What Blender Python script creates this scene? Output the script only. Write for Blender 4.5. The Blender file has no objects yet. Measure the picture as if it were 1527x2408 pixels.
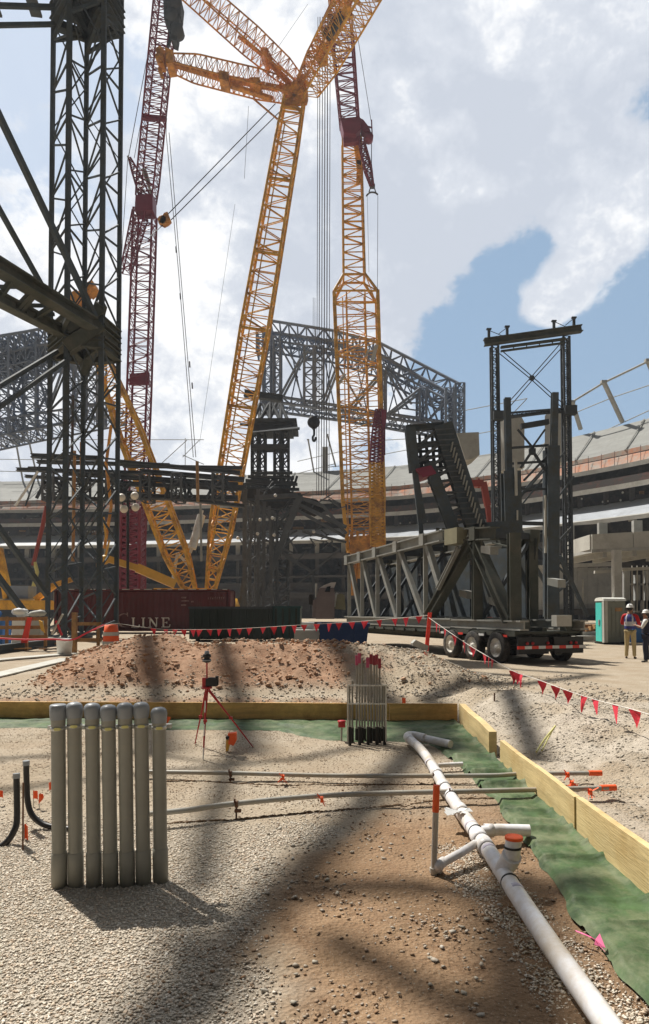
import bpy, bmesh, math, random
import numpy as np
from mathutils import Vector, Matrix
random.seed(7); rng = np.random.default_rng(11)
S = bpy.context.scene; COL = S.collection
V = Vector
# ------------------------------------------------------------------ camera model (photo measured in 1527 x 2408 units)
F = 1600.0; CX = 763.5; HOR = 1435.0; EYE = 1.6
PITCH = math.radians(1.4); CYP = HOR - F*math.tan(PITCH)
cp, sp = math.cos(PITCH), math.sin(PITCH)
def ray(px, py):
    u = (px-CX)/F; v = (CYP-py)/F
    d = V((u, cp - v*sp, sp + v*cp)); return d/d.y
def P(px, py, d):                       # the world point that lies d metres ahead on that line of sight
    r = ray(px, py); return V((r.x*d, d, EYE + r.z*d))
def G(px, py, z=0.0):
    r = ray(px, py); t = (z-EYE)/r.z; return V((r.x*t, t, z))
SUN = V((-.448, .476, 1.0)).normalized()
cam = bpy.data.cameras.new('camera'); camo = bpy.data.objects.new('camera', cam); COL.objects.link(camo)
camo.location = (0, 0, EYE); camo.rotation_euler = (math.pi/2 + PITCH, 0, 0)
cam.sensor_fit = 'VERTICAL'; cam.sensor_height = 36; cam.sensor_width = 24; cam.lens = F/2408*36
cam.shift_y = (CYP-1204)/2408; cam.clip_start = .05; cam.clip_end = 4000
S.camera = camo
# ------------------------------------------------------------------ noise
def hsh(ix, iy, s):
    n = (ix*374761393 + iy*668265263 + s*1442695041) & 0xffffffff
    n = ((n ^ (n >> 13))*1274126177) & 0xffffffff
    return ((n ^ (n >> 16)) & 0xffff)/65535.0
def vnoise(x, y, s=0):
    x = np.asarray(x, float); y = np.asarray(y, float)
    ix = np.floor(x).astype(np.int64); iy = np.floor(y).astype(np.int64)
    fx = x-ix; fy = y-iy; fx = fx*fx*(3-2*fx); fy = fy*fy*(3-2*fy)
    a = hsh(ix, iy, s); b = hsh(ix+1, iy, s); c = hsh(ix, iy+1, s); d = hsh(ix+1, iy+1, s)
    return (a*(1-fx)+b*fx)*(1-fy) + (c*(1-fx)+d*fx)*fy
def fbm(x, y, o=4, s=0):
    r = 0; a = .5; t = 0
    for i in range(o):
        r = r + a*vnoise(np.asarray(x)*2**i+17.3*i, np.asarray(y)*2**i-9.1*i, s+i); t += a; a *= .5
    return r/t
def sstep(a, b, x):
    t = np.clip((np.asarray(x, float)-a)/(b-a), 0, 1); return t*t*(3-2*t)
# ------------------------------------------------------------------ materials
def nn(nt, t, **kw):
    n = nt.nodes.new(t)
    for k, v in kw.items(): setattr(n, k, v)
    return n
def mat(name, col, rough=.6, metal=0.0, var=.25, scale=3.0, bump=.0, bscale=30., dirt=None, dirt_amt=0.0, stretch=None, spec=.4, lo=None):
    m = bpy.data.materials.new(name); m.use_nodes = True; nt = m.node_tree
    b = nt.nodes['Principled BSDF']; b.inputs['Roughness'].default_value = rough; b.inputs['Metallic'].default_value = metal
    b.inputs['Specular IOR Level'].default_value = spec
    tc = nn(nt, 'ShaderNodeTexCoord'); mp = nn(nt, 'ShaderNodeMapping'); nt.links.new(tc.outputs['Object'], mp.inputs[0])
    if stretch: mp.inputs['Scale'].default_value = stretch
    n1 = nn(nt, 'ShaderNodeTexNoise'); n1.inputs['Scale'].default_value = scale; n1.inputs['Detail'].default_value = 8; n1.inputs['Roughness'].default_value = .65
    nt.links.new(mp.outputs[0], n1.inputs['Vector'])
    cr = nn(nt, 'ShaderNodeValToRGB'); nt.links.new(n1.outputs['Fac'], cr.inputs[0])
    c = V(col[:3]); lo_ = V(lo) if lo else c*(1-var); hi = c*(1+var*.6)
    cr.color_ramp.elements[0].position = .3; cr.color_ramp.elements[1].position = .7
    cr.color_ramp.elements[0].color = (*lo_, 1); cr.color_ramp.elements[1].color = (*[min(1, x) for x in hi], 1)
    out = cr.outputs[0]
    if dirt:
        n2 = nn(nt, 'ShaderNodeTexNoise'); n2.inputs['Scale'].default_value = scale*.6+.4; n2.inputs['Detail'].default_value = 10; n2.inputs['Roughness'].default_value = .75
        nt.links.new(tc.outputs['Object'], n2.inputs['Vector'])
        mr = nn(nt, 'ShaderNodeMapRange'); mr.inputs['From Min'].default_value = .62-dirt_amt*.35; mr.inputs['From Max'].default_value = .78-dirt_amt*.25
        nt.links.new(n2.outputs['Fac'], mr.inputs['Value'])
        mx = nn(nt, 'ShaderNodeMix', data_type='RGBA'); mx.inputs['B'].default_value = (*dirt, 1)
        nt.links.new(mr.outputs[0], mx.inputs['Factor']); nt.links.new(out, mx.inputs['A']); out = mx.outputs['Result']
    nt.links.new(out, b.inputs['Base Color'])
    if bump:
        n3 = nn(nt, 'ShaderNodeTexNoise'); n3.inputs['Scale'].default_value = bscale; n3.inputs['Detail'].default_value = 6
        nt.links.new(mp.outputs[0], n3.inputs['Vector'])
        bp = nn(nt, 'ShaderNodeBump'); bp.inputs['Strength'].default_value = bump; bp.inputs['Distance'].default_value = .02
        nt.links.new(n3.outputs['Fac'], bp.inputs['Height']); nt.links.new(bp.outputs[0], b.inputs['Normal'])
    return m
DUST = (.36, .30, .22)
M = dict(
 steel = mat('dark_steel', (.078,.096,.112), .75, .0, .3, 1.5, dirt=(.075,.075,.065), dirt_amt=.5, spec=.15),
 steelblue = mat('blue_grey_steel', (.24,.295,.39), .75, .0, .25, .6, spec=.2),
 steelgreen = mat('green_grey_steel', (.075,.082,.070), .7, .0, .3, 1.2, dirt=(.11,.105,.085), dirt_amt=.5, spec=.2),
 steellight = mat('primed_steel', (.31,.315,.29), .6, .0, .25, 1.2, dirt=(.26,.24,.20), dirt_amt=.5),
 steelmid = mat('mid_steel', (.062,.070,.078), .8, .0, .3, .7, spec=.15),
 orange = mat('crane_yellow', (.95,.49,.06), .45, .0, .25, .5, dirt=(.30,.13,.03), dirt_amt=.5),
 orange2 = mat('crane_yellow_old', (.82,.37,.06), .5, .0, .3, .5, dirt=(.25,.10,.03), dirt_amt=.6),
 yellow = mat('machine_yellow', (.72,.40,.06), .45, .0, .2, .8),
 maroon = mat('crane_maroon', (.21,.03,.06), .5, .0, .3, .5),
 red = mat('lift_red', (.30,.05,.035), .5, .0, .2, 1),
 rope = mat('wire_rope', (.10,.10,.11), .6),
 cont = mat('container_red', (.085,.006,.008), .5, .0, .3, .8, dirt=(.06,.015,.012), dirt_amt=.4),
 white = mat('white_paint', (.75,.75,.72), .5, .0, .1, 2, dirt=(.5,.46,.4), dirt_amt=.3),
 letter = mat('letter_paint', (.85,.80,.70), .6, .0, .2, 3, dirt=(.5,.30,.25), dirt_amt=.5),
 letterdim = mat('worn_letter_paint', (.38,.24,.20), .6, .0, .35, 3, dirt=(.12,.03,.03), dirt_amt=.6),
 dump = mat('dumpster_green', (.012,.022,.018), .5, .0, .3, 1, dirt=(.05,.045,.04), dirt_amt=.2),
 teal = mat('dumpster_teal', (.012,.055,.055), .5, .0, .3, 1, dirt=(.05,.06,.05), dirt_amt=.2),
 blue = mat('dumpster_blue', (.012,.045,.15), .5, .0, .25, 1, dirt=(.05,.08,.14), dirt_amt=.3),
 conc = mat('concrete', (.42,.42,.39), .85, .0, .2, .25, .3, 8, dirt=(.30,.29,.26), dirt_amt=.5),
 deckconc = mat('deck_concrete', (.26,.265,.25), .85, .0, .22, .35, .2, 3, dirt=(.215,.215,.20), dirt_amt=.5, stretch=(.12,.12,3.0)),
 steelgray = mat('grey_steel', (.11,.118,.125), .8, .0, .3, .7, spec=.15),
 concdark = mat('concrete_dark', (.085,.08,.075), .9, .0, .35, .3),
 concwhite = mat('concrete_pale', (.5,.49,.44), .85, .0, .15, .5, dirt=(.35,.33,.29), dirt_amt=.4),
 silver = mat('deck_membrane', (.40,.43,.47), .5, .0, .2, .1, dirt=(.28,.3,.32), dirt_amt=.5),
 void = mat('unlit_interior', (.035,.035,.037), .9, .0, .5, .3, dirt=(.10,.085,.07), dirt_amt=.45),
 net = mat('orange_netting', (.60,.19,.07), .8, .0, .3, .25, dirt=(.40,.36,.31), dirt_amt=.8),
 netred = mat('red_netting', (.24,.06,.04), .8, .0, .4, .35, dirt=(.06,.05,.045), dirt_amt=1.1),
 wallwhite = mat('white_wall', (.42,.43,.42), .8, .0, .15, .3, dirt=(.27,.28,.28), dirt_amt=.5),
 tyre = mat('tyre_rubber', (.03,.028,.026), .85, .0, .3, 5, dirt=(.12,.10,.08), dirt_amt=.4),
 rim = mat('wheel_rim', (.92,.88,.80), .5, .0, .2, 5, dirt=(.35,.3,.24), dirt_amt=.5),
 black = mat('black_plastic', (.018,.018,.018), .5, .0, .3, 5),
 blackpipe = mat('black_poly_pipe', (.02,.019,.019), .4, .0, .3, 5, dirt=(.10,.08,.06), dirt_amt=.3),
 pvcgrey = mat('grey_pvc', (.28,.275,.235), .45, .0, .12, 3, dirt=(.33,.30,.23), dirt_amt=.35),
 pvccap = mat('grey_pvc_cap', (.25,.27,.29), .4, .0, .12, 4, dirt=(.33,.3,.25), dirt_amt=.3),
 pvcthin = mat('grey_conduit', (.36,.35,.31), .4, .0, .12, 4, dirt=(.36,.30,.22), dirt_amt=.5),
 primer = mat('pipe_primer', (.50,.46,.55), .5, .0, .3, 9, dirt=(.66,.63,.62), dirt_amt=.6),
 galv = mat('galvanised_steel', (.5,.5,.47), .35, .7, .2, 20),
 bundlegrey = mat('dull_conduit', (.24,.23,.20), .5, .0, .2, 4, dirt=(.30,.26,.20), dirt_amt=.5),
 bundletape = mat('dull_pink_tape', (.42,.06,.13), .6, .0, .2, 20),
 bundlered = mat('dull_red_tape', (.30,.035,.05), .6, .0, .2, 20),
 pvcwhite = mat('white_pvc', (.78,.78,.80), .35, .0, .06, 3, dirt=(.56,.49,.40), dirt_amt=.6),
 pvcshade = mat('white_conduit', (.50,.46,.40), .4, .0, .1, 5, dirt=(.40,.34,.26), dirt_amt=.4),
 orangeflag = mat('fluorescent_orange', (.90,.13,.03), .6, .0, .1, 20),
 pink = mat('pennant_pink', (.85,.06,.10), .6, .0, .15, 20),
 pinkred = mat('pennant_red', (.62,.03,.05), .6, .0, .15, 20),
 pinktape = mat('marking_tape_pink', (.9,.20,.40), .5, .0, .1, 20),
 redp = mat('red_paint', (.45,.025,.03), .45, .0, .2, 10),
 redfluo = mat('red_post', (.80,.05,.03), .5, .0, .1, 10),
 string = mat('white_string', (.7,.66,.6), .7),
 ply = mat('form_lumber', (.70,.54,.27), .6, .0, .35, 2.0, .25, 20, dirt=(.50,.35,.15), dirt_amt=.45, stretch=(.35,.35,5)),
 plyfar = mat('form_lumber_far', (.78,.47,.17), .6, .0, .4, 1.6, .25, 20, dirt=(.42,.22,.07), dirt_amt=.5, stretch=(.6,.6,6)),
 wood = mat('rough_wood', (.36,.20,.08), .8, .0, .35, 4, dirt=(.20,.12,.06), dirt_amt=.4),
 fabric = mat('green_sheet', (.055,.100,.036), .65, .0, .6, 4.5, .6, 9, dirt=(.16,.18,.10), dirt_amt=.5, spec=.25),
 tealdoor = mat('toilet_teal', (.06,.55,.48), .5, .0, .12, 4),
 toilet = mat('toilet_grey', (.16,.17,.14), .6, .0, .12, 4),
 toiletlight = mat('toilet_light_grey', (.42,.42,.38), .6, .0, .12, 4),
 roofw = mat('toilet_roof', (.75,.75,.68), .5, .0, .08, 4),
 skin = mat('skin', (.30,.15,.09), .5, .0, .05, 20),
 hair = mat('dark_hair', (.02,.015,.012), .7),
 hat = mat('hard_hat_white', (.85,.85,.82), .25, .0, .03, 10),
 vest = mat('vest_blue', (.05,.06,.25), .7, .0, .2, 20),
 stripe = mat('reflective_stripe', (.62,.62,.66), .4),
 shirt = mat('shirt_red', (.50,.015,.02), .8, .0, .2, 20),
 khaki = mat('khaki_trousers', (.50,.40,.21), .85, .0, .2, 9, .5, 20),
 navy = mat('navy_clothes', (.02,.022,.045), .8, .0, .3, 20),
 boot = mat('boot_brown', (.06,.035,.02), .7),
 truck = mat('truck_mauve', (.16,.13,.13), .4, .0, .2, 1.5),
 trucktop = mat('truck_fairing', (.5,.45,.42), .4, .0, .2, 1.5),
 glass = mat('dark_glass', (.02,.025,.03), .1, .0, .1, 1),
 olive = mat('olive_panel', (.27,.25,.16), .6, .0, .2, 2),
 rebar = mat('rusty_rebar', (.14,.07,.04), .8, .0, .4, 20),
 yellowtag = mat('yellow_label', (.62,.58,.22), .5, .0, .2, 30),
 globe = mat('lamp_globe', (.68,.62,.52), .5, .0, .1, 4),
 bluetarp = mat('blue_tarp', (.04,.16,.42), .6, .0, .3, 3),
 clearfilm = mat('plastic_wrap', (.70,.70,.68), .3, .0, .1, 9),
)
# ------------------------------------------------------------------ mesh builder
class MB:
    def __init__(s): s.v = []; s.f = []; s.m = []; s.sm = []
    def add(s, vs, fs, mi=0, sm=False):
        o = len(s.v); s.v += [tuple(v) for v in vs]
        for f in fs: s.f.append([i+o for i in f]); s.m.append(mi); s.sm.append(sm)
        return s
    def frame(s, c, ax, ay, az, mi=0):       # box from centre and three half vectors
        c, ax, ay, az = V(c), V(ax), V(ay), V(az)
        vs = [c+i*ax+j*ay+k*az for i in (-1,1) for j in (-1,1) for k in (-1,1)]
        return s.add(vs, [(0,1,3,2),(4,6,7,5),(0,4,5,1),(2,3,7,6),(0,2,6,4),(1,5,7,3)], mi)
    def box(s, c, sz, rz=0, mi=0):
        ca, sa = math.cos(rz), math.sin(rz)
        return s.frame(c, V((ca,sa,0))*sz[0]/2, V((-sa,ca,0))*sz[1]/2, V((0,0,sz[2]/2)), mi)
    def bar(s, p, q, w, h=None, mi=0, up=None):
        p, q = V(p), V(q); h = h or w; a = (q-p)
        if a.length < 1e-6: return s
        u = V(up) if up else (V((0,0,1)) if abs(a.normalized().z) < .9 else V((0,1,0)))
        x = a.normalized().cross(u).normalized(); y = x.cross(a.normalized())
        return s.frame((p+q)/2, a/2, x*w/2, y*h/2, mi)
    def ibeam(s, p, q, w, h, t=.03, mi=0, up=None):     # wide-flange section
        p, q = V(p), V(q); a = (q-p).normalized()
        u = V(up) if up else (V((0,0,1)) if abs(a.z) < .9 else V((0,1,0)))
        x = a.cross(u).normalized(); y = x.cross(a)
        s.frame((p+q)/2+y*(h/2-t/2), (q-p)/2, x*w/2, y*t/2, mi)
        s.frame((p+q)/2-y*(h/2-t/2), (q-p)/2, x*w/2, y*t/2, mi)
        s.frame((p+q)/2, (q-p)/2, x*t/2, y*(h/2-t), mi); return s
    def tube(s, p, q, r, r2=None, n=8, mi=0, caps=True):
        p, q = V(p), V(q); r2 = r if r2 is None else r2; a = q-p
        if a.length < 1e-6: return s
        a = a.normalized(); u = V((0,0,1)) if abs(a.z) < .9 else V((1,0,0))
        x = a.cross(u).normalized(); y = a.cross(x)
        vs = []
        for c, rr in ((p, r), (q, r2)):
            for i in range(n):
                t = 2*math.pi*i/n; vs.append(c + (x*math.cos(t)+y*math.sin(t))*rr)
        fs = [(i, (i+1)%n, n+(i+1)%n, n+i) for i in range(n)]
        s.add(vs, fs, mi, n > 5)
        if caps: s.add(vs[:n], [tuple(range(n))[::-1]], mi); s.add(vs[n:], [tuple(range(n))], mi)
        return s
    def path(s, pts, r, n=8, mi=0, caps=True):
        pts = [V(p) for p in pts]; rs = r if isinstance(r, (list, tuple)) else [r]*len(pts)
        vs = []; px = None
        for i, p in enumerate(pts):
            a = (pts[min(i+1, len(pts)-1)]-pts[max(i-1, 0)]).normalized()
            if px is None:
                u = V((0,0,1)) if abs(a.z) < .9 else V((1,0,0)); x = a.cross(u).normalized()
            else:
                x = (px - a*px.dot(a)).normalized()
            px = x; y = a.cross(x)
            for k in range(n):
                t = 2*math.pi*k/n; vs.append(p+(x*math.cos(t)+y*math.sin(t))*rs[i])
        fs = [(i*n+k, i*n+(k+1)%n, (i+1)*n+(k+1)%n, (i+1)*n+k) for i in range(len(pts)-1) for k in range(n)]
        s.add(vs, fs, mi, n > 5)
        if caps: s.add(vs[:n], [tuple(range(n))[::-1]], mi); s.add(vs[-n:], [tuple(range(n))], mi)
        return s
    def lathe(s, c, prof, n=16, mi=0, axis=V((0,0,1)), sm=True):   # prof: (radius, height)
        c = V(c); a = V(axis).normalized(); u = V((0,0,1)) if abs(a.z) < .9 else V((1,0,0))
        x = a.cross(u).normalized(); y = a.cross(x); vs = []
        for r, h in prof:
            for k in range(n):
                t = 2*math.pi*k/n; vs.append(c+a*h+(x*math.cos(t)+y*math.sin(t))*max(r, 1e-4))
        fs = [(i*n+k, i*n+(k+1)%n, (i+1)*n+(k+1)%n, (i+1)*n+k) for i in range(len(prof)-1) for k in range(n)]
        return s.add(vs, fs, mi, sm)
    def ball(s, c, r, n=12, mi=0, sz=(1,1,1)):
        c = V(c); vs = []; m = n//2
        for i in range(m+1):
            ph = math.pi*i/m
            for k in range(n):
                t = 2*math.pi*k/n
                vs.append(c+V((math.sin(ph)*math.cos(t)*sz[0], math.sin(ph)*math.sin(t)*sz[1], math.cos(ph)*sz[2]))*r)
        fs = [(i*n+k, (i+1)*n+k, (i+1)*n+(k+1)%n, i*n+(k+1)%n) for i in range(m) for k in range(n)]
        return s.add(vs, fs, mi, True)
    def plate(s, poly, th, mi=0):           # polygon of 3D points extruded by vector th
        poly = [V(p) for p in poly]; th = V(th); n = len(poly)
        vs = [p-th/2 for p in poly]+[p+th/2 for p in poly]
        fs = [tuple(range(n))[::-1], tuple(range(n, 2*n))]+[(i, (i+1)%n, n+(i+1)%n, n+i) for i in range(n)]
        return s.add(vs, fs, mi)
    def build(s, name, mats, parent=None):
        me = bpy.data.meshes.new(name); o = bpy.data.objects.new(name, me); COL.objects.link(o)
        if parent is not None: o.parent = parent; L = V(parent['_w'])
        else:
            vs = s.v; L = V((sum(v[0] for v in vs)/len(vs), sum(v[1] for v in vs)/len(vs), min(v[2] for v in vs))); o.location = L
        wl = L
        o['_w'] = tuple(wl)
        a = np.array(s.v, float) - np.array(tuple(L))
        me.from_pydata(a.tolist(), [], s.f)
        if not isinstance(mats, (list, tuple)): mats = [mats]
        for m in mats: me.materials.append(M[m] if isinstance(m, str) else m)
        me.polygons.foreach_set('material_index', s.m); me.polygons.foreach_set('use_smooth', s.sm)
        me.update(); return o
def tag(o, label=None, cat=None, group=None, kind=None):
    if label: o['label'] = label
    if cat: o['category'] = cat
    if group: o['group'] = group
    if kind: o['kind'] = kind
    return o
def thing(name, label, cat, loc, group=None):
    o = bpy.data.objects.new(name, None); COL.objects.link(o); o.location = loc; o.empty_display_size = .3
    o['_w'] = tuple(V(loc)); return tag(o, label, cat, group)
def copy_thing(o, dloc, label, group=None):
    c = o.copy(); COL.objects.link(c); c.location = V(o.location)+V(dloc); c['label'] = label
    if group: c['group'] = group
    for ch in [x for x in COL.objects if x.parent == o]:
        d = ch.copy(); COL.objects.link(d); d.parent = c
        for g in [x for x in COL.objects if x.parent == ch]:
            e = g.copy(); COL.objects.link(e); e.parent = d
    return c
# lattice member between A and B; prof: (t, w, h)
def rings(A, B, prof, n, side=None):
    A, B = V(A), V(B); a = (B-A).normalized()
    thick = V((0,1,0)) if abs(a.y) < .9 else V((0,0,1))
    if side is None: side = a.cross(thick).normalized()
    else: side = V(side).normalized()
    thick = side.cross(a).normalized(); out = []
    for i in range(n+1):
        t = i/n; w = np.interp(t, [p[0] for p in prof], [p[1] for p in prof]); h = np.interp(t, [p[0] for p in prof], [p[2] for p in prof])
        c = A.lerp(B, t); out.append([c-side*w/2-thick*h/2, c+side*w/2-thick*h/2, c+side*w/2+thick*h/2, c-side*w/2+thick*h/2])
    return out
def chords(mb, R, r, n=6, sq=False, mi=0):
    for k in range(len(R)-1):
        for i in range(len(R[0])):
            if sq: mb.bar(R[k][i], R[k+1][i], r*2, mi=mi)
            else: mb.tube(R[k][i], R[k+1][i], r, n=n, caps=False, mi=mi)
def lacing(mb, R, r, n=5, hor=True, x=False, closed=True, mi=0):
    N = len(R[0]); L = N if closed else N-1
    for k in range(len(R)):
        for i in range(L):
            j = (i+1) % N
            if hor and k < len(R): mb.tube(R[k][i], R[k][j], r, n=n, caps=False, mi=mi)
            if k < len(R)-1:
                if (k+i) % 2 == 0 or x: mb.tube(R[k][i], R[k+1][j], r, n=n, caps=False, mi=mi)
                if (k+i) % 2 == 1 or x: mb.tube(R[k][j], R[k+1][i], r, n=n, caps=False, mi=mi)
def boom(parent, name, A, B, prof, n, m, rc, rb, side=None, x=False, hor=True, label=None):
    R = rings(A, B, prof, n, side); mb = MB(); chords(mb, R, rc); lacing(mb, R, rb, hor=hor, x=x)
    o = mb.build(name, m, parent)
    if label: o['label'] = label
    return o
# ------------------------------------------------------------------ world, sun
def build_world():
    w = bpy.data.worlds.new('World'); S.world = w; w.use_nodes = True; nt = w.node_tree
    for n in list(nt.nodes): nt.nodes.remove(n)
    L = nt.links.new
    out = nn(nt, 'ShaderNodeOutputWorld')
    sky = nn(nt, 'ShaderNodeTexSky', sky_type='NISHITA'); sky.sun_disc = False
    sky.sun_elevation = math.asin(SUN.z); sky.sun_rotation = math.atan2(SUN.x, SUN.y); sky.dust_density = 1.2; sky.air_density = 1.0; sky.ozone_density = 1.5
    tc = nn(nt, 'ShaderNodeTexCoord'); nrm = nn(nt, 'ShaderNodeVectorMath', operation='NORMALIZE'); L(tc.outputs['Generated'], nrm.inputs[0])
    D = nrm.outputs[0]
    def math_(op, a, b=None, c=None, clamp=False):
        n = nn(nt, 'ShaderNodeMath', operation=op); n.use_clamp = clamp
        for i, x in enumerate((a, b, c)):
            if x is None: continue
            if isinstance(x, (int, float)): n.inputs[i].default_value = x
            else: L(x, n.inputs[i])
        return n.outputs[0]
    def mrange(x, a, b, c=0, d=1, smooth=True):
        n = nn(nt, 'ShaderNodeMapRange', interpolation_type='SMOOTHERSTEP' if smooth else 'LINEAR')
        n.inputs['From Min'].default_value = a; n.inputs['From Max'].default_value = b
        n.inputs['To Min'].default_value = c; n.inputs['To Max'].default_value = d; L(x, n.inputs['Value']); return n.outputs[0]
    def noise(scale, detail, rough, off=(0,0,0), dist=0.0, lac=2.0):
        m = nn(nt, 'ShaderNodeMapping'); m.inputs['Location'].default_value = off; m.inputs['Scale'].default_value = (1, 1, 1.25); L(D, m.inputs[0])
        n = nn(nt, 'ShaderNodeTexNoise'); n.inputs['Scale'].default_value = scale; n.inputs['Detail'].default_value = detail
        n.inputs['Roughness'].default_value = rough; n.inputs['Distortion'].default_value = dist; L(m.outputs[0], n.inputs['Vector']); return n.outputs['Fac']
    def spot(px, py, r0, r1):                # 1 inside r0 (photo px), 0 beyond r1
        d = ray(px, py).normalized()
        n = nn(nt, 'ShaderNodeVectorMath', operation='DOT_PRODUCT'); L(D, n.inputs[0]); n.inputs[1].default_value = d
        return mrange(n.outputs['Value'], math.cos(math.atan(r1/F)), math.cos(math.atan(r0/F)))
    base = noise(3.6, 10, .58, (3.1, .4, 1.7), .0)
    mv = nn(nt, 'ShaderNodeMapping'); mv.inputs['Scale'].default_value = (1, 1, 1.3); L(D, mv.inputs[0])
    wn = nn(nt, 'ShaderNodeTexNoise'); wn.inputs['Scale'].default_value = 9; wn.inputs['Detail'].default_value = 5; L(mv.outputs[0], wn.inputs['Vector'])
    wa = nn(nt, 'ShaderNodeVectorMath', operation='MULTIPLY_ADD'); L(wn.outputs['Color'], wa.inputs[0]); wa.inputs[1].default_value = (.035, .035, .035); L(mv.outputs[0], wa.inputs[2])
    def bil(sc, d, r):
        n = nn(nt, 'ShaderNodeTexNoise'); n.inputs['Scale'].default_value = sc; n.inputs['Detail'].default_value = d; n.inputs['Roughness'].default_value = r; L(wa.outputs[0], n.inputs['Vector'])
        return math_('ABSOLUTE', math_('SUBTRACT', n.outputs['Fac'], .5))
    pf = math_('ADD', math_('MULTIPLY', bil(6.0, 5, .62), 3.2), math_('MULTIPLY', bil(15.0, 5, .66), 1.5))
    cov = math_('ADD', math_('MULTIPLY_ADD', pf, -.34, base), .265)
    for (x, y, r0, r1, a) in [(1420, 860, 10, 440, -.46), (1180, 570, 5, 150, -.16), (1300, 620, 5, 80, -.12), (1340, 580, 5, 230, .24), (1300, 690, 5, 90, .22), (1190, 545, 5, 120, -.26), (1500, 60, 10, 210, -.16), (1560, 310, 10, 130, -.22), (1150, 820, 20, 260, -.20),
                              (40, 300, 80, 330, -.36), (330, 180, 10, 130, -.22), (640, 60, 5, 60, -.14), (330,960,10,200,-.05), (1000, 950, 20, 330, -.18), (1500, 620, 5, 120, -.10), (1250, 780, 5, 80, .14), (1440, 640, 5, 90, .14), (1280,60,10,90,-.05),
                              (560, 350, 60, 420, .22), (800, 480, 60, 420, .20), (1150, 200, 60, 380, .22), (60, 640, 10, 120, .14), (480, 800, 60, 300, .16), (1450, 480, 10, 150, .20), (1290,690,5,100,.18)]:
        cov = math_('ADD', cov, math_('MULTIPLY', spot(x, y, r0, r1), a))
    mask = mrange(cov, .375, .60)
    # cloud tone: thick parts grey-blue, thin and sun-facing parts white
    t1 = noise(5.0, 10, .60, (7.7, 2.1, .3), .0)
    tone = math_('ADD', math_('MULTIPLY_ADD', pf, .46, math_('MULTIPLY_ADD', t1, 1.35, -.17)), -.13)
    for (x, y, r0, r1, a) in [(900, 500, 60, 420, -.20), (640, 640, 30, 300, -.08), (1420, 250, 40, 300, -.06), (560, 300, 40, 260, .16), (980, 130, 20, 260, .12), (480, 760, 40, 220, .12), (60, 640, 10, 160, .15), (1160, 620, 10, 110, .10),(1400,480,10,120,.08)]:
        tone = math_('ADD', tone, math_('MULTIPLY', spot(x, y, r0, r1), a))
    cr = nn(nt, 'ShaderNodeValToRGB'); L(tone, cr.inputs[0])
    e = cr.color_ramp.elements; e[0].position = .25; e[0].color = (.44, .475, .54, 1); e[1].position = .62; e[1].color = (.74, .745, .755, 1)
    m1 = cr.color_ramp.elements.new(.44); m1.color = (.52, .55, .605, 1)
    # brightness of the air around the sun side, deeper blue and dimmer away from it
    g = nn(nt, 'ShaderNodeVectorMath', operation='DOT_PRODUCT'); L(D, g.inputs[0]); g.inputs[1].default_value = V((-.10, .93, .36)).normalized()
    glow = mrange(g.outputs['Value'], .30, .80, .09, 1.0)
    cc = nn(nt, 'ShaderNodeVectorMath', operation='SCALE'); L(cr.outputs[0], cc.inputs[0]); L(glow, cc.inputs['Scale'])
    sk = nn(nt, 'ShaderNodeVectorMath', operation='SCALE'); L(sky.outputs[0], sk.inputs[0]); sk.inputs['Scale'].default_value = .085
    # thin veil that whitens the blue on the left, towards the sun
    veil = math_('ADD', math_('MULTIPLY', spot(20, 350, 150, 900), .85), 0.0)
    blue = math_('MULTIPLY', spot(1450, 850, 200, 1000), .75)
    vm = nn(nt, 'ShaderNodeMix', data_type='RGBA'); L(veil, vm.inputs['Factor']); L(sk.outputs[0], vm.inputs['A']); vm.inputs['B'].default_value = (.46, .53, .63, 1)
    vb_ = nn(nt, 'ShaderNodeMix', data_type='RGBA'); L(blue, vb_.inputs['Factor']); L(vm.outputs['Result'], vb_.inputs['A']); vb_.inputs['B'].default_value = (.235, .345, .475, 1)
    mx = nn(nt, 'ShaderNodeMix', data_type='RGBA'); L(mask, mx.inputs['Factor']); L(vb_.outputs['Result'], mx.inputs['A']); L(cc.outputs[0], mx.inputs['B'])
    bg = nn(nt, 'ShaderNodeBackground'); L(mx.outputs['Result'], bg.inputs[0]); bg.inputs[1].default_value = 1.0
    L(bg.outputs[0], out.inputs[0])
    w.cycles.sampling_method = 'MANUAL'; w.cycles.sample_map_resolution = 256
build_world()
sl = bpy.data.lights.new('sun', 'SUN'); sl.energy = 4.6; sl.angle = math.radians(.53); sl.color = (1, .95, .87)
so = bpy.data.objects.new('sun', sl); COL.objects.link(so); so.rotation_euler = (-SUN).to_track_quat('-Z', 'Y').to_euler(); so.location = SUN*200
S.view_settings.view_transform = 'Standard'; S.view_settings.look = 'None'; S.view_settings.exposure = 0.5; S.view_settings.gamma = 1.0
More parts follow.
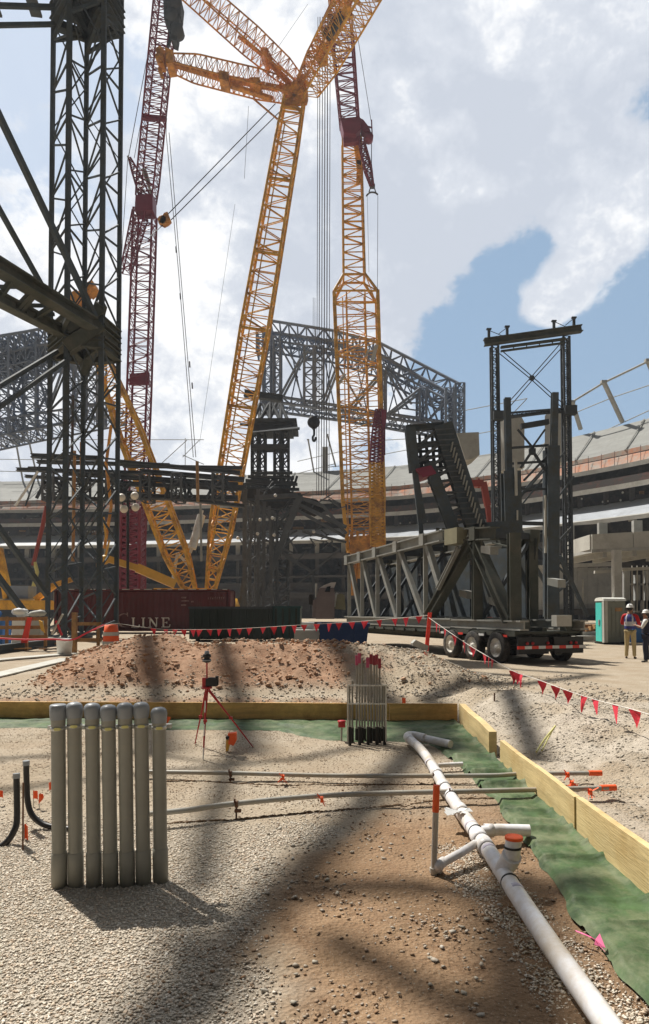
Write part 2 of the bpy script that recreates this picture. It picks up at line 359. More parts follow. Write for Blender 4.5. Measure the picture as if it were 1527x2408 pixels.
# ------------------------------------------------------------------ ground heights
def seg_dist(x, y, a, b):
    ax, ay = a; bx, by = b; dx, dy = bx-ax, by-ay
    t = np.clip(((x-ax)*dx+(y-ay)*dy)/(dx*dx+dy*dy), 0, 1)
    return np.hypot(x-ax-t*dx, y-ay-t*dy)
CREST = [(-8,0),(-6.3,.02),(-5.75,.55),(-5.45,.80),(-4.97,.98),(-4,1.10),(-3.5,1.12),(-3.03,.92),(-2.35,1.0),(-.6,.97),(.36,.89),(1.33,.85),(2.15,.74),(2.9,.40),(3.5,.12),(4.3,0),(9,0)]
def mound_h(x, y):
    c = .84*np.interp(x + .25*(fbm(x*.9, y*.9, 3, 41)-.5), [p[0] for p in CREST], [p[1] for p in CREST])
    front = 12.7 + .5*(fbm(x*.8, y*0+3, 2, 5)-.5)*2
    pr = sstep(front, 15.3, y)*(1-sstep(15.9, 18.6, y)*1.0)
    lump = (fbm(x*.8, y*.8, 3, 61)-.5)*.6*pr
    return c*(pr**.85+lump*.9)
def pad_edge(x):                 # outer edge, just past the far board
    return 9.9 - .034*(x-1.9)
def ground_h(x, y):
    x = np.asarray(x, float); y = np.asarray(y, float)
    near = 1-sstep(30, 60, y)
    z = near*(.05*(fbm(x*.45, y*.45, 3, 3)-.5) + .022*(fbm(x*2.2, y*2.2, 3, 9)-.5))
    inside = (1-sstep(1.75, 1.95, x))*(1-sstep(9.5, 9.9, y))
    z = z*(1-.6*inside)
    # dip and cut bank behind the far board
    tr = sstep(pad_edge(x), pad_edge(x)+.5, y)*(1-sstep(11.9, 12.5, y+.5*(fbm(x*1.3, y*1.3, 3, 14)-.5)))*(1-sstep(1.2, 2.4, x))
    z = z - .22*tr
    # gravel berm on the right
    d = seg_dist(x, y, (2.6, 10.9), (4.0, 8.2)); d = np.minimum(d, seg_dist(x, y, (4.0, 8.2), (5.2, 4.0))); d = np.minimum(d, seg_dist(x, y, (2.6,10.9), (.5,12.2))+.25)
    berm = .33*np.exp(-(d/.95)**2)*sstep(1.9, 2.7, x+.12*(y-9.9)*(y > 9.9))
    z = z + berm*(1+.35*(fbm(x*1.6, y*1.6, 3, 77)-.5)) + .17*(np.abs(fbm(x*1.7, y*1.7, 4, 21)-.5)*2-.25)*sstep(2.0, 2.7, x)*(1-sstep(4.5, 6.5, x))*(1-sstep(11,12.5,y))
    z = z + mound_h(x, y)
    # tyre ruts and footprints pressed into the sand
    for (a, b) in [((-4.6, 8.7), (-.4, 6.9)), ((-4.9, 7.7), (-.2, 6.2)), ((-3.4, 6.3), (-1.0, 9.0))]:
        dd = seg_dist(x, y, a, b); z = z - .014*np.exp(-(dd/.07)**2)*(.6+.4*np.sin((x+y)*40)) + .008*np.exp(-((dd-.14)/.05)**2)
    for i in range(26):
        fx = -3.6+(i*.417 % 4.9); fy = 5.6+(i*.731 % 3.2); z = z - .016*np.exp(-(((x-fx)/.05)**2+((y-fy)/.13)**2)**2)
    # soil hollow around the white pipe
    z = z - .03*np.exp(-(seg_dist(x, y, (1.0, 5.0), (1.15, 2.3))/.35)**2)
    return z
def gz(x, y): return float(ground_h(np.array([x]), np.array([y]))[0])
# masks for soils (0..1)
def soil_masks(x, y):
    n = fbm(x*1.4, y*1.4, 4, 31); n2 = fbm(x*4, y*4, 3, 37)
    # brown soil, right foreground
    bx = np.interp(y, [1.5, 2.6, 3.2, 3.9, 4.6, 5.2, 6.0, 7.0], [-.45, -.35, -.38, -.30, -.15, .15, .55, .9])
    brown = sstep(-.16, .22, x-bx+(n-.5)*.9)*(1-sstep(4.9, 6.2, y+(n-.5)*1.2))*(1-sstep(1.75, 1.9, x))
    brown = np.maximum(brown*.9, sstep(.50,.66,n)*.35*(1-sstep(5.5,7.5,y))*(x > -.4))
    # loose gravel, left foreground
    gravel = sstep(.12, -.22, x-bx+(n2-.5)*.5)*(1-sstep(4.1, 5.6, y+(n-.5)*1.8))
    gravel = np.maximum(gravel, .8*sstep(1.95, 2.4, x)*sstep(.38, .6, n)*(1-sstep(11, 13, y)))
    # along the white pipe
    pd = seg_dist(x, y, (.95, 4.6), (1.2, 2.2)); gravel = np.maximum(gravel, (1-sstep(.10, .26, pd+(n2-.5)*.2))*.75)
    mh = mound_h(x, y); red = sstep(.03, .25, mh)*(1-sstep(.2, 1.4, x+(n-.5)*2))
    cut = sstep(pad_edge(x), pad_edge(x)+.3, y)*(1-sstep(12.2, 12.9, y))*(1-sstep(0, 1.6, x))
    red = np.maximum(red, cut*sstep(.35, .6, n2)*.9)
    return brown, gravel, red
def grid_mesh(name, X, Y, Z, attrs=None):
    ny, nx = X.shape; me = bpy.data.meshes.new(name)
    co = np.stack([X, Y, Z], -1).reshape(-1, 3)
    idx = np.arange(ny*nx).reshape(ny, nx)
    q = np.stack([idx[:-1,:-1], idx[:-1,1:], idx[1:,1:], idx[1:,:-1]], -1).reshape(-1, 4)
    me.vertices.add(len(co)); me.vertices.foreach_set('co', co.ravel())
    me.loops.add(q.size); me.loops.foreach_set('vertex_index', q.ravel().astype(np.int32))
    me.polygons.add(len(q)); me.polygons.foreach_set('loop_start', np.arange(0, q.size, 4, dtype=np.int32)); me.polygons.foreach_set('loop_total', np.full(len(q), 4, np.int32))
    me.polygons.foreach_set('use_smooth', np.ones(len(q), bool))
    me.update(); me.validate()
    for k, a in (attrs or {}).items():
        at = me.attributes.new(k, 'FLOAT', 'POINT'); at.data.foreach_set('value', a.reshape(-1).astype(np.float32))
    o = bpy.data.objects.new(name, me); COL.objects.link(o); return o
def ground_mat():
    m = bpy.data.materials.new('site_soil'); m.use_nodes = True; nt = m.node_tree; L = nt.links.new; b = nt.nodes['Principled BSDF']
    b.inputs['Roughness'].default_value = .95; b.inputs['Specular IOR Level'].default_value = .15
    tc = nn(nt, 'ShaderNodeTexCoord')
    def noise(s, d=8, r=.6):
        n = nn(nt, 'ShaderNodeTexNoise'); n.inputs['Scale'].default_value = s; n.inputs['Detail'].default_value = d; n.inputs['Roughness'].default_value = r; L(tc.outputs['Object'], n.inputs['Vector']); return n.outputs['Fac']
    def ramp(f, p0, c0, p1, c1):
        r = nn(nt, 'ShaderNodeValToRGB'); L(f, r.inputs[0]); e = r.color_ramp.elements; e[0].position = p0; e[0].color = (*c0, 1); e[1].position = p1; e[1].color = (*c1, 1); return r.outputs[0]
    def mix(f, a, b_, t='MIX'):
        n = nn(nt, 'ShaderNodeMix', data_type='RGBA', blend_type=t); 
        if isinstance(f, float): n.inputs['Factor'].default_value = f
        else: L(f, n.inputs['Factor'])
        L(a, n.inputs['A'])
        if isinstance(b_, tuple): n.inputs['B'].default_value = (*b_, 1)
        else: L(b_, n.inputs['B'])
        return n.outputs['Result']
    def attr(k):
        a = nn(nt, 'ShaderNodeAttribute'); a.attribute_name = k; return a.outputs['Fac']
    sand = ramp(noise(1.6), .3, (.37,.305,.22), .7, (.49,.42,.33))
    sand = mix(ramp(noise(38, 4, .7), .46, (0,0,0), .60, (.7,.7,.7)), sand, (.30,.24,.17))
    sand = mix(ramp(noise(.9, 6, .6), .46, (0,0,0), .62, (.5,.5,.5)), sand, (.33,.25,.17))
    brown = ramp(noise(3.0, 10, .7), .32, (.17,.092,.045), .68, (.41,.27,.16))
    brown = mix(ramp(noise(1.5, 8, .6), .48, (0,0,0), .60, (.75,.75,.75)), brown, (.15,.085,.04))
    brown = mix(ramp(noise(60, 4, .7), .56, (0,0,0), .66, (.8,.8,.8)), brown, (.13,.07,.035))
    brown = mix(ramp(noise(90, 3, .7), .62, (0,0,0), .68, (.8,.8,.8)), brown, (.48,.42,.33))
    grav = ramp(noise(5), .3, (.40,.35,.28), .7, (.56,.50,.42))
    red = ramp(noise(5, 10, .75), .3, (.25,.13,.075), .72, (.46,.31,.21))
    c = mix(attr('gravel'), sand, grav); c = mix(attr('brown'), c, brown); c = mix(attr('red'), c, red)
    L(c, b.inputs['Base Color'])
    vo = nn(nt, 'ShaderNodeTexVoronoi'); vo.inputs['Scale'].default_value = 45; L(tc.outputs['Object'], vo.inputs['Vector'])
    h = nn(nt, 'ShaderNodeMath', operation='MULTIPLY_ADD'); L(noise(22, 8, .7), h.inputs[0]); h.inputs[1].default_value = 2.0; L(vo.outputs['Distance'], h.inputs[2])
    bp = nn(nt, 'ShaderNodeBump'); bp.inputs['Strength'].default_value = .7; bp.inputs['Distance'].default_value = .018; L(h.outputs[0], bp.inputs['Height']); L(bp.outputs[0], b.inputs['Normal'])
    return m
M['soil'] = ground_mat()
def build_ground():
    py = np.concatenate([np.linspace(2900, 2420, 60), np.linspace(2415, 1600, 420), np.linspace(1598, 1480, 130), np.linspace(1478, 1436.2, 50)])
    Y = 1.6*F/(py-HOR); Y = np.concatenate([[-30, -3, .3], Y])
    u = np.concatenate([np.linspace(-3.5, -.75, 40), np.linspace(-.73, .73, 420), np.linspace(.75, 3.5, 40)])
    YY, UU = np.meshgrid(Y, u, indexing='ij'); XX = UU*np.maximum(YY, 2.0)
    XX = np.where(YY < .5, UU*12, XX)
    XX[:, 0] = -1800 ; XX[:, -1] = 1800
    Z = ground_h(XX, YY)
    clod = sstep(.05, .3, mound_h(XX, YY)); Z = Z + clod*.14*(fbm(XX*2.0, YY*2.0, 3, 151)-.5)*2; Z = Z + clod*(.075*(np.abs(fbm(XX*3.2, YY*3.2, 4, 51)-.5)*2) -.04 + .05*(fbm(XX*9, YY*9, 3, 53)-.5))
    br, gr, rd = soil_masks(XX, YY)
    Z = Z + .03*br*(fbm(XX*6, YY*6, 4, 91)-.5)
    o = grid_mesh('ground', XX, YY, Z, dict(brown=br, gravel=gr, red=rd)); o.data.materials.append(M['soil']); tag(o, kind='structure')
build_ground()
# ------------------------------------------------------------------ loose stones
def stone_mat(name, cols, rough=.9):
    m = bpy.data.materials.new(name); m.use_nodes = True; nt = m.node_tree; b = nt.nodes['Principled BSDF']; b.inputs['Roughness'].default_value = rough; b.inputs['Specular IOR Level'].default_value = .2
    g = nn(nt, 'ShaderNodeNewGeometry'); r = nn(nt, 'ShaderNodeValToRGB'); nt.links.new(g.outputs['Random Per Island'], r.inputs[0])
    e = r.color_ramp.elements; e[0].position = 0; e[0].color = (*cols[0], 1); e[1].position = 1; e[1].color = (*cols[-1], 1)
    for i, c in enumerate(cols[1:-1]): x = e.new((i+1)/(len(cols)-1)); x.color = (*c, 1)
    nt.links.new(r.outputs[0], b.inputs['Base Color']); return m
M['stones'] = stone_mat('gravel_stones', [(.48,.42,.33),(.62,.55,.45),(.70,.64,.54),(.54,.46,.36),(.60,.47,.35),(.78,.73,.64)])
M['bankstones'] = stone_mat('bank_stones', [(.30,.27,.22),(.40,.36,.29),(.47,.43,.37),(.36,.31,.25),(.42,.36,.28)])
M['pebbles'] = stone_mat('soil_pebbles', [(.24,.14,.07),(.40,.34,.27),(.30,.19,.11),(.48,.43,.36),(.26,.15,.08),(.42,.35,.27)])
M['clods'] = stone_mat('soil_clods', [(.33,.18,.10),(.43,.26,.16),(.50,.34,.23),(.36,.21,.13),(.54,.42,.32)])
def stones(name, x, y, size, m, label, zoff=.18, flat=.55, hfun=ground_h, extra=0):
    n = len(x); z = hfun(x, y) + size*zoff + extra
    base = np.array([(1,0,0),(0,1,0),(-1,0,0),(0,-1,0),(0,0,1),(0,0,-1),(.62,.62,.45),(-.62,-.62,.45)], float)
    fc = np.array([(0,6,4),(6,1,4),(0,1,6),(1,2,4),(2,7,4),(7,3,4),(2,3,7),(3,0,4),(1,0,5),(2,1,5),(3,2,5),(0,3,5)])
    vs = base[None]*(1+.45*(rng.random((n, 8, 1))-.5))*np.array([1,1,flat])+.18*(rng.random((n, 8, 3))-.5)
    vs[:, :, 0] *= (.7+.7*rng.random((n, 1)))
    a = rng.random(n)*6.283; ca, sa = np.cos(a)[:, None], np.sin(a)[:, None]
    t = (rng.random(n)-.5)[:, None]*.8
    zx = vs[:, :, 2]*np.cos(t)-vs[:, :, 0]*np.sin(t); xx = vs[:, :, 0]*np.cos(t)+vs[:, :, 2]*np.sin(t)
    X = xx*ca-vs[:, :, 1]*sa; Y = xx*sa+vs[:, :, 1]*ca
    co = np.stack([X, Y, zx], -1)*size[:, None, None]*.5 + np.stack([x, y, z], -1)[:, None, :]
    f = (fc[None]+8*np.arange(n)[:, None, None]).reshape(-1, 3)
    me = bpy.data.meshes.new(name); me.vertices.add(n*8); me.vertices.foreach_set('co', co.ravel())
    me.loops.add(f.size); me.loops.foreach_set('vertex_index', f.ravel().astype(np.int32)); me.polygons.add(len(f))
    me.polygons.foreach_set('loop_start', np.arange(0, f.size, 3, dtype=np.int32)); me.polygons.foreach_set('loop_total', np.full(len(f), 3, np.int32))
    me.update(); o = bpy.data.objects.new(name, me); COL.objects.link(o); me.materials.append(M[m])
    tag(o, label, kind='stuff', cat='ground cover'); return o
def scatter(n, x0, x1, y0, y1, prob, ypow=1.0):
    y = y0+(y1-y0)*rng.random(n)**ypow; x = x0+(x1-x0)*rng.random(n)
    k = (np.abs(x) < y*.52+.4) & (rng.random(n) < prob(x, y)); return x[k], y[k]
x, y = scatter(280000, -2.9, 2.2, 2.1, 6.2, lambda x, y: np.clip(soil_masks(x, y)[1]*1.05, 0, 1)*(x < 1.35))
stones('gravel', x, y, .006+.014*rng.random(len(x))**2.6, 'stones', 'loose pale grey crushed gravel spread over the left foreground')
x, y = scatter(26000, -.8, 1.75, 2.2, 9.0, lambda x, y: (.15+.85*sstep(.48,.62,fbm(x*3,y*3,3,71)))*np.where(x > 1.35, .6, 1)*sstep(1.75,1.3,x+.0*y)*sstep(8.5,4,y), 1.6)
stones('pebbles', x, y, .005+.022*rng.random(len(x))**4, 'pebbles', 'small pebbles scattered over the brown soil by the white pipe')
x, y = scatter(420, -.5, 1.3, 2.3, 5.2, lambda x, y: .2+.8*sstep(.4,.6,fbm(x*2,y*2,2,5)))
stones('rocks', x, y, .018+.022*rng.random(len(x))**3, 'bankstones', 'larger pale stones lying on the brown soil', .2)
x, y = scatter(60000, 1.9, 8.0, 3.0, 12.5, lambda x, y: .25+.75*sstep(.4,.62,fbm(x*1.5,y*1.5,3,33)))
stones('bank_gravel', x, y, .010+.030*rng.random(len(x))**3, 'bankstones', 'grey stones and rubble covering the bank right of the boards', .05, .4)
x, y = scatter(36000, -4.6, 1.7, 5.6, 9.3, lambda x, y: .25+.6*sstep(.46,.62,fbm(x*2,y*2,3,35)))
stones('grit', x, y, .006+.010*rng.random(len(x))**2, 'pebbles', 'fine grit on the pale compacted sand inside the boards')
def mz(x, y): return ground_h(x, y)+.04*sstep(.05,.3,mound_h(x,y))
x, y = scatter(6500, -7, 3.6, 12.2, 16.6, lambda x, y: sstep(.03,.15,mound_h(x,y))*(.35+.65*sstep(.42,.58,fbm(x*1.2,y*1.2,3,44)))*(1-.75*sstep(.2,1.4,x)))
stones('soil_clods', x, y, .015+.11*rng.random(len(x))**4.5, 'clods', 'reddish brown clods of earth covering the dirt pile', .2, .75, mz)
x, y = scatter(16000, -7, 6, 12.0, 17, lambda x, y: .15+.75*sstep(0,2,x)*(mound_h(x,y) > .02)+.4*(y<13.4))
stones('pile_rubble', x, y, .02+.05*rng.random(len(x))**3, 'bankstones', 'pale grey rubble on the right flank of the dirt pile', .2, .7, mz)
# ================================================================== foreground: form boards
def board(name, label, A, B, h0, h1, th, m, zb=-.03, group=None):
    """board standing on edge from A to B (plan points on its inner face); thickness goes to the outer side"""
    A, B = V((*A, 0)), V((*B, 0)); d = (B-A).normalized(); nrm = V((-d.y, d.x, 0))
    if nrm.y < 0 and abs(nrm.y) > .5: nrm = -nrm
    if abs(nrm.x) > .5 and nrm.x < 0: nrm = -nrm
    t = nrm*th; mb = MB()
    a0, a1 = A+V((0,0,zb)), A+V((0,0,h0)); b0, b1 = B+V((0,0,zb)), B+V((0,0,h1))
    bm = bmesh.new(); pts = []
    N = 24; secs = []
    for i in range(N+1):
        s = i/N; wob = nrm*(.006*math.sin(s*9+A.x)); p0 = a0.lerp(b0, s)+wob; p1 = a1.lerp(b1, s)+wob
        secs.append([p0, p1, p1+t, p0+t])
    vs = [p for q in secs for p in q]; fs = [(i*4+k, i*4+(k+1)%4, (i+1)*4+(k+1)%4, (i+1)*4+k) for i in range(N) for k in range(4)]
    mb.add(vs, fs); mb.add(secs[0], [(0,1,2,3)]); mb.add(secs[-1], [(3,2,1,0)])
    o = mb.build(name, m); tag(o, label, 'board', group); return o
fb = lambda x: 9.77-.034*(x-1.88)
GB = 'wooden form boards round the pad'
board('form_board', 'long wooden form board across the far side, left length behind the grey capped pipes', (-6.9, fb(-6.9)), (-2.6, fb(-2.6)), .262, .262, .04, 'plyfar', group=GB)
board('form_board', 'middle wooden form board across the far side, behind the red survey tripod', (-2.595, fb(-2.595)), (.93, fb(.93)), .264, .262, .04, 'plyfar', group=GB)
board('form_board', 'right length of the far wooden form board, ending at the corner', (.935, fb(.935)), (1.90, fb(1.90)), .262, .262, .04, 'plyfar', group=GB)
board('form_board', 'short pale wooden form board running forward from the far corner, end grain showing', (1.905, 9.70), (1.80, 7.46), .275, .275, .085, 'ply', group=GB)
board('form_board', 'pale wooden form board on the right whose far end stands beside the gap', (1.79, 7.0), (1.765, 4.83), .27, .285, .045, 'ply', group=GB)
board('form_board', 'nearest pale wooden form board leaving the frame at lower right', (1.765, 4.825), (1.73, 2.2), .285, .36, .045, 'ply', group=GB)
# ------------------------------------------------------------------ green vapour sheet under the boards
def sheet():
    nv = 420; nu = 34
    # strip along the right board
    Y = np.linspace(2.2, 9.74, nv)[:, None]*np.ones((1, nu)); t = np.linspace(0, 1, nu)[None]*np.ones((nv, 1))
    inner = np.interp(Y[:, 0], [2.2, 2.8, 3.3, 4.1, 5.5, 6.4, 7.6, 8.3, 9.7], [1.33, 1.33, 1.29, 1.35, 1.42, 1.40, 1.33, 1.25, 1.15]) + .05*(fbm(Y[:, 0]*3, Y[:, 0]*0, 3, 8)-.5)*2
    X = inner[:, None]*(1-t) + (1.765+.016*(Y-4.8))*t
    def wr(X, Y):
        z = .030+.022*np.abs(fbm(X*4, Y*3.0, 4, 12)-.5)*2 + .012*(fbm(X*14, Y*7, 3, 15)-.5)
        for yy, a, w in [(6.55, .055, .05), (6.10, .055, .05), (5.1, .02, .05), (4.35, .03, .025), (3.72, .022, .02), (4.9, .035, .04), (8.2, .04, .06), (7.3, .04, .06), (3.1, .018, .02), (4.62, .022, .016), (5.35, .02, .016), (2.75, .02, .016), (3.45, .016, .014), (6.9, .02, .02)]:
            z = z + a*np.exp(-((Y+.10*(X-1.5)-yy)/w)**2)
        return z
    Z = wr(X, Y) - .035*(1-sstep(0, .10, t)) + .02*sstep(.85, 1, t)
    Z = np.maximum(Z, ground_h(X, Y)+.006 - .05*(t < .03))
    a = (X, Y, Z)
    o = grid_mesh('green_sheet', *a); o.data.materials.append(M['fabric']); tag(o, 'green plastic sheet laid along the foot of the right form boards', 'plastic sheet')
    nu = 300; nv = 40; X = np.linspace(-6.6, 1.86, nu)[None]*np.ones((nv, 1)); t = np.linspace(0, 1, nv)[:, None]*np.ones((1, nu))
    inn = np.interp(X[0], [-6.6, -3.5, -2, -.6, -.25, .1, .5, .95, 1.2, 1.5, 1.86], [9.35, 9.25, 9.1, 9.05, 8.6, 8.35, 8.3, 8.25, 8.1, 8.4, 8.6])+.08*(fbm(X[0]*2, X[0]*0, 3, 18)-.5)*2
    yb = 9.76-.034*(X-1.88); Y = inn[None]*(1-t)+yb*t
    Z = .012+.035*np.abs(fbm(X*2.4, Y*4, 4, 22)-.5)*2+.03*t**2*fbm(X*1.8, Y*2, 3, 28) + .035*np.exp(-((t-.55-.25*(fbm(X*.8, X*0, 2, 4)-.5))/.07)**2)
    Z = np.maximum(Z-.03*(1-sstep(0, .08, t)), ground_h(X, Y)+.006-.05*(t < .03))
    o = grid_mesh('green_sheet', X, Y, Z); o.data.materials.append(M['fabric']); tag(o, 'crumpled green plastic sheet along the foot of the far form board', 'plastic sheet')
sheet()
# ------------------------------------------------------------------ seven capped grey conduits
xs = [137,175,217,255,294,332,374]; tops = [1657,1651,1653,1657,1652,1651,1663]; bx = [140,179,222,261,300,338,378]; by = [2084,2082,2081,2081,2079,2076,2071]
ords = ['leftmost of the seven, its cap flat', 'second from the left, its cap tallest', 'third from the left, scuffed near its foot', 'middle one of the seven', 'fifth from the left, darker brown', 'sixth from the left, next to the rightmost', 'rightmost of the seven, standing lower than the rest']
PG = 'capped grey conduits standing in a row'
ctop = []
for i in range(7):
    b = G(bx[i], by[i], 0); d = b.y; t = P(xs[i], tops[i], d-.02); b.z = gz(b.x, b.y); r = .0405
    o = thing('conduit_pipe', 'upright thick grey plastic conduit, '+ords[i], 'pipe', b, PG)
    ax = (t-b); H = ax.length; ax.normalize(); q = lambda h: b+ax*h
    MB().tube(q(-.05), q(H-.06), r, n=24).build('pipe_body', 'pvcgrey', o)
    MB().lathe(b, [(r+.001,.0),(r+.0045,.0),(r+.0045,.195+.008*i%3*.01),(r+.001,.20)], 24, axis=ax).build('bell_end', 'pvcgrey', o)
    c = MB(); cr_ = r+.005
    if i == 0: c.lathe(q(H-.085), [(cr_,0),(cr_+.002,.04),(cr_+.002,.080),(cr_-.004,.086),(0,.087)], 24, axis=ax)
    else: c.lathe(q(H-.085), [(r+.001,-.005),(cr_-.002,0),(cr_+.001,.02),(cr_+.003,.05),(cr_,.066),(cr_-.010,.078),(cr_-.024,.084),(0,.087)], 24, axis=ax)
    c.build('end_cap', 'pvccap', o)
    hb = H-.137-(.018 if i == 6 else 0)*-1
    MB().lathe(q(hb), [(r,-.010),(r+.003,-.010),(r+.003,.010),(r,.010)], 24, axis=ax).build('strap', 'galv', o)
    f = V((.25,-1,0)).normalized(); s_ = V((1,.25,0)).normalized()
    tg = MB()
    for k in range(-3, 4):
        ang = k*.13+.25; dirn = V((math.sin(ang), -math.cos(ang), 0)); tg.frame(q(hb+.001)+dirn*(r+.0045), V((math.cos(ang), math.sin(ang), 0))*.0034, dirn*.0012, V((0,0,.0085 if abs(k) < 3 else .005)))
    tg.build('label_tag', 'yellowtag', o)
    ctop.append(q(hb))
mb = MB(); a = P(112, 1712, 4.06); b = P(402, 1708, 4.14)
mb.frame((a+b)/2+V((0,.018,0)), (b-a)/2, V((0,.018,0)), V((0,0,.012)))
for k in range(26): mb.frame(a.lerp(b, (k+.5)/26)+V((0,-.001,0)), V((.0035,0,0)), V((0,.002,0)), V((0,0,.006)))
o = mb.build('strut_channel', 'galv'); tag(o, 'galvanised strut channel tying the seven grey conduits together below their caps', 'channel')
a2 = P(402, 1712, 4.14)
# ------------------------------------------------------------------ bent black poly pipes
def bent(name, label, pts, r, group='bent black pipes at the left edge'):
    o = thing(name, label, 'pipe', pts[-1], group)
    # smooth the path
    q = [V(p) for p in pts]; out = []
    for i in range(len(q)-1):
        p0 = q[max(i-1,0)]; p1 = q[i]; p2 = q[i+1]; p3 = q[min(i+2,len(q)-1)]
        for k in range(8):
            t = k/8; out.append(.5*((2*p1)+(p2-p0)*t+(2*p0-5*p1+4*p2-p3)*t*t+(3*p1-p0-3*p2+p3)*t**3))
    out.append(q[-1]); MB().path(out, r, 14).build('pipe_body', 'blackpipe', o)
    d = (out[0]-out[1]).normalized(); MB().tube(out[0]-d*.03, out[0]+d*.004, r+.003, n=14).build('end_cap', 'pvccap', o)
g = G(121, 1946, .02); bent('poly_pipe', 'black pipe rising vertically then bending right behind the grey conduits', [P(62,1790,5.05), P(63,1840,5.05), P(66,1886,5.04), P(75,1915,5.03), P(95,1934,5.02), P(121,1944,5.0), P(165,1950,4.98)], .0215)
bent('poly_pipe', 'black pipe rising vertically then bending left out of the frame', [P(39,1820,4.75), P(40,1870,4.74), P(40,1930,4.72), P(33,1955,4.7), P(18,1978,4.68), P(-5,1994,4.66), P(-50,2005,4.64)], .0215)
# ------------------------------------------------------------------ small orange flags on stakes
FG = 'orange marker flags'
def small_flag(px, ytop, ybase, d_z, label, w=.05, h=.1, tri=False, sx=1):
    b = G(px, ybase, 0); b.z = gz(b.x, b.y)-.01; t = P(px, ytop, b.y)
    o = thing('marker_flag', label, 'flag', b, FG)
    MB().tube(b, t, .0035, n=6).build('stake', 'galv', o)
    m = MB(); n = 6
    for i in range(n):
        x0, x1 = i/n, (i+1)/n
        f = lambda x: V((sx*x*w, .012*math.sin(x*5+px), -.01*x))
        hh = lambda x: h*(1-.75*x if tri else 1-.1*math.sin(x*4))
        p0, p1 = t+f(x0), t+f(x1)
        m.plate([p0, p1, p1+V((0,.01*x1,-hh(x1))), p0+V((0,.01*x0,-hh(x0)))], V((0,.0015,0)))
    m.build('flag', 'orangeflag', o)
small_flag(57, 1938, 1976, 0, 'nearest orange marker flag, low beside the two bent black pipes', .03, .11, False)
small_flag(79, 1858, 1900, 0, 'narrow orange marker flag just right of the taller black pipe', .03, .07)
small_flag(93, 1866, 1905, 0, 'orange marker flag between the black pipe and the grey conduits, lower of a pair', .035, .08, True)
small_flag(122, 1838, 1880, 0, 'orange marker flag half hidden by the leftmost grey conduit', .03, .07, sx=-1)
small_flag(-2, 1858, 1895, 0, 'orange marker flag cut by the left edge of the photo', .03, .06)
small_flag(392, 1684, 1716, 0, 'small orange marker flag showing beside the cap of the rightmost grey conduit', .05, .12, True)
small_flag(946, 1640, 1665, 0, 'small red orange marker flag beyond the far board, right of the thin conduits', .06, .10)
b = P(57, 1976, 4.8); mb = MB(); g0 = G(54, 2000, 0)
mb.tube((g0.x, g0.y, 0), P(55, 1840, g0.y), .006, n=6); tag(mb.build('wooden_stake', 'rebar'), 'thin rusty stake standing beside the bent black pipes', 'stake')
# ------------------------------------------------------------------ long grey conduits lying across
def polyline(pts, n=10):
    q = [V(p) for p in pts]; out = []
    for i in range(len(q)-1):
        p0 = q[max(i-1,0)]; p1 = q[i]; p2 = q[i+1]; p3 = q[min(i+2,len(q)-1)]
        for k in range(n):
            t = k/n; out.append(.5*((2*p1)+(p2-p0)*t+(2*p0-5*p1+4*p2-p3)*t*t+(3*p1-p0-3*p2+p3)*t**3))
    return out+[q[-1]]
LG = 'long grey conduits lying across the pad'
def Pz(px, py, z): return G(px, py, z)
o = thing('long_conduit', 'farther long grey conduit lying across the pad and through under the form board', 'pipe', Pz(700,1821,.06), LG)
MB().path(polyline([Pz(330,1815,.065), Pz(540,1818,.065), Pz(800,1824,.065), Pz(1130,1824,.075), Pz(1230,1820,.08), Pz(1400,1818,.10)]), .021, 12).build('pipe_body', 'pvcthin', o)
MB().path([Pz(1385,1818,.10), Pz(1415,1818,.10)], .026, 12).build('end_cap', 'orangeflag', o)
o = thing('long_conduit', 'nearer long grey conduit, bowed slightly, lying across the pad and under the form board', 'pipe', Pz(700,1880,.09), LG)
MB().path(polyline([Pz(330,1916,.10), Pz(440,1905,.105), Pz(560,1889,.105), Pz(800,1869,.105), Pz(1140,1860,.10), Pz(1260,1857,.09), Pz(1430,1853,.09)]), .0215, 12).build('pipe_body', 'pvcthin', o)
MB().path([Pz(1412,1853,.09), Pz(1448,1852,.09)], .027, 12).build('end_cap', 'orangeflag', o)
def tie(px, py, z, label, m='orangeflag', kind='ribbon'):
    c = Pz(px, py, z); mb = MB()
    for k in range(9):
        a = random.uniform(0, 6.28); l = random.uniform(.02, .065); e = c+V((math.cos(a)*l, .03*math.sin(a)-.02, random.uniform(-.06, .05)))
        s_ = V((random.uniform(-1,1), random.uniform(-1,1), random.uniform(-1,1))).normalized()*.008
        mb.plate([c-s_, c+s_, e+s_*.6, e-s_*.6], V((0,.001,0)))
    mb.lathe(c, [(.024,-.012),(.026,0),(.024,.012)], 12, axis=V((1,0,0)))
    o = mb.build('ribbon_tie', m); tag(o, label, kind)
tie(666, 1828, .065, 'orange ribbon tied round the farther long conduit at mid length')
tie(757, 1880, .105, 'orange ribbon tied round the nearer long conduit at mid length')
tie(1335, 1822, .09, 'orange ribbon round the farther conduit end, outside the board on the gravel')
tie(1388, 1862, .08, 'orange ribbon round the nearer conduit end, outside the board on the gravel')
tie(1345, 1842, .05, 'crumpled orange ribbon on the gravel between the two conduit ends')
